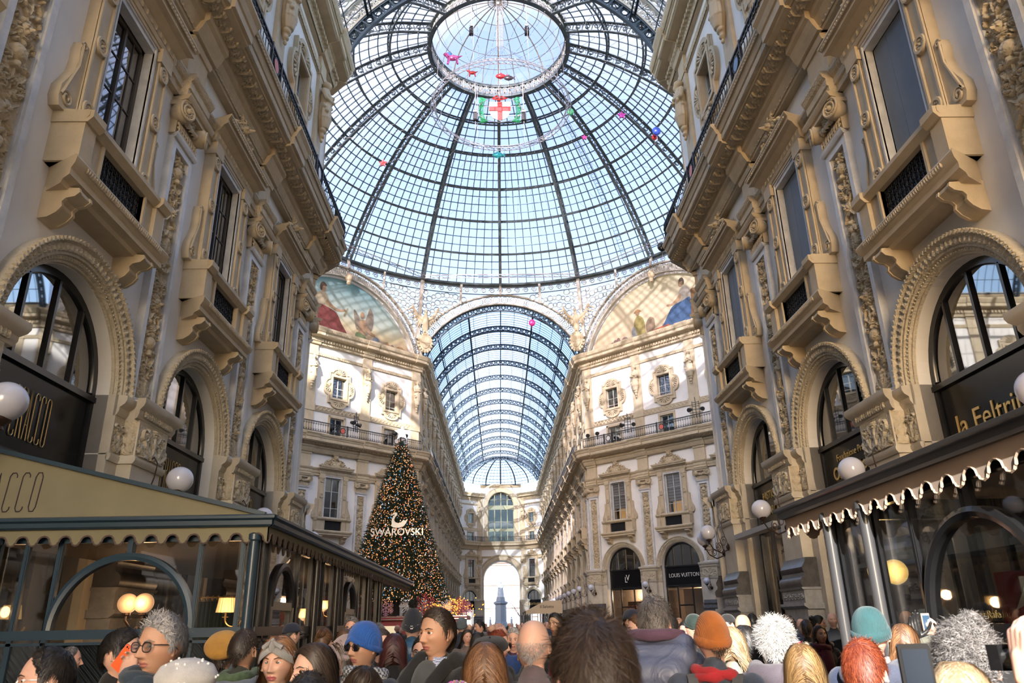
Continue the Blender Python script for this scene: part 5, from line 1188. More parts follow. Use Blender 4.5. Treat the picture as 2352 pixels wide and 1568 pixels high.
for k in range(8):
    c0, c1 = PI/2+PI/8+k*PI/4, PI/2+PI/8+(k+1)*PI/4; R = 17.9
    for dz, dr_ in ((0, 0), (.3, .0), (.15, .28)):
        b.bar(((R-dr_)*math.cos(c0), YC+(R-dr_)*math.sin(c0), 30.95+dz), ((R-dr_)*math.cos(c1), YC+(R-dr_)*math.sin(c1), 30.95+dz), .045)
    for j in range(30):
        t0, t1 = j/30, (j+1)/30; p = lambda t, dz, d: (R-d)*(1-t)*math.cos(c0)+(R-d)*t*math.cos(c1)
        f = lambda t, dz, d: ((R-d)*((1-t)*math.cos(c0)+t*math.cos(c1)), YC+(R-d)*((1-t)*math.sin(c0)+t*math.sin(c1)), 30.95+dz); b.bar(f(t0, 0, 0), f(t1, .3, 0), .025); b.bar(f(t0, .3, 0), f(t1, .15, .28), .025)
tag(b.build('lighting_truss', mat('rosy_truss', (.34, .29, .28), .4, .4)), 'straight lighting truss spans strung round under the dome ring', 'truss')
RED, GRN, WHT, BLK = mat('signal_red', (.65, .03, .03), .45), mat('bright_green', (.05, .45, .18), .5), mat('matt_white', (.8, .8, .8), .5), mat('matt_black', (.015, .015, .017), .5)
P0 = at(1148, 252, 52.5); cr = empty('city_crest', P0, 0, 'white shield with red cross and green wreath hung below the oculus', 'crest')
b = MB(); b.poly([(-.75, .65), (.75, .65), (.78, -.1), (.5, -.7), (0, -.95), (-.5, -.7), (-.78, -.1)], -.03, .03); b.build('shield', WHT, cr)
b = MB(); b.box(-.16, .16, -.06, -.03, -.88, .65); b.box(-.76, .76, -.064, -.03, -.12, .22); b.build('red_cross', RED, cr)
b = MB(); rn = random.Random(2)
for s in (-1, 1):
    for k in range(26): a = PI*.9*k/26-PI/2; b.tube([(s*(.85+.3*math.cos(a)), 0, .95*math.sin(a)), (s*(1.1+.35*math.cos(a+.2)), rn.uniform(-.1, .1), 1.05*math.sin(a+.15)), (s*(1.25+.2*rn.random()), .05, 1.1*math.sin(a+.3))], .035, 4)
b.build('wreath', GRN, cr); b = MB(); b.tube([(-.5, 0, .95), (0, -.05, .8), (.5, 0, .98), (.1, 0, 1.15), (0, 0, .9), (-.2, 0, 1.2), (-.5, 0, .95)], .06, 5); b.build('red_ribbon', RED, cr)
b = MB()
for z in (-.5, .3): b.box(-1.5, 1.5, .02, .05, z, z+.04)
t = np.linspace(0, 2*PI, 40)[:-1]; b.tube(np.stack([1.55*np.cos(t), 0*t, 1.05*np.sin(t)], 1), .03, 4, closed=True); b.bar((0, 0, 1.0), (0, 0, 9), .015); b.build('wire_frame', STEEL, cr)
hn = ['below the oculus beside the crest, darker sleeve', 'below the oculus at the other side of the crest', 'hung inside the lantern opening, nearer the statue of the elder', 'hung inside the lantern opening, over the empty cable']
hn = ['low black chain hoist just left of the crest', 'low black chain hoist just right of the crest', 'high black chain hoist in the oculus, left one', 'high black chain hoist in the oculus, right one']
for (px, py, d), lb in zip(((1092, 265, 52.5), (1203, 265, 52.5), (1083, 68, 53), (1210, 68, 53)), hn):
    h = empty('chain_hoist', at(px, py, d), 0, lb, 'hoist', 'chain hoists'); b = MB(); b.box(-.16, .16, -.14, .14, -.45, .1); b.box(-.10, .10, -.1, .1, .1, .45); b.build('body', BLK, h)
    b = MB(); b.bar((0, 0, .4), (0, 0, 3.2), .04); b.bar((0, 0, -.45), (0, 0, -1.2), .03); b.build('chain', STEEL, h); b = MB(); b.box(-.14, .14, -.16, -.13, .2, .36); b.build('white_plate', WHT, h)
def foil(px, py, d, s, kind, col, label):
    B_ = mat('foil_%02x%02x%02x' % tuple(int(c*255) for c in col), col, .2, .35); p = at(px, py, d); b = MB()
    if kind == 'fish': b.ball((0, 0, 0), 1, 12, 8, (1, .35, .6)); b.poly([(.8, 0), (1.4, .5), (1.25, 0), (1.4, -.5)], -.08, .08); b.poly([(-.2, .5), (.1, .9), (.4, .4)], -.05, .05); b.poly([(-.2, -.5), (0, -.85), (.3, -.4)], -.05, .05)
    elif kind == 'star':
        b.poly([((1. if k % 2 == 0 else .48)*math.sin(PI*k/5), (1. if k % 2 == 0 else .48)*math.cos(PI*k/5)) for k in range(10)], -.18, .18)
    elif kind == 'horse': b.ball((0, 0, 0), .6, 10, 7, (1.2, .4, .7)); b.ball((-.8, 0, .5), .32, 8, 6, (1.1, .6, .8)); [b.tube([(x, 0, -.2), (x*1.3, 0, -.9)], [.18, .12], 6) for x in (-.45, .45)]; b.tube([(-.5, 0, .1), (-.75, 0, .5)], .22, 6); b.tube([(.6, 0, .1), (1.1, 0, .3)], [.15, .05], 6)
    else: b.ball((0, 0, .1), .8, 12, 9, (.9, .5, 1)); b.lathe([(0, -.95), (.12, -.9), (.05, -.72), (0, -.7)], 6)
    o = b.build('foil_balloon', B_, smooth=40); o.location = p; o.scale = (s, s, s); tag(o, label, 'balloon', 'stray balloons under the dome')
    v = MB(); v.bar((0, 0, -.8), (0, 0, -2.2), .03); v.build('string', WHT, o)
foil(1143, 356, 58, .42, 'fish', (.05, .48, .52), 'turquoise fish-shaped balloon floating at the near edge of the truss ring')
foil(1310, 258, 57, .40, 'oval', (.10, .45, .20), 'green balloon floating beside the truss ring')
foil(1428, 265, 55, .34, 'star', (.5, .05, .35), 'magenta balloon against the dome ribs')
foil(1508, 302, 52, .42, 'oval', (.06, .12, .6), 'blue balloon against the dome high over the cafe pavilion')
foil(1503, 316, 52.3, .28, 'oval', (.6, .04, .04), 'red balloon just under the blue balloon')
foil(1342, 316, 58, .26, 'star', (.55, .05, .25), 'small crimson star balloon at the dome')
foil(880, 375, 57, .34, 'star', (.6, .05, .06), 'red star balloon at the dome on the mural side of the decorated tree')
foil(1040, 133, 55, .62, 'horse', (.70, .12, .38), 'pink pony balloon inside the oculus')
foil(1030, 128, 55.6, .35, 'oval', (.08, .3, .65), 'blue balloon tucked behind the pink pony balloon')
foil(1085, 167, 53, .36, 'horse', (.5, .04, .04), 'dark red balloon at the back of the truss ring')
foil(1150, 175, 52.6, .36, 'fish', (.6, .04, .05), 'red balloon at the middle of the oculus rim')
foil(1168, 179, 52.4, .34, 'fish', (.08, .06, .07), 'black and red balloon beside the red one at the oculus rim')
foil(1222, 742, 62, .38, 'oval', (.62, .04, .25), 'pink balloon caught under the entrance of the far vault')
foil(1520, 568, 36, .30, 'oval', (.03, .03, .03), 'black globe spotlight hanging from the balcony end of the cafe side')
# floodlights on the octagon balconies
def flood(M, x, label, big=False):
    r = empty('floodlight', (M @ TR(x, -1.0, 16.3)).translation, M.to_euler().z+.4, label, 'floodlight', 'floodlights on the balconies'); b = MB()
    for s in ((-1, 1) if big else (0,)):
        b.lathe([(0, -.22), (.12, -.2), (.17, .1), (.17, .18), (0, .18)], 10, M=Matrix.Translation((s*.45, 0, .35 if big else .2)) @ Matrix.Rotation(1.9, 4, 'X') @ Matrix.Rotation(s*.4, 4, 'Y'))
    b.build('lamp_head', BLK, r); b = MB(); b.bar((0, 0, -.3), (0, 0, 1.3 if big else .2), .05)
    if big:
        for x_ in (-.25, .25): b.bar((x_, 0, -.3), (x_, 0, 1.0), .04)
        for z in (.1, .35, .6, .9): b.box(-.5 if z < .5 else -.25, .5 if z < .5 else .25, -.02, .02, z-.02, z+.02)
    b.build('stand', IRON, r)
flood(MDR, 5.3, 'twin floodlight rack above the middle of the railing under the blue-robed mural', True); flood(MDR, 11.6, 'twin floodlight rack where the octagon railing meets the cafe side wall', True)
flood(MDR, 1.2, 'low black floodlight on the railing at the far-arm corner, blue-robed mural side'); flood(MDR, 2.2, 'low black floodlight next to the corner one, blue-robed mural side')
flood(MDL, 9.4, 'twin floodlight rack above the railing behind the tree-top star', True); flood(MDL, 1.9+2.0, 'floodlight rack on the railing beside the veranda-side wall', True)
flood(MDL, 13.2, 'low black floodlight on the railing right of the tree-top star'); flood(MDL, 14.3, 'low black floodlight near the far-arm corner of the red-robed mural side')
# ---------------------------------------------------------------- Christmas tree
XT, YT = -5.35, 38.0
xt = empty('christmas_tree', (XT, YT, 0), 0, 'tall cone-shaped Christmas tree covered with small orange and blue lights', 'Christmas tree')
rg = np.random.default_rng(3); ZB, ZTOP, RB = 2.75, 10.75, 2.35
def cone_pts(n, pw=1.):
    t = 1-np.sqrt(rg.random(n)); a = rg.random(n)*2*PI; r = RB*(1-t)**.95*(.86+.16*rg.random(n))+.08; return np.stack([r*np.cos(a), r*np.sin(a), ZB+(ZTOP-ZB)*t], 1), a
b = MB(); b.lathe([(0, ZB+.1), (RB*.86, ZB+.15), (RB*.8, ZB+.5), (RB*.4, ZB+4.4), (.1, ZTOP-.1), (0, ZTOP)], 24); P, A_ = cone_pts(15000)
n = len(P); L = .17+.12*rg.random(n); D_ = np.stack([np.cos(A_), np.sin(A_), -.15+.5*rg.random(n)], 1)+rg.normal(0, .4, (n, 3)); D_ /= np.linalg.norm(D_, axis=1)[:, None]; S_ = np.cross(D_, rg.normal(0, 1, (n, 3))); S_ /= np.linalg.norm(S_, axis=1)[:, None]; S2 = np.cross(D_, S_)
V = np.stack([P+S_*.03, P-S_*.03, P+D_*L[:, None], P+S2*.03], 1).reshape(-1, 3); I = np.arange(n)[:, None]*4
b.add(V, np.concatenate([I+np.array([[0, 1, 2]]), I+np.array([[1, 3, 2]]), I+np.array([[3, 0, 2]])], 0)); b.build('foliage', mat('fir_needles', (.018, .035, .02), .7, col2=(.03, .055, .03), nscale=6), xt)
LC = [('amber', (1., .42, .14), 2.2, 3600), ('warm', (1., .62, .38), 2.4, 900), ('blue', (.25, .6, 1.), 1.6, 900), ('white', (1., .95, .9), 3.0, 260), ('red', (1., .15, .1), 1.6, 500)]
for nm, c, e, n in LC:
    P, A_ = cone_pts(n); P[:, 0] += .07*np.cos(A_); P[:, 1] += .07*np.sin(A_); b = MB(); s = .024
    O6 = np.array([(1, 0, 0), (-1, 0, 0), (0, 1, 0), (0, -1, 0), (0, 0, 1.3), (0, 0, -1.3)])*s; F8 = np.array([(0, 2, 4), (2, 1, 4), (1, 3, 4), (3, 0, 4), (2, 0, 5), (1, 2, 5), (3, 1, 5), (0, 3, 5)])
    b.add((P[:, None]+O6[None]).reshape(-1, 3), (np.arange(n)[:, None, None]*6+F8[None]).reshape(-1, 3)); o = b.build('fairy_lights', mat('bulb_'+nm, tuple(x*.5 for x in c), .3, emit=c, estr=e*.3), xt); tag(o, kind='stuff')
b = MB(); b.lathe([(0, 2.2), (.18, 2.2), (.16, 3.2), (0, 3.2)], 10); b.build('trunk', BARK, xt)
SILV = mat('silver_crystal', (.72, .73, .76), .25, .35)
b = MB(); S5 = [((.44 if k % 2 == 0 else .18)*math.sin(PI*k/5), 11.12+(.44 if k % 2 == 0 else .18)*math.cos(PI*k/5)) for k in range(10)]; b.add([(0, -.12, 11.12), (0, .12, 11.12)]+[(x, 0, z) for x, z in S5], [(0, 2+(k+1) % 10, 2+k) for k in range(10)]+[(1, 2+k, 2+(k+1) % 10) for k in range(10)]); o = b.build('star', mat('white_star', (.85, .85, .88), .3, emit=(1, 1, 1), estr=.5), xt)
sg = empty('tree_sign', at(912, 1222, 35.3), 0, 'silver lettering sign with a swan hung on the front of the tree', 'sign')
text_mesh('SWAROVSKI', .46, .05, None, .98, .006).build('lettering', SILV, sg)
b = MB(); SW = [(-.30, .30), (-.18, .22), (.05, .20), (.28, .26), (.42, .42), (.48, .62), (.36, .52), (.30, .58), (.18, .46), (.05, .42), (-.08, .46), (-.16, .56), (-.12, .70), (-.02, .80), (-.02, .90), (-.12, .93), (-.24, .86), (-.30, .78), (-.22, .80), (-.13, .83), (-.22, .68), (-.28, .52), (-.26, .40)]
b.poly(SW, -.04, .04); b.build('swan', SILV, sg)
# ---------------------------------------------------------------- red booth with snowflakes under the tree
bo = empty('red_booth', (-5.0, 36.4, 0), 0, 'red booth with chrome-edged counter roof and snowflake cut-outs under the tree', 'booth')
REDB = mat('red_booth_paint', (.38, .03, .05), .4); CHR = mat('chrome', (.8, .8, .8), .15, .9); PINKB = mat('pink_paint', (.62, .22, .25), .5)
b = MB(); b.box(-3.4, 2.75, 0, 4.5, 0, 1.98); b.build('walls', REDB, bo)
b = MB(); b.box(-3.7, 3.1, -.35, 4.9, 1.98, 2.16); b.build('roof_slab', REDB, bo); b = MB(); b.box(-3.72, 3.12, -.38, -.35, 2.0, 2.03); b.box(-3.72, 3.12, -.38, -.35, 2.11, 2.14); b.build('chrome_trim', CHR, bo)
b = MB(); b.box(-.9, -.1, -.02, .0, 1.1, 1.75); b.build('hatch', mat('warm_shelf', (.6, .55, .42), .6, emit=(1, .8, .5), estr=.4), bo); b = MB(); b.box(1.2, 2.75, -.03, 0, 0, 1.98); b.build('pink_panel', PINKB, bo)
def snowflake(x, y, z, R, col, kind, label):
    b = MB()
    for k in range(6 if kind else 8):
        a = 2*PI*k/(6 if kind else 8); M = TR(0, -.0025*k, 0) @ Matrix.Rotation(a, 4, 'Y')
        if kind:
            b.box(-.035*R, .035*R, -.03, .03, 0, R, M)
            for q, l in ((.35, .3), (.6, .32), (.82, .2)):
                for s in (-1, 1): b.bar((0, 0, q*R), (s*l*R, 0, (q+l*.8)*R), .07*R, .06, up=(0, 1, 0), M=M)
        else:
            t = np.linspace(0, 2*PI, 13)[:-1]; b.tube(np.stack([.11*R*np.cos(t), 0*t, .62*R+.34*R*np.sin(t)], 1), .05*R, 4, M, closed=True); b.box(-.03*R, .03*R, -.02, .02, 0, .35*R, M)
    o = b.build('snowflake', {'w': mat('snow_white', (.85, .83, .88), .5), 'r': mat('snow_red', (.48, .02, .05), .5), 'p': mat('snow_pink', (.66, .30, .48), .5)}[col]); o.location = (x, y, z); tag(o, label, 'snowflake', 'snowflakes on the booth')
fl_ = [(-7.6, 'w', 0, .42), (-6.65, 'r', 1, .48), (-5.75, 'p', 1, .36), (-4.75, 'w', 0, .42), (-4.0, 'r', 1, .48), (-3.0, 'w', 0, .34), (-2.45, 'r', 1, .38), (-8.5, 'r', 1, .45)]
nmc = {'w': 'white', 'r': 'red', 'p': 'pink'}; cnt = {}
for x, c, k, R in fl_:
    cnt[c] = cnt.get(c, 0)+1; o_ = ['first', 'second', 'third', 'fourth'][cnt[c]-1]
    snowflake(x+.2, 36.1, 2.17+R, R, c, k, '%s snowflake cut-out standing on the booth roof, %s %s one counted across' % (nmc[c], o_, nmc[c]))
snowflake(-2.1, 38.2, 2.55, .36, 'p', 1, 'pink snowflake on the side edge of the booth roof'); snowflake(-2.05, 39.6, 2.5, .34, 'r', 1, 'red snowflake on the side edge of the booth roof')
gar = empty('lit_garland', (-4.4, 62, 0), 0, 'orange-lit garland stand at the mouth of the far arm', 'garland'); b = MB(); P = rg.normal(0, 1, (420, 3))*np.array([.9, .3, .32])+np.array([0, 0, 3.05])
for p in P: b.ball(p, .05, 4, 3)
tag(b.build('lights', mat('orange_bulbs', (.9, .35, .05), .4, emit=(1, .42, .06), estr=1.2), gar), kind='stuff'); b = MB()
for x in (-1.4, 0, 1.4): b.bar((x, 0, 0), (x, 0, 3.0), .09)
b.box(-1.6, 1.6, -.06, .06, 2.7, 2.8); b.build('posts', BARK, gar)
# ---------------------------------------------------------------- far cafe awning
sa = empty('cafe_tent', (4.6, 84, 0), 0, 'cream scalloped cafe awning with script lettering in the far arm', 'awning'); CREAM = mat('cream_canvas', (.62, .52, .38), .8)
b = MB(); b.add([(-2.2, 0, 3.0), (1.6, 0, 3.0), (1.6, 0, 4.0), (-.2, 0, 3.95), (-2.2, 14, 3.0), (1.6, 14, 3.0), (1.6, 14, 4.0), (-.2, 14, 3.95)], [(0, 1, 2, 3), (4, 7, 6, 5), (0, 3, 7, 4), (3, 2, 6, 7), (1, 5, 6, 2), (0, 4, 5, 1)]); b.build('canopy', CREAM, sa)
b = MB(); O = [(-2.25, 3.0)]+[(-2.25+3.9*i/32, 2.72-.06*(i % 2)) for i in range(33)]+[(1.65, 3.0)]; b.poly(O, -.05, -.03); b.build('valance', CREAM, sa)
text_mesh('il Salotto', .42, .02, TR(-.0, -.03, 3.38), 1., 0.).build('lettering', BARK, sa); b = MB()
for x in (-2.1, 0, 1.5):
    for y in (.1, 7, 13.9): b.box(x-.06, x+.06, y-.06, y+.06, 0, 3.0)
b.build('posts', IRON, sa)
# ---------------------------------------------------------------- glazed pavilions
COLP = mat('dark_grey_column_paint', (.055, .055, .058), .28); BLUEP = mat('petrol_blue_paint', (.026, .05, .075), .32); BRNP = mat('dark_brown_paint', (.028, .025, .024), .3); BLKG = mat('black_gloss_paint', (.012, .012, .013), .14)
BEIGE = mat('olive_beige_canvas', (.185, .168, .108), .85, col2=(.215, .195, .125), nscale=2); EDGE = mat('canvas_piping', (.12, .085, .075), .8); TAUPE = mat('taupe_canvas', (.42, .32, .25), .85, col2=(.46, .355, .28), nscale=2); EDGT = mat('tan_piping', (.45, .33, .24), .8)
RIBBED = mat('ribbed_dark_panel', (.02, .03, .035), .35); nt = RIBBED.node_tree; wv = N(nt, 'ShaderNodeTexWave', Scale=9., bands_direction='DIAGONAL'); tc = nt.nodes.new('ShaderNodeTexCoord'); nt.links.new(tc.outputs['Object'], wv.inputs['Vector']); bp = N(nt, 'ShaderNodeBump', Strength=.9, Distance=.03); nt.links.new(wv.outputs[0], bp.inputs['Height']); nt.links.new(bp.outputs[0], nt.nodes['Principled BSDF'].inputs['Normal'])
def valance(L, z0=2.93, drop=.25, p=.245, y=-.14):    # scalloped hanging edge with piping
    b = MB(); e = MB(); n = max(1, round(L/p)); p = L/n; O = [(0, z0), (L, z0)]; S = []
    for i in range(n, 0, -1):
        x1, x0 = i*p, (i-1)*p; m = (x0+x1)/2
        S += [(x1, z0-drop), (x1-p*.13, z0-drop+.012), (x1-p*.17, z0-drop+.035), (x1-p*.22, z0-drop+.04)]+[(m+p*.28*math.cos(a), z0-drop+.045+p*.26*math.sin(a)) for a in np.linspace(0, PI, 7)]+[(x0+p*.22, z0-drop+.04), (x0+p*.17, z0-drop+.035), (x0+p*.13, z0-drop+.012)]
    S.append((0, z0-drop)); b.poly(O+S, y, y+.012); e.tube([(x, y-.002, z) for x, z in S], .011, 4); return b, e
def trim(L, y=-.2): return [(.1, 3.0), (y, 3.0), (y-.05, 2.98), (y-.05, 2.95), (y-.01, 2.93), (y-.01, 2.88), (y+.02, 2.86), (.1, 2.86)]
def glazed_side(L, units, root, MT, wood, zt=1.74, low=None, glassm=KIOSKG):
    """a side of the pavilion in local axes (x along, -y outwards): columns, arches, posts, transom and panes"""
    f = MB(); co = MB(); g = MB(); lo = MB()
    f.box(0, L, -.03, .05, 2.72, 2.92); f.box(0, L, -.05, .06, zt-.07, zt+.03); f.box(0, L, -.05, .07, 0, .15); f.box(0, L, -.03, .04, zt-.13, zt-.10)
    for (kind, x) in units:
        if kind == 'col':
            c1 = MB(); c1.lathe([(.055, .15), (.055, 2.7), (.075, 2.72), (.075, 2.78), (.05, 2.8)], 14, (x, -.09, 0)); oc = c1.build('column', COLP if wood is BLKG else wood, root, 35); oc.matrix_local = MT; f.box(x-.05, x+.05, -.03, .02, 0, 2.9)
        elif kind == 'post': f.box(x-.028, x+.028, -.03, .02, 0, 2.75); f.box(x-.016, x+.016, -.04, -.03, zt, 2.75)
        elif kind == 'arch':
            f.rev([(.75, -.045), (.79, -.06), (.83, -.045), (.83, .05), (.75, .05), (.75, -.045)], 0, PI, 28, (x, zt+.03)); f.box(x-.03, x+.03, -.045, .05, zt+.84, 2.75)
        elif kind == 'door':
            f.rev([(.45, -.045), (.5, -.06), (.54, -.045), (.54, .05), (.45, .05), (.45, -.045)], 0, PI, 22, (x, 2.0)); 
            for s in (-1, 1): a, c = sorted((x+s*.45, x+s*.54)); f.box(a, c, -.045, .05, 0, 2.0); a, c = sorted((x+s*.40, x+s*.45)); f.box(a, c, -.03, .03, .2, 2.0)
            f.box(x-.45, x+.45, -.04, .04, 1.96, 2.06)
    g.box(.02, L-.02, .0, .008, .2, 2.74); lo.box(.05, L-.05, .012, .04, .15, zt-.12)
    f.v = f.v; M = MT
    for nm, q, m_ in (('frame', f, wood), ('pane', g, glassm), ('lower_panel', lo, low or RIBBED)):
        if q.n: o = q.build(nm, m_, root, 35); o.matrix_local = M
# left pavilion
XL, YL, YLe, XW = -3.2, 9.1, 23.6, -6.25
vr = empty('restaurant_veranda', (XL, YL, 0), 0, 'petrol blue glazed veranda with olive awning and thin black lettering', 'pavilion')
front = Matrix.Translation((XW-XL, 0, 0)); side = Matrix.Rotation(PI/2, 4, 'Z')
glazed_side(XL-XW, [('col', .03), ('post', .38), ('post', .76), ('arch', 1.57), ('post', 2.39), ('post', 2.88), ('col', 3.02)], vr, front, BLUEP)
LU = []
x = .08
LU += [('post', .1), ('post', .36), ('door', 1.1), ('post', 1.8), ('col', 2.62), ('post', 2.74), ('post', 3.35), ('col', 4.1), ('post', 4.22), ('post', 4.92), ('door', 5.7), ('post', 6.5), ('col', 7.3), ('post', 8.1), ('col', 8.9)]
glazed_side(9.0, LU, vr, side, BRNP, glassm=SHOPG)
b = MB(); b.prof(trim(0), 0, XL-XW, 0, .9, M=front); b.prof(trim(0), 0, YLe-YL, .9, 0, M=side); b.build('cornice_trim', BLUEP, vr, 30)
for M, L in ((front, XL-XW+.14), (side @ TR(-.14), YLe-YL+.14)):
    v, e = valance(L); o = v.build('valance', BEIGE, vr); o.matrix_local = M; o = e.build('valance_piping', EDGE, vr); o.matrix_local = M
gx0, gx1 = -3.9, .05; zt = lambda x: 3.0+(gx1-x)*.247
b = MB(); b.add([(gx0, 0, 3.0), (gx1, 0, 3.0), (gx0, 0, zt(gx0)), (gx0, YLe-YL, 3.0), (gx1, YLe-YL, 3.0), (gx0, YLe-YL, zt(gx0)), (gx0, .02, 3.0), (gx1, .02, 3.0), (gx0, .02, zt(gx0))], [(0, 1, 2), (2, 1, 4, 5), (3, 5, 4), (0, 2, 5, 3)]); b.build('canvas_roof', BEIGE, vr)
b = MB(); b.bar((gx0, -.03, zt(gx0)+.02), (gx1, -.03, zt(gx1)+.02), .06, .05); b.build('roof_edge', BLUEP, vr)
lt = MB(); H, z0 = .23, 3.33                           # CRACCO in tall thin strokes
for q, ch in enumerate('CRACCO'):
    cx = -3.62+.155*q+.12; w = .042
    if ch == 'C': Ps = [[(w, H*.75), (w, H-.03), (w*.5, H), (-w*.5, H), (-w, H-.04), (-w, -H+.04), (-w*.5, -H), (w*.5, -H), (w, -H+.03), (w, -H*.75)]]
    elif ch == 'R': Ps = [[(-w, -H), (-w, H), (w*.5, H), (w, H-.04), (w, H*.4), (w*.5, H*.3), (-w, H*.3)], [(0, H*.3), (w, -H)]]
    elif ch == 'A': Ps = [[(-w, -H), (-.1*w, H), (w, -H)], [(-w*.6, -H*.4), (w*.6, -H*.4)]]
    else: Ps = [[(w, H-.05), (w*.5, H), (-w*.5, H), (-w, H-.05), (-w, -H+.05), (-w*.5, -H), (w*.5, -H), (w, -H+.05), (w, H-.05)]]
    for p in Ps: lt.tube([(cx+u+.06*v, -.006, z0+v) for u, v in p], .007, 4)
lt.build('lettering', mat('aubergine_letters', (.035, .02, .03), .6), vr)
b = MB(); b.box(gx0, 0, .1, YLe-YL-.1, .0, .04); b.box(-3.8, -.1, .1, YLe-YL-.1, 2.84, 2.86); b.build('interior', mat('veranda_interior', (.055, .04, .03), .8), vr)
# lamps inside the veranda
WARM = mat('lit_frosted_globe', (.9, .6, .35), .4, emit=(1., .52, .24), estr=.5); BRASS = mat('brass', (.6, .38, .15), .3, .8)
def plight(loc, e, col=(1, .6, .3), r=.12):
    l = bpy.data.lights.new('lamp_light', 'POINT'); l.energy = e; l.color = col; l.shadow_soft_size = r; o = bpy.data.objects.new('lamp_light', l); COL.objects.link(o); o.location = loc; return o
tl = empty('twin_wall_lamp', at(312, 1385, 11.6), 0, 'twin frosted globe lamp glowing warm inside the veranda', 'lamp')
for s in (-1, 1):
    b = MB(); b.ball((s*.125, 0, 0), .148, 20, 14); b.build('globe', WARM, tl, True); b = MB(); b.tube([(s*.125, 0, -.15), (s*.13, 0, -.25), (s*.05, .1, -.4), (0, .15, -.35)], .018, 6); b.lathe([(0, -.19), (.06, -.17), (.06, -.14), (0, -.14)], 10, (s*.125, 0, 0)); b.build('arm', COPPER, tl)
[plight(at(*q), e_) for q, e_ in (((25, 1405, 10.9), 7), ((520, 1390, 10.7), 9), ((700, 1412, 17.2), 26), ((744, 1392, 19.2), 30))]; plight(at(312, 1385, 11.3), 14); tl2 = plight(at(312, 1405, 11.8), 6)
SHM_ = mat('lit_pleated_shade', (.75, .6, .3), .7, emit=(1., .62, .2), estr=.38)
for px, py, d, lb in ((25, 1412, 11.2, 'brass wall lamp with pleated shade at the wall end of the veranda'), (520, 1396, 11.0, 'brass wall lamp with pleated shade beside the green curtain in the veranda'), (700, 1412, 17.5, 'small shaded lamp glowing deep inside the veranda side'), (744, 1392, 19.5, 'smaller shaded lamp further along inside the veranda')):
    r = empty('shaded_wall_lamp', at(px, py, d), 0, lb, 'lamp', 'shaded lamps in the veranda'); b = MB(); n = 40; t = np.linspace(0, 2*PI, n+1)[:-1]; k_ = .012*(np.arange(n) % 2)
    b.grid(np.stack([(.105+k_)*np.cos(t), (.135+k_)*np.cos(t)]), np.stack([(.105+k_)*np.sin(t), (.135+k_)*np.sin(t)]), np.stack([.14+0*t, -.06+0*t]), wrapv=True); b.build('shade', SHM_, r)
    b = MB(); a = np.linspace(PI, 2*PI*.98, 12); b.tube(np.stack([.12+.12*np.cos(a), 0*a, -.16+.10*np.sin(a)], 1), .012, 6); b.bar((0, 0, -.16), (0, 0, -.04), .025); b.box(-.04, .04, -.02, .02, -.13, -.12); b.build('arm', BRASS, r)
cu = empty('green_curtain', at(480, 1425, 11.2), 0, 'dark green curtain on brass rings inside the veranda', 'curtain'); b = MB(); t = np.linspace(0, 1, 60)[:, None]; b.grid(-.35+.7*t+np.zeros((1, 2)), .05*np.sin(t*70)+np.zeros((1, 2)), np.array([[.27, -.5]])+0*t); b.build('cloth', mat('dark_green_velvet', (.02, .04, .03), .9), cu)
b = MB(); b.bar((-.42, 0, .33), (.45, 0, .33), .02)
for k in range(11): a = np.linspace(0, 2*PI, 11)[:-1]; b.tube(np.stack([-.38+.08*k+0*a, .04*np.cos(a), .32+.04*np.sin(a)], 1), .006, 4, closed=True)
b.build('rail', BRASS, cu)
# right pavilion (only its aisle side and far end show)
XR, YR, YR0 = 3.2, 8.95, -2.5
kr = empty('cafe_pavilion', (XR, YR, 0), 0, 'black glazed cafe pavilion with taupe scalloped awning edge', 'pavilion')
side = Matrix.Rotation(-PI/2, 4, 'Z'); end = Matrix.Rotation(PI, 4, 'Z') @ Matrix.Translation((-3.6, 0, 0))
RU = [('col', .07), ('col', .90), ('post', 1.57), ('arch', 2.40), ('post', 3.23), ('post', 4.0), ('col', 4.2), ('post', 5.0), ('arch', 5.83), ('post', 6.7), ('col', 7.7), ('post', 8.7), ('col', 9.7)]
PANELK = mat('grey_low_panel', (.22, .19, .165), .5)
glazed_side(YR-YR0-.85, RU, kr, side @ TR(.85), BLKG, 1.66, PANELK)
glazed_side(3.6, [('col', .05), ('post', 1.2), ('post', 2.4), ('col', 3.55)], kr, Matrix.Translation((0, -.85, 0)) @ end, BLKG, 1.66, PANELK)
b = MB(); b.prof(trim(0), 0, YR-YR0, .9, 0, M=side); b.prof(trim(0), 0, 3.6, 0, .9, M=end); b.build('cornice_trim', BRNP, kr, 30)
for M, L in ((side @ TR(-.14), YR-YR0+.14), (end, 3.74)): v, e = valance(L, p=.30, drop=.29); o = v.build('valance', TAUPE, kr); o.matrix_local = M; o = e.build('valance_piping', EDGT, kr); o.matrix_local = M
b = MB(); b.add([(-.1, .1, 3.0), (3.7, .1, 3.0), (3.7, -11.4, 3.0), (-.1, -11.4, 3.0), (3.7, .1, 3.45), (3.7, -11.4, 3.45)], [(0, 3, 5, 4), (0, 4, 1), (3, 2, 5), (0, 1, 2, 3), (1, 4, 5, 2)]); b.build('canvas_roof', TAUPE, kr)
yg = empty('twin_ball_lamp', at(2056, 1313, 9.9), 0, 'yellow glowing ball lamp on a black post inside the cafe pavilion', 'lamp'); YEL = mat('lit_yellow_globe', (.95, .7, .3), .4, emit=(1., .66, .2), estr=1.0)
for x, z, y in ((0, 0, 0), (-.13, .02, .14)): b = MB(); b.ball((x, y, z), .16, 20, 14); b.build('globe', YEL, yg, True)
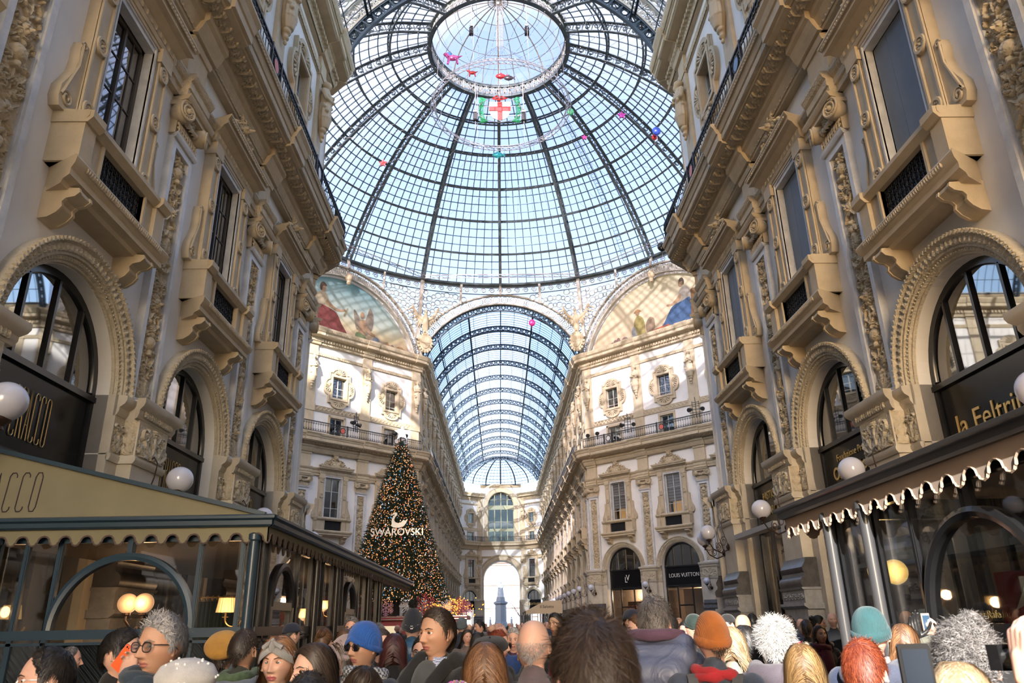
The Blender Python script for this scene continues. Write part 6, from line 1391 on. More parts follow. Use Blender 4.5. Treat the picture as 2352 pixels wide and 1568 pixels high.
b = MB(); b.lathe([(0, -.16), (.12, -.17), (.14, -.25), (.10, -.45), (.06, -.5), (.05, -2.0), (0, -2.0)], 12); b.build('post', BLKG, yg)
plight(at(2049, 1313, 9.55), 10, (1, .65, .3))
ps = empty('red_poster', at(2362, 1425, 7.0), -1.45, 'red and white poster behind the glass of the cafe pavilion', 'poster'); b = MB(); b.box(-.3, .3, 0, .02, -.6, .45); b.build('sheet', mat('poster_red', (.30, .02, .02), .5), ps)
b = MB(); b.poly([(-.1, .1), (.1, .35), (.25, .3), (.25, .0), (.1, -.1), (.12, .08), (.05, .15)], -.01, 0); b.build('white_arrow', WHT, ps)
decal = empty('window_emblem', Matrix(kr.matrix_basis) @ side @ Vector((3.2, -.02, 1.45)), -PI/2, 'gold oval emblem with script painted on the pavilion glass', 'emblem')
b = MB(); t = np.linspace(0, 2*PI, 40)[:-1]; b.tube(np.stack([.30*np.cos(t), 0*t, .19*np.sin(t)], 1), .012, 4, closed=True); b.build('oval', GOLD, decal); text_mesh('fi', .3, .004, TR(0, -.005, 0), 1.).build('script', GOLD, decal); text_mesh('Hug Rafe', .075, .004, TR(0, -.005, .30), 1.2).build('script', mat('faded_gold', (.20, .14, .05), .4, .5), decal)
# pastry shop at the third bay of the cafe side: folded awning box, lit interior
aw = empty('awning_box', (MR_N @ TR(YN-21.445)).translation, -PI/2, 'pale folded awning box with a stay over the pastry shop door', 'awning'); b = MB(); b.box(-1.7, 1.7, -.35, -.05, 4.0, 4.14); b.build('box', mat('pale_metal', (.35, .34, .33), .5), aw); b = MB(); b.bar((1.5, -.3, 4.0), (1.3, -.2, 2.2), .06); b.build('stay', BRNP, aw)
for (M, x, e, c) in ((MR_N, YN-21.445, 130, (1, .72, .42)), (MR_N, YN-16.3, 60, (1, .75, .5)), (MDR, DC[0], 420, (1, .66, .38)), (MDR, DC[1], 420, (1, .66, .38)), (ML_N, 21.445-YS, 40, (1, .7, .45)), (MDL, 16.69-DC[1], 100, (1, .66, .38)), (MDR, DC[0], 0, None)):
    if e: p = M @ Vector((x, 2.6, 3.7)); plight(p, e, c, .3)
for i in (0, 1): p = MDR @ Vector((DC[i], 2.6, 6.9)); plight(p, 160, (1, .55, .3), .3)
pc = empty('pastry_display', (MR_N @ TR(YN-21.2)).translation, -PI/2, 'stack of cream pastry boxes and tins in the pastry shop window', 'display'); b = MB(); rn = random.Random(6)
for k in range(5):
    z = 1.1+.42*k; b.box(-.9, 1.1, .7, 1.0, z-.02, z)
b.build('shelves', BRASS, pc)
for k in range(22): b = MB(); w_, h_ = rn.uniform(.1, .2), rn.uniform(.1, .25); b.box(-w_/2, w_/2, 0, .2, 0, h_); o = b.build('box', rn.choice([mat('box_cream', (.55, .45, .3), .6), mat('box_teal', (.05, .16, .22), .6), mat('box_gold', (.5, .3, .1), .4)]), pc, ); o.location = (-.8+.25*(k % 8), .74, 1.1+.42*(k//5))
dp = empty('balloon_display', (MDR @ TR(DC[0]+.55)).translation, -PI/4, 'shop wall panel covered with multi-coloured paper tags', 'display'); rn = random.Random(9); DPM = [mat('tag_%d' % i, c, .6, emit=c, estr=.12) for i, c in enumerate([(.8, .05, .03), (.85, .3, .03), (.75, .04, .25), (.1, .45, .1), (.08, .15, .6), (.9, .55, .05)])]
b = MB()
for i in range(26):
    for j in range(26): b.cur = rn.choice([0, 0, 0, 1, 1, 2, 3, 4, 5]); x, z = -.9+.072*i, .7+.085*j; b.bar((x, .9, z), (x+.07, .9-rn.random()*.05, z+.05), .055, .02)
b.build('paper_tags', DPM, dp); b = MB(); b.box(-1.0, 1.0, .96, 1.0, .6, 3.2); b.build('back_board', mat('brown_board', (.12, .05, .02), .7), dp)
b = MB(); b.box(-1.3, 1.3, 2.2, 2.25, .1, 4.0); o = b.build('wall_shop_back', mat('lit_cream_wall', (.55, .42, .28), .8)); o.matrix_world = MDR @ TR(DC[1]); tag(o, kind='structure')
# ---------------------------------------------------------------- people
def sstep(a, b, x): t = np.clip((x-a)/(b-a), 0, 1); return t*t*(3-2*t)
def head_surface(th, ph, fem=0., old=0., nose=1., wide=1., feat=1.):
    """th: 0 = front, ph: -pi/2..pi/2. Face looks along -y; origin between the eyes, inside the skull."""
    cp = np.abs(np.cos(ph))**.80; x = .0755*wide*cp*np.sin(th); y = -.095*cp*np.cos(th)+.010; z = .113*np.sin(ph)+.002
    fr = np.clip(-y/.06, 0, 1); s = sstep(.0, -.112, z)
    x = x*(1-(.30+.06*fem)*s)*(1-.05*np.exp(-((z-.045)/.03)**2)*fr); y = np.where(y > 0, y*(1-.42*s), y*(1-.04*s)); y = np.where((y > 0) & (z > -.02), y*1.07, y)
    z = np.where(z > .06, .06+(z-.06)*1.02, z)
    w = np.clip(np.cos(ph)*np.cos(th), 0, 1)**.6*(y < .0)*feat; g = lambda cx, cz, sx, sz: np.exp(-((x-cx)/sx)**2-((z-cz)/sz)**2); g2 = lambda cx, cz, sx, sz: g(cx, cz, sx, sz)+g(-cx, cz, sx, sz)
    t = np.clip((.016-z)/.046, 0, 1.25); nh = (.003+.023*t**1.25)*nose*np.where(z < -.030, np.exp(-((z+.030)/.0062)**2), 1)*sstep(.03, .012, z)
    d = nh*np.exp(-(x/(.0065+.0065*t))**2)+.007*nose*g2(.0115, -.033, .006, .006)
    d += (.0055-.002*fem+.001*old)*g2(.027, .027, .020, .007)-(.0115+.002*old)*g2(.030, .009, .0145, .0105)+(.006+.002*fem)*g2(.040, -.020, .017, .015)-.004*old*g2(.038, -.052, .012, .02)
    d += (.0062+.0015*fem)*g(0, -.0555, .019, .0048)+(.0068+.002*fem)*g(0, -.0675, .0165, .0052)-.0055*g(0, -.0612, .021, .0018)-.004*g(0, -.078, .02, .005)+.0085*g(0, -.095, .021, .013)
    return x, y-d*w, z
def head_mb(lod=0, **k):
    b = MB(); nu, nv = [(100, 88), (48, 40), (18, 13)][lod]
    u = np.linspace(-1, 1, nu+1)[:-1][None]; th = PI*np.sign(u)*np.abs(u)**(1.45 if lod == 0 else 1.1); v = np.linspace(-1, 1, nv+1)[:, None]; ph = v*PI/2*.995
    x, y, z = head_surface(th+0*ph, ph+0*th, feat=1. if lod < 2 else .5, **k); b.grid(x, y, z, wrapv=True)
    if lod == 0:                                     # lips get their own colour
        V = b.v[0]; F = np.array(b.f); c = V[F].mean(1); lip = (c[:, 1] < -.06) & (((c[:, 0]/.0235)**2+((c[:, 2]+.0615)/.0115)**2) < 1); b.mi = lip.astype(int).tolist()
    b.cur = 0
    b.tube([(0, .005, -.06), (0, .018, -.12), (0, .03, -.20), (0, .035, -.26)], [.045, .050, .056, .085], 16 if lod < 2 else 8)
    if lod < 2:
        for s in (-1, 1):
            M = TR(s*.072*k.get('wide', 1), .012, -.006, s*.35) @ Matrix.Rotation(-.15, 4, 'X'); b.ball((0, 0, 0), 1, 10, 8, (.006, .014, .028), M)
            a = np.linspace(-.9, PI+1.1, 16); b.tube(np.stack([s*.006+0*a, .017*np.cos(a-.2)*np.where(a > 2.6, .6, 1)*-1*-1, .030*np.sin(a)*np.where(a > 3.2, .8, 1)+.002], 1), .0042, 6, M); b.ball((s*.004, -.008, -.024), .0075, 8, 6, M=M); b.ball((s*.004, -.010, -.002), .005, 6, 5, (1, 1, 1.4), M=M)
    return b
HSURF = lambda x, z, **k: -.095*math.sqrt(max(0.05, 1-(x/.0755)**2-((z-.002)/.113)**2))+.010
def eye_parts(skin, iris, k):
    w, i_, l = MB(), MB(), MB()
    for s in (-1, 1):
        c = (s*.0305, HSURF(.0305, .009)+.0172, .008); w.ball(c, .0122, 16, 12); i_.lathe([(0, .0002), (.0026, .0002), (.0050, -.0002), (.0053, -.0012)], 14, M=Matrix.Translation((c[0], c[1]-.0121, c[2])) @ Matrix.Rotation(PI/2, 4, 'X'))
        for (a0, a1, tilt) in ((.0, PI, .20), (PI, 2*PI, -.40)):   # lids
            a = np.linspace(.18, PI-.18, 9)[:, None]; t = np.linspace(0, 1, 5)[None]; R = .0133
            lat = (tilt+(PI/2-.2-abs(tilt))*t) if tilt > 0 else (tilt-(PI/2-.4-abs(tilt))*t)
            l.grid(c[0]+R*np.cos(a)*np.cos(lat), c[1]-R*np.sin(a)*np.cos(lat), c[2]+R*np.sin(lat)+0*a)
    return w, i_, l
def skin_mat(name, col):
    m = mat(name, col, .5, col2=tuple(min(1, c*f) for c, f in zip(col, (1.03, .88, .85))), nscale=14, bump=.08, bscale=160)
    b = m.node_tree.nodes['Principled BSDF']; b.inputs['Subsurface Weight'].default_value = .12; b.inputs['Subsurface Radius'].default_value = (.012, .005, .003); b.inputs['Subsurface Scale'].default_value = .6; return m
SK = dict(fair=skin_mat('skin_fair', (.66, .43, .33)), rosy=skin_mat('skin_rosy', (.62, .38, .29)), tan=skin_mat('skin_tan', (.50, .30, .20)), olive=skin_mat('skin_olive', (.44, .28, .19)))
LIP = mat('lips', (.38, .14, .12), .45); LIPF = mat('lips_female', (.45, .13, .14), .4); EYEW = mat('eye_white', (.72, .68, .64), .2); IRB = mat('iris_brown', (.06, .03, .015), .15); IRG = mat('iris_grey', (.12, .16, .18), .15)
def hair_mat(name, c0, c1, rough=.48):
    m = mat(name, c0, rough, spec=.5); nt = m.node_tree; a = N(nt, 'ShaderNodeAttribute'); a.attribute_name = 'Col'; r = nt.nodes.new('ShaderNodeValToRGB'); r.color_ramp.elements[0].color = (*c0, 1); r.color_ramp.elements[1].color = (*c1, 1)
    nt.links.new(a.outputs['Fac'], r.inputs[0]); nt.links.new(r.outputs[0], nt.nodes['Principled BSDF'].inputs['Base Color']); return m
HM = dict(black=hair_mat('hair_black', (.008, .007, .007), (.035, .028, .024)), dark=hair_mat('hair_dark_brown', (.016, .010, .007), (.07, .045, .03)), brown=hair_mat('hair_brown', (.05, .025, .012), (.20, .10, .045)), chestnut=hair_mat('hair_chestnut', (.08, .035, .015), (.34, .17, .08)),
          blond=hair_mat('hair_blond', (.12, .06, .02), (.52, .32, .13)), pale=hair_mat('hair_pale_blond', (.20, .13, .07), (.60, .45, .27)), red=hair_mat('hair_red', (.09, .012, .005), (.36, .08, .028)), grey=hair_mat('hair_grey', (.16, .155, .16), (.52, .51, .52)), salt=hair_mat('hair_salt_pepper', (.03, .026, .025), (.30, .28, .27)), white=hair_mat('hair_white', (.20, .195, .185), (.58, .57, .55)), wine=hair_mat('hair_burgundy', (.03, .008, .008), (.10, .02, .02)))
def hairline(th, recede=0.):                          # lowest z carrying hair, by direction round the head
    a = np.abs(th); return np.interp(a, [0, .5, 1.0, 1.25, 1.5, 1.75, 2.2, PI], [.078+recede, .072+recede*1.2, .048+recede*.5, .018, -.006, .034, -.02, -.062])
def hair_mesh(style, n=1500, width=.005, seed=1, recede=0.):
    rg = np.random.default_rng(seed); b = MB(); cols = []
    nu, nv = 44, 30; th = np.linspace(-PI, PI, nu+1)[:-1][None]; ph = np.linspace(-PI/2, PI/2, nv+1)[:, None]; T, P = th+0*ph, ph+0*th
    x, y, z = head_surface(T, P, feat=0.); thick = {'crop': .0075, 'short': .010, 'messy': .012, 'curly': .028, 'long': .012, 'wavy': .014, 'fringe': .002, 'fluffy': .032, 'bun': .010, 'afro': .03}[style]
    c = np.array([0, .012, 0]); D = np.stack([x, y, z], -1)-c; D /= np.linalg.norm(D, axis=-1)[..., None]
    hl = hairline(T, recede); m = sstep(-.004, .014, z-hl); 
    if style == 'fringe': m = m*sstep(.045, .01, z)*sstep(.9, 1.3, np.abs(T))
    if style in ('long', 'wavy'): m = np.maximum(m, sstep(-.12, -.08, z)*sstep(1.35, 1.6, np.abs(T)))
    amp = thick*m-.006*(1-m); bmp = (1+.25*np.sin(T*9+P*7)*np.sin(P*11)) if style in ('messy', 'curly', 'fluffy', 'afro') else 1; V = np.stack([x, y, z], -1)+D*(amp*bmp)[..., None]
    if style == 'fringe': V = V*.97
    b.grid(V[..., 0], V[..., 1], V[..., 2], wrapv=True); cols.append(np.full(V.shape[0]*V.shape[1], .12 if style not in ('fluffy',) else .6))
    # strands
    t = rg.uniform(-PI, PI, n*3); p = np.arcsin(rg.uniform(-.75, 1, n*3)); x, y, z = head_surface(t, p, feat=0.); ok = z > hairline(t, recede)+.002
    if style == 'fringe': ok &= (z < .02) & (np.abs(t) > 1.8)
    t, x, y, z = (q[ok][:n] for q in (t, x, y, z)); R = np.stack([x, y, z], 1); k = len(R); cr = np.array([0, .055, .105]) if style not in ('long', 'wavy', 'bun') else None
    L = {'crop': .012, 'short': .032, 'messy': .038, 'curly': .05, 'long': .36, 'wavy': .34, 'fringe': .008, 'fluffy': .045, 'bun': .05, 'afro': .05}[style]*rg.uniform(.75, 1.2, k)
    st = 11 if style in ('long', 'wavy') else 6; pos = R+(R-c)/np.linalg.norm(R-c, axis=1)[:, None]*(thick*rg.uniform(.3, 1.1, k))[:, None]; pts = [pos.copy()]
    side = np.sign(R[:, 0]+1e-4+.004); phs = rg.uniform(0, 6.28, k); jit = rg.normal(0, 1, (k, 3))
    for i in range(st-1):
        nrm = (pos-c)/np.array([.078, .10, .125])**2; nrm /= np.linalg.norm(nrm, axis=1)[:, None]
        if cr is not None: f = pos-cr
        elif style == 'bun': f = np.array([0, .16, .08])-pos
        else: f = np.stack([side*.08, .05+0*side, -.04+0*side], 1)*1.0
        f = f-nrm*(f*nrm).sum(1)[:, None]; f /= np.linalg.norm(f, axis=1)[:, None]+1e-9
        if style in ('short', 'crop', 'messy'):
            fw = (sstep(.0, -.04, pos[:, 1]))[:, None]; fb = np.array([0., 1., .1])+.2*jit; fb = fb-nrm*(fb*nrm).sum(1)[:, None]; f = f*(1-fw)+fb*fw
        if style == 'messy': sw = np.cross(nrm, f); f = f+.55*sw*np.sin(phs*.3+R[:, :1][:, 0]*40)[:, None]+.25*jit
        if style in ('curly', 'afro'): sw = np.cross(nrm, f); a = phs+i*1.5; f = f*np.cos(a)[:, None]*.9+sw*np.sin(a)[:, None]*.9+nrm*.35+.3*jit
        if style == 'fluffy': f = f*.6+nrm*.35+.45*jit
        if style in ('short', 'crop'): f = f+.16*jit
        if style in ('long', 'wavy'):
            g = min(1, .12+i/(st-1)*1.5); f = f*(1-g)+np.array([0, .02, -1.])*g
            if style == 'wavy': f = f+.28*np.stack([np.cos(phs+i*1.2), np.sin(phs+i*1.2), 0*phs], 1)
            rad = pos-c; rad[:, 2] = 0; f = f+rad*np.where(pos[:, 2:3] < -.04, 3.6 if style == 'wavy' else 2.6, 0)
            f += .05*jit
        lift = .0 if style in ('long', 'wavy', 'bun') else (.35-.12*i if style == 'messy' else .15-.06*i)
        f = f+nrm*lift; f /= np.linalg.norm(f, axis=1)[:, None]; pos = pos+f*(L/(st-1))[:, None]
        q = (pos-c)/np.array([.083, .104, .128]); r = np.linalg.norm(q, axis=1); ins = r < 1.0+thick*3; pos = np.where(ins[:, None] & (pos[:, 2:3] > -.13), c+(pos-c)*((1.0+thick*3)/r)[:, None], pos)
        if style in ('long', 'wavy'):
            sh = (pos[:, 2] < -.10); pos[:, 1] = np.where(sh & (R[:, 1] > -.02), np.maximum(pos[:, 1], .055), pos[:, 1]); pos[:, 0] += np.where(sh, side*.006, 0)
        pts.append(pos.copy())
    Q = np.stack(pts, 1); tan = np.gradient(Q, axis=1); out = Q-c; out[..., 2] *= .2; W = np.cross(tan, out+.3*jit[:, None]*.02); W /= np.linalg.norm(W, axis=-1)[..., None]+1e-9
    wd = (.0013 if style == 'fringe' else width)*rg.uniform(.6, 1.3, k)[:, None]*np.linspace(1, .35, st)[None]; A, B = Q-W*wd[..., None]/2, Q+W*wd[..., None]/2; V = np.stack([A, B], 2).reshape(-1, 3)
    base = np.arange(k)[:, None]*st*2+np.arange(st-1)[None]*2; F = np.stack([base, base+1, base+3, base+2], -1).reshape(-1, 4); b.add(V, F); cc = rg.random(k)**1.3; cols.append(np.repeat(cc, st*2))
    if style == 'bun':
        n0 = b.n; b.ball((0, .10, .085), .04, 14, 10, (1, .9, .9)); cols.append(np.full(b.n-n0, .25))
        for q in range(60):
            a = rg.uniform(0, 6.28); tt = np.linspace(0, 3.5, 7); rr = .042; u = np.stack([rr*np.cos(a+tt*.5)*np.cos(tt-1.6), .10+rr*np.sin(a+tt*.5)*np.cos(tt-1.6), .085+rr*np.sin(tt-1.6)], 1); n0 = b.n; b.tube(u, .0018, 3, caps=False); cols.append(np.full(b.n-n0, rg.random()))
    C = np.concatenate(cols); return b.mesh('hair', [HM['dark']], True, np.repeat(C[:, None], 3, 1))
HAIR = {}
def hair_obj(style, color, parent, seed=1, n=1500, width=.0048, recede=0.):
    key = (style, seed, n, recede)
    if key not in HAIR: HAIR[key] = hair_mesh(style, n, width, seed, recede)
    return omat(obj('hair', HAIR[key], parent), HM[color])
def omat(o, m, i=0): o.material_slots[i].link = 'OBJECT'; o.material_slots[i].material = m; return o
def shell(th0, zfun, infl, bulge=0., top=0., lod=40, sc=(1, 1, 1), slouch=0.):
    b = MB(); t = np.linspace(-PI, PI, lod+1)[:-1][None]; p = np.linspace(-PI/2, PI/2, 31)[:, None]; T, P = t+0*p, p+0*t; x, y, z = head_surface(T, P, feat=0.)
    c = np.array([0, .012, 0]); D = np.stack([x, y, z], -1)-c; D /= np.linalg.norm(D, axis=-1)[..., None]; zz = zfun(T); m = sstep(-.004, .01, z-zz); a = infl+bulge*np.clip(z/.12, 0, 1)
    V = np.stack([x, y, z], -1)+D*(a*m-.03*(1-m))[..., None]; V[..., 2] += top*np.clip((z-.04)/.08, 0, 1)**2; V[..., 1] += slouch*np.clip((z-.02)/.1, 0, 1)**1.5; V *= np.array(sc)
    b.grid(V[..., 0], V[..., 1], V[..., 2], wrapv=True, mask=(m > .02)); return b
def ring_band(zf, infl, h, r=.006, n=48, lod=1):
    b = MB(); t = np.linspace(-PI, PI, n+1)[:-1]; rows = []
    for dz, ex in ((0, 0), (.003, r), (h*.5, r*1.3), (h-.003, r), (h, 0)):
        zt_ = zf(t)+dz; ph = np.arcsin(np.clip((zt_-.002)/.113, -.98, .98)); x, y, z = head_surface(t, ph, feat=0.); l = np.hypot(x, y-.012); rows.append(np.stack([x*(1+(infl+ex)/l), .012+(y-.012)*(1+(infl+ex)/l), zt_], 1))
    V = np.array(rows); b.grid(V[..., 0], V[..., 1], V[..., 2], wrapv=True); return b
BEAN = lambda T: np.interp(np.abs(T), [0, 1.3, PI], [.040, -.012, -.045])
def fabric(name, col, rib=0, rough=.85, k2=.75):
    m = mat(name, col, rough, col2=tuple(c*k2 for c in col), nscale=9, bump=.35, bscale=260, sheen=.15)
    if rib:
        nt = m.node_tree; wv = N(nt, 'ShaderNodeTexWave', Scale=float(rib), bands_direction='X'); tc = nt.nodes.new('ShaderNodeTexCoord'); nt.links.new(tc.outputs['Object'], wv.inputs['Vector']); bp = N(nt, 'ShaderNodeBump', Strength=.5, Distance=.004); nt.links.new(wv.outputs[0], bp.inputs['Height']); nt.links.new(bp.outputs[0], nt.nodes['Principled BSDF'].inputs['Normal'])
    return m
def puffy(name, col, rough=.45):
    m = mat(name, col, rough, col2=tuple(c*.8 for c in col), nscale=5); nt = m.node_tree; n = N(nt, 'ShaderNodeTexNoise', Scale=9., Detail=3., Distortion=1.5); tc = nt.nodes.new('ShaderNodeTexCoord'); nt.links.new(tc.outputs['Object'], n.inputs['Vector']); bp = N(nt, 'ShaderNodeBump', Strength=.55, Distance=.03); nt.links.new(n.outputs[0], bp.inputs['Height']); nt.links.new(bp.outputs[0], nt.nodes['Principled BSDF'].inputs['Normal']); return m
# bodies: clothes are fused skins round one skeleton, 1.75 m tall, eyes at z 1.635
def arm_caps(s, pose):
    sh = np.array([s*.185, .02, 1.415]); el, wr = {'down': ((s*.235, .03, 1.13), (s*.225, -.06, .90)), 'ear': ((s*.27, -.10, 1.20), (s*.15, -.17, 1.46)), 'up': ((s*.24, -.22, 1.30), (s*.07, -.36, 1.58)), 'high': ((s*.22, -.20, 1.45), (s*.10, -.34, 1.72)), 'pocket': ((s*.27, .05, 1.14), (s*.19, -.14, .98))}[pose]
    return sh, np.array(el), np.array(wr)
def jacket_mesh(kind='coat', pose=('down', 'down'), voxel=.02):
    f = {'coat': 1.0, 'puffer': 1.14, 'slim': .93}[kind]; P = []
    P += [((0, .03, 1.36), .125*f, (0, .03, 1.0), .135*f), ((-.07, .03, 1.34), .12*f, (.07, .03, 1.34), .12*f), ((-.08, .02, 1.0), .125*f, (.08, .02, 1.0), .125*f), ((-.09, .02, .82), .115*f, (.09, .02, .82), .115*f), ((-.07, .03, 1.18), .12*f, (.07, .03, 1.18), .12*f)]
    P += [((-.16, .03, 1.405), .070*f, (.16, .03, 1.405), .070*f), ((0, .03, 1.44), .085, (0, .03, 1.50), .068)]
    for s, ps in ((-1, pose[0]), (1, pose[1])):
        sh, el, wr = arm_caps(s, ps); P += [(sh, .070*f, el, .055*f), (el, .054*f, wr, .042*f)]
    return fuse(P, voxel, 'jacket', [PLAS], iters=3)
def trousers_mesh(voxel=.025):
    P = [((-.07, .02, .9), .115, (.07, .02, .9), .115)]
    for s in (-1, 1): P += [((s*.09, .02, .86), .095, (s*.10, 0, .48), .062), ((s*.10, 0, .48), .06, (s*.11, .03, .10), .05)]
    return fuse(P, voxel, 'trousers', [PLAS], iters=2)
def shoes_mb():
    b = MB()
    for s in (-1, 1): b.ball((s*.12, -.04, .04), .05, 12, 8, (.95, 2.6, .9)); b.ball((s*.12, .03, .08), .05, 10, 8, (.9, 1., 1.2))
    b.v = [np.maximum(v, [-9, -9, .0]) for v in b.v]; return b
JK, TRM, SHO = {}, trousers_mesh(), None
SHO = shoes_mb().mesh('shoes', [PLAS], True)
def hand_caps(curl=.3, spread=.1):                    # wrist at origin, fingers along +z, palm faces -y, thumb on +x
    P = [((0, 0, -.03), .026, (0, 0, .02), .028), ((-.02, 0, .025), .017, (-.026, 0, .078), .014), ((-.006, 0, .02), .018, (-.008, 0, .085), .0145), ((.01, 0, .02), .018, (.010, 0, .086), .0145), ((.024, 0, .02), .016, (.027, 0, .08), .014)]
    for i, (x, L) in enumerate(((-.027, .062), (-.009, .076), (.010, .082), (.028, .072))):
        p = np.array([x, 0, .083-.006*abs(i-2)]); a = 0.; c = curl*(1+.12*(3-i)); tx = (x)*spread*3
        for q, seg in enumerate((.45, .32, .25)): a += c; d = np.array([tx*.5, -math.sin(a), math.cos(a)]); p2 = p+d*L*seg; P.append((p, .0098-.0012*q, p2, .0090-.0012*q)); p = p2
    p = np.array([.026, -.006, .015]); 
    for d, L, r in (((.75, -.35, .55), .045, .0135), ((.45, -.45, .77), .034, .011), ((.25, -.4, .88), .028, .0095)): d = np.array(d)/np.linalg.norm(d); p2 = p+d*L; P.append((p, r, p2, r*.9)); p = p2
    return P
HANDM = {}
def hand_mesh(curl): 
    if curl not in HANDM: HANDM[curl] = fuse(hand_caps(curl), .0042, 'hand', [SK['fair']], iters=2)
    return HANDM[curl]
def hand_into(b, curl, M):
    me = hand_mesh(curl); V = np.array([v.co[:] for v in me.vertices]); b.add(V, [list(p.vertices) for p in me.polygons], M)
def jacket(kind, pose):
    if (kind, pose) not in JK: JK[(kind, pose)] = jacket_mesh(kind, pose)
    return JK[(kind, pose)]
CLOTH = {}
def cloth(name, col, kind='fabric'): 
    if name not in CLOTH: CLOTH[name] = puffy(name, col) if kind == 'puffy' else fabric(name, col)
    return CLOTH[name]
LEATHER = mat('black_leather', (.015, .015, .016), .35); JEANS = fabric('dark_jeans', (.03, .045, .08)); BLKT = fabric('black_trousers', (.015, .015, .017)); LENS = mat('dark_lenses', (.008, .008, .009), .08); CLR = glass('spectacle_glass', (.9, .9, .9), .95, .01, gl=.06)
def spectacles(parent, kind='black', sun=False, label=None, round_=.022):
    fm = {'black': BLKG, 'silver': CHR, 'brown': BRNP}[kind]; b = MB(); r = round_; y = HSURF(.03, .005)-.011
    for s in (-1, 1):
        t = np.linspace(0, 2*PI, 21)[:-1]; q = .0022 if kind != 'silver' else .0012; n_ = 2.6; X = np.sign(np.cos(t))*np.abs(np.cos(t))**(2/n_); Z = np.sign(np.sin(t))*np.abs(np.sin(t))**(2/n_)
        b.tube(np.stack([s*.032+r*X, y+.10*(np.abs(s*.032+r*X)-.01)**2*8, .004+r*.82*Z], 1), q, 6, closed=True); b.tube([(s*(.032+r), y+.012, .012), (s*.072, y+.03, .012), (s*.079, .0, .010), (s*.078, .03, -.01)], q, 5)
    b.tube([(-.011, y, .008), (0, y-.003, .011), (.011, y, .008)], .0018, 5); g = MB()
    for s in (-1, 1): g.ball((s*.032, y+.004, .004), 1, 16, 10, (r*.98, .002, r*.82))
    o = b.build('spectacle_frame', fm, parent, True); g.build('lens', LENS if sun else CLR, o, True); return o
def scarf(parent, m, big=1., wraps=3, z0=-.175):
    b = MB(); rn = random.Random(int(big*100)+wraps)
    for k in range(wraps):
        t = np.linspace(0, 2*PI, 30)[:-1]; R = (.082+.012*np.sin(t*2+k*2)+.004*k)*big; b.tube(np.stack([R*np.cos(t), .03+R*1.05*np.sin(t), z0+.030*k+.012*np.sin(t*1+k*1.7)], 1), .026*big*(1+.2*np.sin(t*5+k)), 9, closed=True)
    return b.build('scarf', m, parent, True)
def collar(parent, m, h=.07, r=.085, flare=.03, z0=-.215):
    b = MB(); t = np.linspace(.35-PI/2, 2*PI-.35-PI/2, 30)[:, None]; prof = np.array([(r+flare, 0.), (r+.004, h*.4), (r, h), (r-.012, h), (r-.01, 0)]); b.grid(prof[None, :, 0]*np.cos(t), .028+prof[None, :, 0]*np.sin(t)*1.05, z0+prof[None, :, 1]+.015*np.sin(t+PI/2*0)*0); return b.build('collar', m, parent, True)
def hood_down(parent, m, size=1., z=-.20, fur=None):
    P = [((-.11*size, .02, z+.03), .045*size, (-.10*size, .12, z+.0), .055*size), ((.11*size, .02, z+.03), .045*size, (.10*size, .12, z+.0), .055*size), ((-.10*size, .12, z), .06*size, (0, .16, z-.03), .075*size), ((.10*size, .12, z), .06*size, (0, .16, z-.03), .075*size), ((0, .15, z-.03), .085*size, (0, .14, z-.12*size), .07*size)]
    o = obj('hood', fuse(P, .014, 'hood', [m], iters=2), parent)
    if fur: 
        rg = np.random.default_rng(4); b = MB(); a = rg.uniform(.1, PI-.1, 900)+PI*0; c = np.stack([.16*size*np.cos(a), .05+.13*size*np.sin(a), z+.05+0*a], 1)+rg.normal(0, .012, (900, 3)); d = rg.normal(0, 1, (900, 3)); d /= np.linalg.norm(d, axis=1)[:, None]
        V = np.stack([c-.002, c+d*.045, c+.002], 1).reshape(-1, 3); b.add(V, np.arange(2700).reshape(-1, 3)); 
        for q in np.linspace(.1, PI-.1, 14): b.ball((.16*size*math.cos(q), .05+.13*size*math.sin(q), z+.05), .03, 8, 6)
        b.build('fur_trim', fur, parent)
    return o
HEADM = {}
def head_key(lod, k): return (lod,)+tuple(sorted(k.items()))
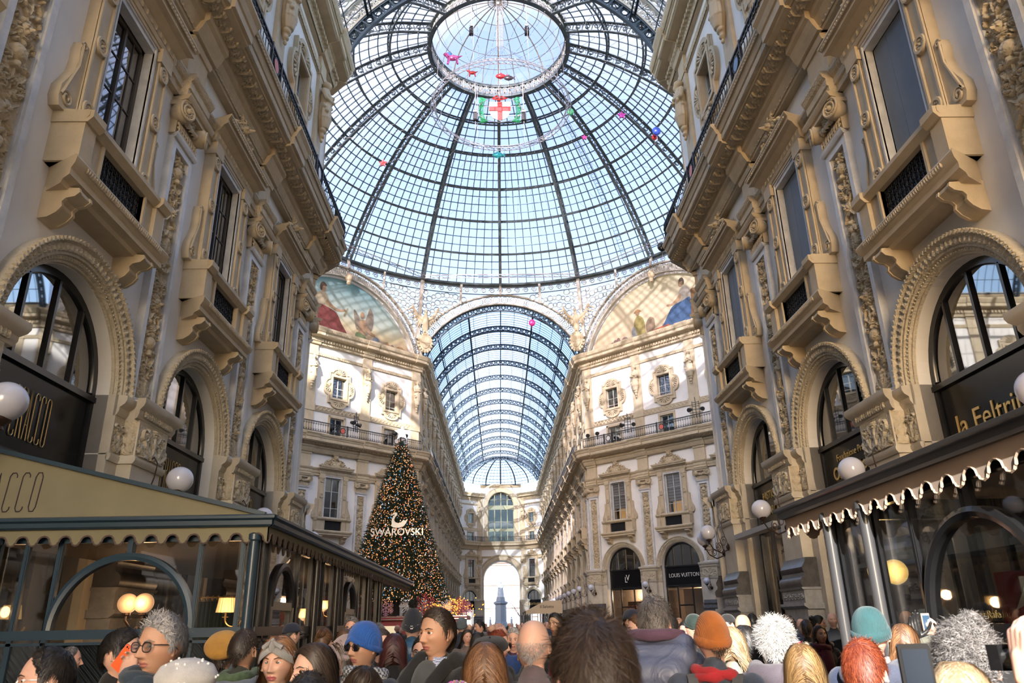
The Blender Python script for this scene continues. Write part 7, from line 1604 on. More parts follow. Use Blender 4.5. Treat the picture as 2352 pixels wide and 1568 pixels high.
def person(px, py, depth, face, label, hair=('short', 'dark'), skin='fair', jk=('coat', ('down', 'down')), jcol=None, trs=None, hat=None, eyes=None, tilt=0., nod=0., lod=0, group=None, brows=True, head={}, hseed=1, hn=1500, hw=.0048, recede=0., lips=LIP, bodyturn=None, hands=True, tall=None):
    """one person standing on the floor, head centre where the photo shows it"""
    P = at(px, py, depth); P.z -= .02; s = P.z/1.635
    rz0 = math.atan2(CX-P.x, P.y); rz = rz0+math.radians(face)
    root = empty('person', (P.x, P.y, 0), rz if bodyturn is None else rz0+math.radians(bodyturn), label, 'person', group); root.scale = (s, s, s)
    hk = head_key(lod, head)
    b = MB(); hb = head_mb(lod, **head); hrot = Matrix.Rotation(rz-root.rotation_euler.z, 4, 'Z') @ Matrix.Rotation(math.radians(tilt), 4, 'Y') @ Matrix.Rotation(math.radians(nod), 4, 'X')
    HT = Matrix.Translation((0, 0, 1.635)) @ hrot; b.merge(hb, HT); b.tube([(0, .03, 1.50), (0, .03, 1.38), (0, .03, 1.0)], [.055, .085, .09], 14)
    if hands:
        for i, sd in enumerate((-1, 1)):
            pose = jk[1][i]; sh, el, wr = arm_caps(sd, pose)
            if pose in ('down', 'pocket'):
                M = Matrix.Translation(wr) @ Matrix.Rotation(PI, 4, 'X') @ Matrix.Rotation(-sd*PI/2+PI, 4, 'Z')
                if lod < 2 and pose == 'down': 
                    for q in hand_caps(.35): b.tube([np.array(M @ Vector(q[0])), np.array(M @ Vector(q[2]))], [q[1], q[3]], 6); b.ball(np.array(M @ Vector(q[2])), q[3], 6, 4)
    b.build('body', [SK[skin], lips], root, True)
    hp = empty('head_pieces', (0, 0, 1.635)); hp.parent = root; hp.rotation_euler = hrot.to_euler()
    kids = []
    if eyes and lod == 0:
        w_, i_, l_ = eye_parts(skin, eyes, head); 
        w_.build('eyeballs', EYEW, hp, True); i_.build('irises', IRB if eyes == 'brown' else IRG, hp, True); l_.build('eyelids', SK[skin], hp, True)
        if brows:
            q = MB()
            for sd in (-1, 1): q.tube([(sd*.014, HSURF(.014, .026)-.0065, .0235), (sd*.03, HSURF(.03, .03)-.0068, .0295), (sd*.047, HSURF(.047, .026)-.004, .0240)], [.0022, .0028, .001], 6)
            omat(q.build('eyebrows', HM['dark'], hp, True), HM[hair[1]] if hair and hair[1] != 'white' else HM['grey'])
    if hair: hair_obj(hair[0], hair[1], hp, hseed, hn, hw, recede)
    j = obj('jacket', jacket(*jk), root); omat(j, jcol)
    omat(obj('trousers', TRM, root), trs or BLKT); omat(obj('shoes', SHO, root), LEATHER)
    if hat: hat(hp)
    return root, hp
def flatten(hp, root):                                # hang the head pieces directly on the person
    hb = hp.matrix_basis.copy()
    for ch in list(hp.children): ch.matrix_basis, ch.parent = hb @ ch.matrix_basis, root
    bpy.data.objects.remove(hp)
# ---------------------------------------------------------------- who stands where
def beanie(col, mt=None, brim=.05, top=.012, bobble=None, slouch=.0):
    def f(hp):
        m = mt or fabric('knit_%02x%02x%02x' % tuple(int(c*255) for c in col), col, rib=60); b = shell(0, BEAN, .013, .012, top, slouch=slouch); ho = b.build('hat', m, hp, True)
        ring_band(lambda t: np.interp(np.abs(t), [0, 1.3, PI], [.036, -.016, -.055]), .014, brim).build('hat_brim', m, ho, True)
        if bobble:
            rg = np.random.default_rng(2); b = MB(); n = 1400; d = rg.normal(0, 1, (n, 3)); d /= np.linalg.norm(d, axis=1)[:, None]; c = np.array([0, .02, .185]); e = np.cross(d, rg.normal(0, 1, (n, 3)))*.003; V = np.stack([c+d*.01+e, c+d*.048, c+d*.01-e], 1).reshape(-1, 3); b.ball(c, .03, 10, 8); b.add(V, np.arange(3*n).reshape(-1, 3)); b.build('bobble', bobble, hp)
    return f
def cap_hat(col):
    def f(hp):
        m = fabric('cap_%02x%02x%02x' % tuple(int(c*255) for c in col), col); shell(0, lambda T: .035+0*T-.02*np.abs(T)/PI, .014, .008, .0).build('hat', m, hp, True)
        b = MB(); a = np.linspace(-1.0, 1.0, 13)[:, None]; r = np.linspace(0, .075, 5)[None]; b.grid((.07)*np.sin(a)*(1+r*2), -.072*np.cos(a)-r*np.cos(a), .042-.15*r*0-r*.25+.01*np.cos(a)); b.build('peak', m, hp, True)
    return f
def beret(col, pearls=False, tilt=.35):
    def f(hp):
        m = fabric('felt_%02x%02x%02x' % tuple(int(c*255) for c in col), col); b = MB(); b.lathe(([(.08, 0), (.10, .006), (.124, .035), (.128, .065), (.108, .10), (.06, .122), (.0, .128)] if pearls else [(.078, 0), (.09, .004), (.13, .03), (.135, .055), (.115, .085), (.06, .10), (.0, .104)]), 30, M=TR(0, .03, .045) @ Matrix.Rotation(-tilt, 4, 'X')); ho = b.build('hat', m, hp, True)
        if pearls:
            rn = random.Random(3); q = MB(); M = TR(0, .03, .045) @ Matrix.Rotation(-tilt, 4, 'X')
            for k in range(22): a = rn.uniform(0, 6.28); r_, z_ = rn.choice([(.124, .035), (.129, .065), (.109, .10), (.085, .113), (.06, .123)]); q.ball((r_*math.cos(a), r_*math.sin(a), z_), .006, 8, 6, M=M)
            tag(q.build('pearls', mat('pearl', (.85, .84, .82), .2, spec=.8), ho, True), kind='stuff')
        else: q = MB(); q.ball((0, .06, .148), .008, 6, 5); q.build('stalk', m, hp)
    return f
def headband(col):
    def f(hp):
        m = fabric('band_grey', col, rib=90); t = np.linspace(-PI, PI, 49)[:-1]
        ring_band(lambda t: np.interp(np.abs(t), [0, 1.2, PI], [.055, .0, -.045]), .012, .062, .006).build('headband', m, hp, True)
        b = MB(); b.ball((0, -.085, .084), 1, 14, 10, (.017, .014, .034)); [b.tube([(sd*.004, -.092, .108), (sd*.02, -.094, .09), (sd*.045, -.08, .075)], [.006, .010, .012], 8) for sd in (-1, 1)]; b.build('knot', m, hp, True)
    return f
C_ = cloth
NAVY, BLK_, GREYW, OLIVE = C_('navy_wool', (.018, .026, .048)), C_('black_wool', (.012, .012, .014)), C_('charcoal_wool', (.06, .062, .068)), C_('olive_canvas', (.06, .062, .045))
def done(r): flatten(r[1], r[0]); return r[0]
# --- the row nearest the lens, dark side
p, h = person(100, 1552, 2.9, -88, 'man with slicked dark thinning hair and thin silver glasses, nearest the veranda', ('short', 'black'), 'rosy', jcol=NAVY, eyes='brown', recede=.012, hn=2600, hw=.0035); spectacles(h, 'silver'); collar(p, NAVY, .06, z0=1.42); done((p, h))
p, h = person(163, 1512, 6.5, 84, 'older man in profile with short receding hair, just behind the man in silver glasses', ('crop', 'salt'), 'rosy', jcol=C_('slate_jacket', (.03, .04, .055)), eyes='brown', recede=.016, head=dict(old=1., nose=1.25)); done((p, h))
p, h = person(283, 1493, 3.9, 66, 'young man with black cropped hair holding an orange phone to his ear', ('short', 'black'), 'fair', ('coat', ('ear', 'down')), BLK_, eyes='brown', hn=2600, hw=.003); hood_down(p, BLK_, 1., 1.43)
Mh = Matrix.Translation((-.165, -.10, 1.53)) @ Matrix.Rotation(.5, 4, 'Y') @ Matrix.Rotation(-PI/2, 4, 'Z'); hm = obj('hand', hand_mesh(.55), p); hm.matrix_basis = Mh; omat(hm, SK['fair'])
ORP = mat('orange_phone', (1., .13, .03), .35); b = MB(); M = Matrix.Translation((-.108, -.055, 1.62)) @ Matrix.Rotation(-.15, 4, 'Z') @ Matrix.Rotation(.62, 4, 'X')
phn = MB(); phn.box(-.005, .005, -.030, .030, -.062, .062); phm = phn.mesh('phone_body', ORP)
done((p, h)); PW = p.matrix_basis.copy()
ph_ = empty('phone', (0, 0, 0), 0, 'bright orange phone held to the ear of the young man with cropped hair', 'phone'); ph_.matrix_basis = PW @ M; ob = obj('case', phm, ph_); q = MB(); q.box(-.0065, -.005, .014, .022, .048, .056); q.box(-.0065, -.005, .004, .009, .049, .054); q.build('lens', BLKG, ph_); q = MB(); q.ball((-.0055, 0, .0), 1, 10, 8, (.001, .0065, .0075)); q.build('emblem', mat('dark_emblem', (.05, .03, .03), .3), ph_)
p, h = person(366, 1475, 3.15, -48, 'silver-haired man in black-rimmed glasses with a dark blue scarf', ('messy', 'grey'), 'tan', jcol=C_('petrol_coat', (.02, .045, .075)), eyes='brown', hn=3600, hw=.0028, head=dict(old=.8, nose=1.15)); spectacles(h, 'black', round_=.023); scarf(p, fabric('navy_scarf', (.02, .04, .065)), 1.2, 4, 1.635-.20); done((p, h))
p, h = person(424, 1600, 2.9, 175, 'person in a white felt beret dotted with pearls', ('short', 'brown'), 'fair', jcol=C_('blue_coat', (.02, .035, .08)), hat=beret((.62, .61, .60), True, .2)); done((p, h))
p, h = person(515, 1500, 5.4, 165, 'person in a mustard yellow beret and dark hair', ('short', 'dark'), 'fair', jcol=BLK_, hat=beret((.50, .25, .04), False, .75)); done((p, h))
p, h = person(562, 1487, 4.5, 148, 'man with short dark hair, green patterned scarf and grey hood', ('crop', 'dark'), 'tan', jcol=C_('olive_wool', (.05, .052, .045)), hn=2600, hw=.003); scarf(p, fabric('green_scarf', (.12, .19, .09), k2=.3), 1.15, 3, 1.635-.19); hood_down(p, fabric('grey_hood', (.20, .22, .25)), 1.05, 1.43); spectacles(h, 'black'); done((p, h))
p, h = person(639, 1513, 3.55, -22, 'woman with a knotted pale grey headband looking towards the lens', ('long', 'chestnut'), 'fair', jcol=C_('dark_parka', (.03, .03, .035)), eyes='grey', hat=headband((.36, .36, .37)), head=dict(fem=1., wide=.95), lips=LIPF, hn=2200); done((p, h))
p, h = person(716, 1533, 3.25, -58, 'woman with long dark brown hair turned towards the veranda', ('long', 'dark'), 'fair', jcol=BLK_, eyes='brown', head=dict(fem=1., wide=.95), lips=LIPF, hn=2800, hw=.0035, hseed=3); done((p, h))
p, h = person(833, 1478, 4.15, -44, 'man in a bright blue beanie, dark sunglasses and checked scarf', None, 'tan', jcol=NAVY, eyes='brown', hat=beanie((.015, .10, .42), brim=.03, top=.0), head=dict(old=.5, nose=1.1)); spectacles(h, 'black', True, round_=.023)
CHK = mat('checked_scarf', (.45, .44, .42), .9); nt = CHK.node_tree; ck = N(nt, 'ShaderNodeTexChecker', Scale=70.); ck.inputs[1].default_value = (.5, .49, .47, 1); ck.inputs[2].default_value = (.06, .08, .12, 1); tcn = nt.nodes.new('ShaderNodeTexCoord'); nt.links.new(tcn.outputs['Object'], ck.inputs[0]); nt.links.new(ck.outputs[0], nt.nodes['Principled BSDF'].inputs['Base Color'])
scarf(p, CHK, 1.15, 3, 1.635-.19); hood_down(p, NAVY, 1., 1.42); done((p, h))
p, h = person(785, 1502, 4.9, -75, 'woman in a ribbed pinkish knit bonnet behind the blue beanie', ('long', 'dark'), 'fair', jcol=BLK_, eyes='brown', hat=beanie((.40, .31, .31), brim=.04, slouch=.03), head=dict(fem=1.), lips=LIPF); done((p, h))
p, h = person(832, 1602, 2.55, 178, 'smooth dark-haired head from behind at the very bottom, below the blue beanie', ('bun', 'dark'), 'fair', jcol=BLK_, hn=3600, hw=.0026); done((p, h))
p, h = person(705, 1610, 2.7, 170, 'dark-haired head cut off by the bottom edge under the long-haired woman', ('short', 'black'), 'fair', jcol=BLK_, hn=2000); done((p, h))
p, h = person(808, 1440, 8.6, -15, 'grey-haired man with glasses close to the veranda posts', ('short', 'salt'), 'rosy', jcol=GREYW, eyes='brown', lod=0); spectacles(h, 'brown'); done((p, h))
p, h = person(745, 1472, 6.6, 160, 'woman with a loose brown top knot and dark fur collar', ('bun', 'brown'), 'fair', jcol=BLK_, lod=1, hseed=4); done((p, h))
p, h = person(672, 1455, 8.5, 120, 'person in a dark navy peaked cap by the veranda door', ('crop', 'black'), 'fair', jcol=NAVY, hat=cap_hat((.015, .02, .04)), lod=1); done((p, h))
p, h = person(793, 1470, 7.4, 30, 'brown-haired woman below the grey-haired man with glasses', ('long', 'brown'), 'rosy', jcol=GREYW, eyes='brown', head=dict(fem=1.), lod=0, hseed=5); done((p, h))
p, h = person(878, 1478, 5.7, 14, 'man with a dark widow-peak hairline beside the blue beanie', ('crop', 'dark'), 'fair', jcol=BLK_, eyes='brown'); done((p, h))
p, h = person(905, 1490, 5.2, 175, 'person with very long burgundy hair seen from behind', ('long', 'wine'), 'fair', jcol=BLK_, lod=1, hseed=6); done((p, h))
p, h = person(868, 1452, 9.5, -170, 'grey-black haired person behind the widow-peak man', ('short', 'salt'), 'fair', jcol=BLK_, lod=1); done((p, h))
p, h = person(968, 1492, 5.9, -12, 'man in thin glasses half hidden by the man in the black parka', ('crop', 'black'), 'rosy', jcol=BLK_, eyes='brown'); spectacles(h, 'black'); done((p, h))
def snow_beanie(hp):
    beanie((.012, .016, .03), brim=.055, bobble=mat('black_wool_bobble', (.012, .012, .014), .9))(hp); w_ = MB()
    for k in range(10):
        t = -PI+2*PI*k/10; R = .1; c = Vector((.092*math.sin(t), .012-.112*math.cos(t), .02-.04*abs(t)/PI+.012)); u = Vector((math.cos(t), math.sin(t), 0))
        for q in range(3): a = q*PI/3; d = (u*math.cos(a)+Vector((0, 0, 1))*math.sin(a))*.015; w_.bar(c-d, c+d, .004, .008)
    w_.build('snowflake_pattern', mat('wool_white', (.7, .7, .7), .9), hp)
DENIM = C_('denim_blue_puffer', (.03, .09, .17), 'puffy')
p, h = person(948, 1433, 6.9, 176, 'person in a black bobble hat with white snowflakes and a denim blue padded coat', None, 'fair', ('puffer', ('down', 'down')), DENIM, hat=snow_beanie, lod=1); hood_down(p, DENIM, 1.15, 1.47); done((p, h))
p, h = person(1001, 1447, 3.95, -46, 'tall man in a black parka, grey jumper and blue checked collar', ('short', 'dark'), 'tan', ('puffer', ('down', 'down')), C_('black_parka', (.010, .011, .012)), eyes='brown', hn=3400, hw=.0028, head=dict(old=.8, nose=1.15, wide=1.04)); 
SHIRT = mat('blue_gingham', (.5, .55, .68), .8); nt = SHIRT.node_tree; ck = N(nt, 'ShaderNodeTexChecker', Scale=170.); ck.inputs[1].default_value = (.62, .66, .75, 1); ck.inputs[2].default_value = (.10, .16, .38, 1); tcn = nt.nodes.new('ShaderNodeTexCoord'); nt.links.new(tcn.outputs['Object'], ck.inputs[0]); nt.links.new(ck.outputs[0], nt.nodes['Principled BSDF'].inputs['Base Color'])
collar(p, SHIRT, .055, .066, .03, 1.475); q = MB(); q.ball((0, -.055, 1.36), 1, 16, 12, (.085, .085, .16)); q.build('jumper', C_('grey_jumper', (.07, .08, .085)), p, True)
for sd in (-1, 1): q = MB(); q.tube([(sd*.11, -.02, 1.50), (sd*.10, -.12, 1.42), (sd*.06, -.155, 1.28), (sd*.03, -.16, 1.12)], [.035, .035, .03, .02], 8); omat(q.build('lapel', [BLK_], p, True), C_('black_parka', (.010, .011, .012)))
hood_down(p, C_('black_parka', (.010, .011, .012)), 1.1, 1.48); done((p, h))
# --- middle
p, h = person(1115, 1530, 3.35, 176, 'person with long wavy chestnut hair seen from behind', ('wavy', 'chestnut'), 'fair', jcol=C_('grey_coat', (.13, .12, .12)), hn=7000, hw=.0024); done((p, h))
p, h = person(1128, 1505, 5.2, 172, 'person in a black velvet beret just beyond the wavy chestnut hair', ('long', 'dark'), 'fair', jcol=BLK_, hat=beret((.01, .01, .012), False, .3), lod=1); done((p, h))
def sequins(hp):
    beanie((.25, .2, .25), brim=.03)(hp); rg = np.random.default_rng(5); cs = [(.9, .15, .5), (.1, .6, .65), (.8, .75, .7), (.85, .6, .1), (.5, .2, .7)]; b = MB(); mats = [mat('sequin_%d' % i, c, .2, .4) for i, c in enumerate(cs)]
    for k in range(700):
        t, p_ = rg.uniform(-PI, PI), math.asin(rg.uniform(.2, 1)); x, y, z = (float(v) for v in head_surface(np.array(t), np.array(p_), feat=0.)); d = Vector((x, y-.012, z)).normalized(); c = Vector((x, y, z))+d*.027+Vector((0, 0, .010*max(0, z/.12))); b.cur = int(rg.integers(0, 5)); b.ball(c, .0036, 5, 4)
    tag(b.build('sequins', mats, hp), kind='stuff')
p, h = person(1050, 1632, 3.0, 170, 'person in a hat covered with multi-coloured sequins at the bottom edge', ('short', 'dark'), 'fair', jcol=BLK_, hat=sequins, lod=1); done((p, h))
p, h = person(1151, 1461, 7.6, 4, 'balding older man facing the lens between the chestnut and the bald head', ('fringe', 'grey'), 'rosy', jcol=C_('royal_blue', (.02, .06, .2)), eyes='brown', head=dict(old=1.), recede=.01); done((p, h))
p, h = person(1180, 1466, 7.9, -8, 'grey-haired older woman in a purple scarf beside the bald head', ('short', 'grey'), 'rosy', jcol=C_('purple_scarf', (.07, .03, .07)), eyes='brown', head=dict(old=1., fem=1.)); done((p, h))
p, h = person(1146, 1478, 6.0, 62, 'short red-haired woman in round dark sunglasses', ('short', 'red'), 'fair', jcol=BLK_, eyes='brown', head=dict(fem=1.)); spectacles(h, 'black', True, round_=.026); done((p, h))
p, h = person(1073, 1461, 11.5, 20, 'dark-haired woman facing the lens beyond the black parka', ('long', 'dark'), 'rosy', jcol=C_('taupe_coat', (.16, .12, .11)), eyes='brown', head=dict(fem=1.), hseed=3); done((p, h))
p, h = person(1101, 1438, 15, -75, 'dark-haired man in profile wearing a black suit coat, beyond the black beret', ('short', 'black'), 'rosy', jcol=BLK_, eyes='brown', lod=0); done((p, h))
p, h = person(1096, 1470, 9.5, 175, 'person with straight dark hair and a dark hood in the middle distance', ('long', 'black'), 'fair', jcol=BLK_, lod=1); done((p, h))
p, h = person(1061, 1436, 13, 160, 'person in a blue-grey knitted hat by the red booth', None, 'fair', jcol=NAVY, hat=beanie((.10, .13, .16)), lod=1); done((p, h))
PUR = C_('mauve_grey_jacket', (.135, .105, .12))
p, h = person(1227, 1474, 3.55, 166, 'bald man from behind in a mauve-grey jacket', ('fringe', 'grey'), 'fair', jcol=PUR, recede=.0, hw=.002, hn=2600); collar(p, PUR, .075, .07, .04, 1.43); done((p, h))
p, h = person(1275, 1430, 9.3, -30, 'dark-haired man just beyond the bald head', ('short', 'black'), 'olive', jcol=BLK_, eyes='brown'); done((p, h))
p, h = person(1362, 1535, 1.62, -160, 'huge tousled dark head nearest the lens with sunglasses', ('messy', 'dark'), 'fair', jcol=C_('steel_blue_coat', (.10, .12, .17)), hn=11000, hw=.0020, hseed=7); spectacles(h, 'black', True, round_=.03); done((p, h))
SLATE = C_('slate_blue_parka', (.125, .145, .23), 'puffy')
p, h = person(1504, 1420, 4.35, 172, 'tall man with tousled greying hair and a big slate-blue hooded parka', ('messy', 'salt'), 'rosy', ('puffer', ('down', 'down')), SLATE, hn=4200, hw=.0028, hseed=9)
P_ = [((-.15, .06, 1.52), .06, (.15, .06, 1.52), .06), ((-.14, .12, 1.46), .075, (.14, .12, 1.46), .075), ((-.09, .17, 1.38), .10, (.09, .17, 1.38), .10), ((-.04, .18, 1.28), .09, (.04, .18, 1.28), .09), ((-.15, .02, 1.50), .06, (-.15, .1, 1.46), .07), ((.15, .02, 1.50), .06, (.15, .1, 1.46), .07)]
obj('hood', fuse(P_, .012, 'hood', [SLATE], iters=2), p); q = MB(); q.tube([(-.15, .04, 1.575), (-.08, .12, 1.575), (0, .145, 1.57), (.08, .12, 1.575), (.15, .04, 1.575)], [.02, .03, .032, .03, .02], 8); q.build('hood_lining', fabric('plum_lining', (.12, .06, .11)), p, True)
q = MB(); q.ball((-.16, -.02, 1.52), .03, 10, 8, (.6, 2.4, 1)); q.build('hood_strap', fabric('dark_strap', (.03, .035, .07)), p, True); done((p, h))
p, h = person(1464, 1442, 6.6, -70, 'bearded brown-haired man with light glasses left of the slate-blue parka', ('short', 'brown'), 'rosy', jcol=GREYW, eyes='brown'); spectacles(h, 'silver'); q = MB(); q.ball((0, -.045, -.085), 1, 16, 10, (.052, .05, .035)); omat(q.build('beard', [HM['brown']], h, True), HM['brown']); done((p, h))
p, h = person(1454, 1424, 8.6, 60, 'person in a dark navy cap in front of the coloured paper tags', ('crop', 'black'), 'olive', jcol=NAVY, hat=cap_hat((.012, .02, .04)), lod=1); done((p, h))
p, h = person(1443, 1448, 9.5, 175, 'person with dark brown hair under the navy cap', ('long', 'dark'), 'fair', jcol=BLK_, lod=1); done((p, h))
NV2 = C_('blue_grey_coat', (.055, .072, .11))
p, h = person(1634, 1462, 4.0, -158, 'person in a rust-orange beanie with a red scarf and grey backpack', ('crop', 'dark'), 'fair', jcol=NV2, hat=beanie((.50, .155, .03), brim=.05, top=.012), head=dict(nose=1.2), bodyturn=178); spectacles(h, 'black'); scarf(p, fabric('red_scarf', (.5, .02, .03)), 1.0, 2, 1.455); collar(p, NV2, .05, .09, .05, 1.42); done((p, h))
bk = empty('backpack', (0, 0, 0), 0, 'grey rucksack with a light carrying loop worn by the person in the orange beanie', 'backpack'); bk.matrix_basis = p.matrix_basis; GB = fabric('grey_nylon', (.07, .072, .078))
q = MB(); q.ball((0, .25, 1.10), 1, 24, 16, (.15, .09, .20)); q.build('pack', GB, bk, True)
for sd in (-1, 1): q = MB(); pts = [(sd*.07, .24, 1.27), (sd*.10, .175, 1.40), (sd*.115, .08, 1.475), (sd*.12, -.04, 1.45), (sd*.13, -.11, 1.33), (sd*.13, -.10, 1.15)]; [q.bar(a_, b_, .05, .012, up=(0, .5, .8)) for a_, b_ in zip(pts[:-1], pts[1:])]; q.build('strap', fabric('strap_grey', (.09, .092, .095)), bk)
q = MB(); t = np.linspace(0, PI, 12); q.tube(np.stack([.045*np.cos(t), .245+0*t, 1.27+.07*np.sin(t)], 1), .008, 8); q.build('carrying_loop', mat('pale_webbing', (.35, .34, .33), .7), bk, True)
p, h = person(1681, 1478, 4.8, 172, 'person with pale wavy blond hair behind the orange beanie', ('wavy', 'pale'), 'fair', jcol=C_('cream_coat', (.5, .44, .36)), lod=1, hseed=4, hn=2400); done((p, h))
WHC = C_('white_coat', (.72, .68, .62))
p, h = person(1713, 1474, 4.9, 170, 'person with straight black hair and a red hair clip over a white jacket', ('long', 'black'), 'fair', jcol=WHC, lod=1, hseed=8, hn=2400); q = MB(); q.ball((0, .125, .03), 1, 10, 8, (.014, .008, .012)); q.build('hair_clip', RED, h); scarf(p, fabric('cobalt_scarf', (.03, .06, .45)), .9, 1, 1.46); done((p, h))
p, h = person(1574, 1447, 9.5, -35, 'pale dark-bobbed woman facing the lens left of the orange beanie', ('short', 'black'), 'fair', jcol=BLK_, eyes='brown', head=dict(fem=1.), hseed=2); done((p, h))
p, h = person(1592, 1437, 8.6, -88, 'hook-nosed older man in profile in a green hat', ('crop', 'salt'), 'rosy', jcol=BLK_, eyes='brown', hat=beanie((.01, .025, .02), brim=.02), head=dict(old=1., nose=1.6)); done((p, h))
p, h = person(1573, 1492, 5.2, 150, 'dark-haired person low between the slate-blue parka and the orange beanie', ('long', 'brown'), 'fair', jcol=WHC, lod=1, hseed=9); done((p, h))
p, h = person(1540, 1440, 7.6, 170, 'dark-haired person in black beside the slate-blue parka', ('short', 'black'), 'olive', jcol=BLK_, lod=1); done((p, h))
p, h = person(1670, 1432, 9.6, -60, 'man in a black peaked cap with white lettering beyond the orange beanie', ('crop', 'black'), 'fair', jcol=BLK_, hat=cap_hat((.01, .01, .011)), lod=1); done((p, h))
# --- sunny side
MAU = C_('mauve_hooded_coat', (.11, .09, .11))
p, h = person(1781, 1470, 4.45, 176, 'person with fluffy white hair and a mauve-grey hooded coat', ('fluffy', 'white'), 'fair', jcol=MAU, hn=5200, hw=.0026); hood_down(p, MAU, 1.15, 1.47); done((p, h))
p, h = person(1846, 1530, 3.45, 178, 'person with long straight golden blond hair seen from behind', ('long', 'blond'), 'fair', jcol=C_('tan_grey_coat', (.2, .18, .17)), hn=7500, hw=.0024, hseed=11); done((p, h))
p, h = person(1987, 1532, 2.95, 164, 'person with short bright red hair seen from behind', ('short', 'red'), 'fair', jcol=NV2, hn=6500, hw=.0023, hseed=12); done((p, h))
p, h = person(2001, 1448, 3.95, 163, 'man in a teal beanie and navy jacket before the cafe pavilion', ('crop', 'dark'), 'fair', jcol=C_('deep_navy_jacket', (.03, .042, .085)), hat=beanie((.022, .085, .095), brim=.055, top=.0)); hood_down(p, C_('navy_hood', (.06, .07, .11)), 1., 1.45); collar(p, C_('pale_shirt', (.7, .62, .6)), .06, .07, .03, 1.47); done((p, h))
SILP = C_('green_grey_coat', (.14, .14, .11))
p, h = person(2078, 1470, 4.9, 168, 'person with long brown hair taking a photo with raised gloved hand', ('long', 'chestnut'), 'fair', ('coat', ('up', 'up')), SILP, hn=3000, hw=.0034, hseed=13); P37 = done((p, h))
# the two raised hands and the gold-framed phone they hold
pp = at(2128, 1432, 5.28); tp = empty('phone', pp, .35, 'white-framed phone held up in front of the cafe pavilion', 'phone'); q = MB(); q.box(-.036, .036, -.004, .004, -.07, .07); q.build('case', mat('rose_gold', (.75, .55, .45), .3, .4), tp); q = MB(); q.box(-.032, .032, -.006, -.004, -.055, .055); q.build('screen', mat('phone_screen', (.03, .06, .1), .1, emit=(.1, .2, .35), estr=.3), tp)
def attach(p, me, Mw, m, nm='hand', scale=1.):
    o = obj(nm, me, p); o.matrix_basis = p.matrix_basis.inverted() @ Mw @ Matrix.Scale(scale, 4)
    if m: omat(o, m)
    return o
def sleeve(p, base, side, m, pose='up', r0=.034, skin=None):     # from the raised hand back to the wrist of the jacket
    sh, el, wr = arm_caps(side, pose); a = p.matrix_basis.inverted() @ Vector(base); w_ = Vector(wr); e_ = Vector(el); q = MB(); mid = a.lerp(w_, .5)
    q.tube([tuple(a), tuple(mid), tuple(w_), tuple(w_.lerp(e_, .4))], [r0, r0+.006, .046, .05], 12); omat(q.build('sleeve', [SILP], p, True), m)
_b = at(2105, 1466, 5.25); attach(P37, hand_mesh(.18), Matrix.Translation(_b), LEATHER, 'gloved_hand', 1.15); sleeve(P37, _b-Vector((0, 0, .07)), -1, SILP)
q = MB(); q.lathe([(.045, -.10), (.055, -.09), (.055, -.05), (.04, -.02), (.03, -.01)], 14); attach(P37, q.mesh('cuff', WHC, True), Matrix.Translation(_b-Vector((0, 0, .02))), None, 'white_cuff')
_b = at(2150, 1462, 5.25); attach(P37, hand_mesh(.75), Matrix.Translation(_b) @ Matrix.Rotation(-.55, 4, 'Y') @ Matrix.Rotation(PI*.6, 4, 'Z'), SK['fair'], 'hand', 1.1); sleeve(P37, _b, 1, SILP, r0=.028)
p, h = person(2236, 1452, 4.1, 165, 'person with smooth grey-brown hair close to the pavilion glass', ('short', 'salt'), 'fair', jcol=BLK_, hn=3000, hw=.003, hseed=14); done((p, h))
p, h = person(2228, 1520, 2.45, 172, 'person with a mass of dark grey curls seen from behind', ('curly', 'salt'), 'fair', jcol=BLK_, hn=7500, hw=.0024, hseed=15); done((p, h))
p, h = person(2215, 1610, 2.0, 175, 'smooth light-brown blond head at the very bottom below the grey curls', ('long', 'pale'), 'fair', jcol=BLK_, jk=('coat', ('up', 'down')), hn=6500, hw=.0022, hseed=16); PBL = done((p, h))
bp_ = empty('phone', at(2107, 1545, 1.75), -.1, 'black phone held up at the bottom edge between red hair and grey curls', 'phone'); q = MB(); P4 = [(-.031+.0*k, 0) for k in (0,)]; O = [(x*1., z) for x, z in [(-.033, -.062), (.033, -.062), (.037, -.058), (.037, .058), (.033, .064), (-.033, .064), (-.037, .058), (-.037, -.058)]]; q.poly(O, -.005, .005); q.build('case', BLKG, bp_); q = MB(); q.box(-.030, .030, -.0065, -.005, -.056, .052); q.build('screen', mat('dim_screen', (.012, .018, .028), .08), bp_)
_b = at(2116, 1712, 1.80); attach(PBL, hand_mesh(.55), Matrix.Translation(_b) @ Matrix.Rotation(-.15, 4, 'Y'), SK['fair']); sleeve(PBL, _b, -1, BLK_, r0=.03)
p, h = person(2410, 1560, 2.25, 170, 'person half cut off at the outer edge holding up a small black camera', ('short', 'dark'), 'fair', ('coat', ('up', 'up')), BLK_, lod=1); PED = done((p, h))
_b = at(2352, 1530, 1.92); attach(PED, hand_mesh(.5), Matrix.Translation(_b) @ Matrix.Rotation(.1, 4, 'Y') @ Matrix.Rotation(PI/2, 4, 'Z'), SK['fair']); sleeve(PED, _b, -1, BLK_, r0=.03)
cmr = empty('camera_in_hand', at(2318, 1512, 2.0), .2, 'small black camera with a round lens held at the outer edge', 'camera'); q = MB(); q.box(-.03, .06, 0, .04, -.03, .035); q.build('camera_body', BLKG, cmr); q = MB(); q.lathe([(0, 0), (.026, 0), (.028, .03), (.020, .032), (.018, .02), (0, .02)], 20, M=Matrix.Rotation(PI/2, 4, 'X')); q.build('lens', mat('lens_ring', (.1, .1, .1), .2, .6), cmr)
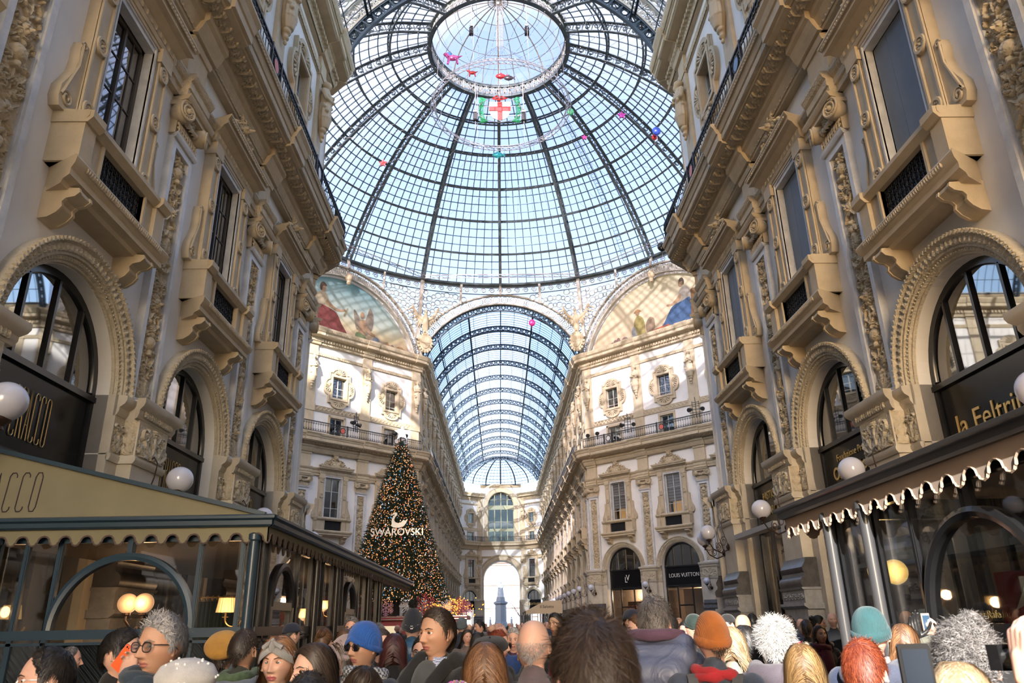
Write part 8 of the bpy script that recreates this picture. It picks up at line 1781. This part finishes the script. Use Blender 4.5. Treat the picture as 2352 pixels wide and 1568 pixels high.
p, h = person(1884, 1455, 9.3, 28, 'smiling woman with long dark hair, fur collar and burgundy scarf', ('long', 'dark'), 'tan', jcol=C_('dark_parka', (.03, .03, .035)), eyes='brown', head=dict(fem=1.), lips=LIPF, hn=2200, hseed=17, nod=-8); scarf(p, fabric('burgundy_scarf', (.12, .012, .025)), 1.15, 4, 1.635-.22); hood_down(p, C_('dark_parka', (.03, .03, .035)), 1.1, 1.47, mat('fur_beige', (.35, .27, .19), .9)); q = MB(); q.ball((0, -.06, 1.3), 1, 14, 10, (.10, .09, .22)); q.build('scarf_end', fabric('burgundy_scarf', (.12, .012, .025)), p, True); done((p, h))
p, h = person(1809, 1438, 10, -4, 'woman with curly dark hair and a red jacket by the pastry window', ('curly', 'dark'), 'rosy', jcol=C_('red_jacket', (.28, .02, .025)), eyes='brown', head=dict(fem=1.), hn=2500); done((p, h))
p, h = person(1853, 1443, 9.8, 165, 'person with short dark hair between red jacket and smiling woman', ('short', 'dark'), 'fair', jcol=BLK_, lod=1); done((p, h))
p, h = person(1882, 1430, 11.5, 95, 'person with smooth black hair behind the smiling woman', ('bun', 'black'), 'rosy', jcol=BLK_, lod=1, hseed=18); done((p, h))
p, h = person(1728, 1425, 12.2, 176, 'man with a fade haircut and dark green hoodie by the stone pedestal', ('crop', 'black'), 'olive', jcol=C_('green_black_hoodie', (.01, .022, .018)), lod=1); hood_down(p, C_('green_black_hoodie', (.01, .022, .018)), 1.1, 1.47); done((p, h))
p, h = person(1757, 1440, 11.0, 150, 'person in a flat black cap near the stone pedestal', ('crop', 'black'), 'olive', jcol=BLK_, hat=cap_hat((.01, .01, .011)), lod=1); done((p, h))
# ---------------------------------------------------------------- the crowd further off
rn = random.Random(21)
LOW = {}
for i, (hs, hc, coat, cname, hatc) in enumerate([('short', 'black', (.012, .013, .015), 'black coat and short black hair', None), ('short', 'dark', (.02, .03, .06), 'navy coat and short dark brown hair', None), ('long', 'dark', (.03, .03, .032), 'charcoal coat and long dark hair', None), ('long', 'brown', (.12, .09, .07), 'brown coat and long brown hair', None),
        ('crop', 'grey', (.05, .05, .055), 'dark grey coat and grey hair', None), ('short', 'salt', (.06, .065, .05), 'olive coat and salt-and-pepper hair', None), ('long', 'blond', (.22, .19, .16), 'beige coat and long blond hair', None), ('long', 'black', (.16, .015, .02), 'dark red coat and black hair', None),
        (None, None, (.02, .022, .03), 'black coat and black knitted cap', (.012, .012, .015)), (None, None, (.03, .045, .09), 'blue coat and grey knitted cap', (.16, .16, .17)), (None, None, (.05, .05, .05), 'grey coat and dark blue knitted cap', (.015, .03, .07))]):
    cm = fabric('crowd_coat_%s' % 'abcdefghijk'[i], coat); sk = ['fair', 'rosy', 'tan', 'olive'][i % 4]
    hb = head_mb(1 if i % 2 else 1); b = MB(); b.merge(hb, TR(0, 0, 1.635)); b.tube([(0, .03, 1.5), (0, .03, 1.3)], [.055, .08], 10)
    for sd in (-1, 1): b.ball((sd*.225, -.06, .86), .045, 8, 6, (.7, .9, 1.6))
    L = [('body', b.mesh('body', SK[sk], True))]
    jm = jacket('coat', ('down', 'down')).copy(); jm.materials.clear(); jm.materials.append(cm); tm = TRM.copy(); tm.materials.clear(); tm.materials.append(BLKT if i % 2 else JEANS); sm = SHO.copy(); sm.materials.clear(); sm.materials.append(LEATHER)
    L += [('jacket', jm), ('trousers', tm), ('shoes', sm)]
    if hs: hm_ = hair_mesh(hs, 500, .010, 30+i); hm_.materials.clear(); hm_.materials.append(HM[hc]); L.append(('hair', hm_))
    else: bb = shell(0, BEAN, .015, .012, .01); L.append(('hat', bb.mesh('hat', fabric('crowd_cap_%s' % 'abcdefghijk'[i], hatc), True)))
    LOW[i] = (L, cname)
NAMED = [(o.location.x, o.location.y) for o in COL.objects if o.name.split('.')[0] == 'person']
spots = []
def free(x, y, d=.52): return all((x-a)**2+(y-b)**2 > d*d for a, b in NAMED+spots)
def allowed(x, y):
    if y < 24.3 and x < -2.85: return False
    if y < 9.6 and x > 2.75: return False
    if -9 < x < -1.6 and 34.8 < y < 42: return False
    if y > 81 and y < 99 and 2.2 < x < 6.6: return False
    if y < 25.4: return -2.85 < x < 5.6
    if y < 63: return abs(x) < 15.5 and abs(x)+abs(y-YC) < 22
    return abs(x) < 5.6
tries = 0
while len(spots) < 300 and tries < 20000:
    tries += 1; y = 6.3+ (rn.random()**1.35)*74; x = rn.uniform(-15, 15)
    if y < 25 and abs(x) > 6: continue
    if y < 9 and x > 1.5: continue
    if abs(x) > .62*y+.4: continue
    dn = .75 if y > 12 else .62
    if not allowed(x, y) or not free(x, y, dn): continue
    spots.append((x, y))
for x, y in spots:
    i = rn.randrange(len(LOW)); L, cname = LOW[i]; far = y > 24
    where = 'between the pavilions' if y <= 24.3 else ('under the dome' if y < 63.3 else 'in the far arm')
    s = rn.uniform(.93, 1.045) if y > 9 else rn.uniform(.90, .985)
    r = empty('person', (x, y, 0), rn.choice([0, PI, PI, rn.uniform(0, 6.28)])+rn.uniform(-.5, .5), 'person with %s in the crowd %s' % (cname, where), 'person', 'crowd %s, %s' % (where, cname)); r.scale = (s, s, s)
    for nm, me in L: obj(nm, me, r)
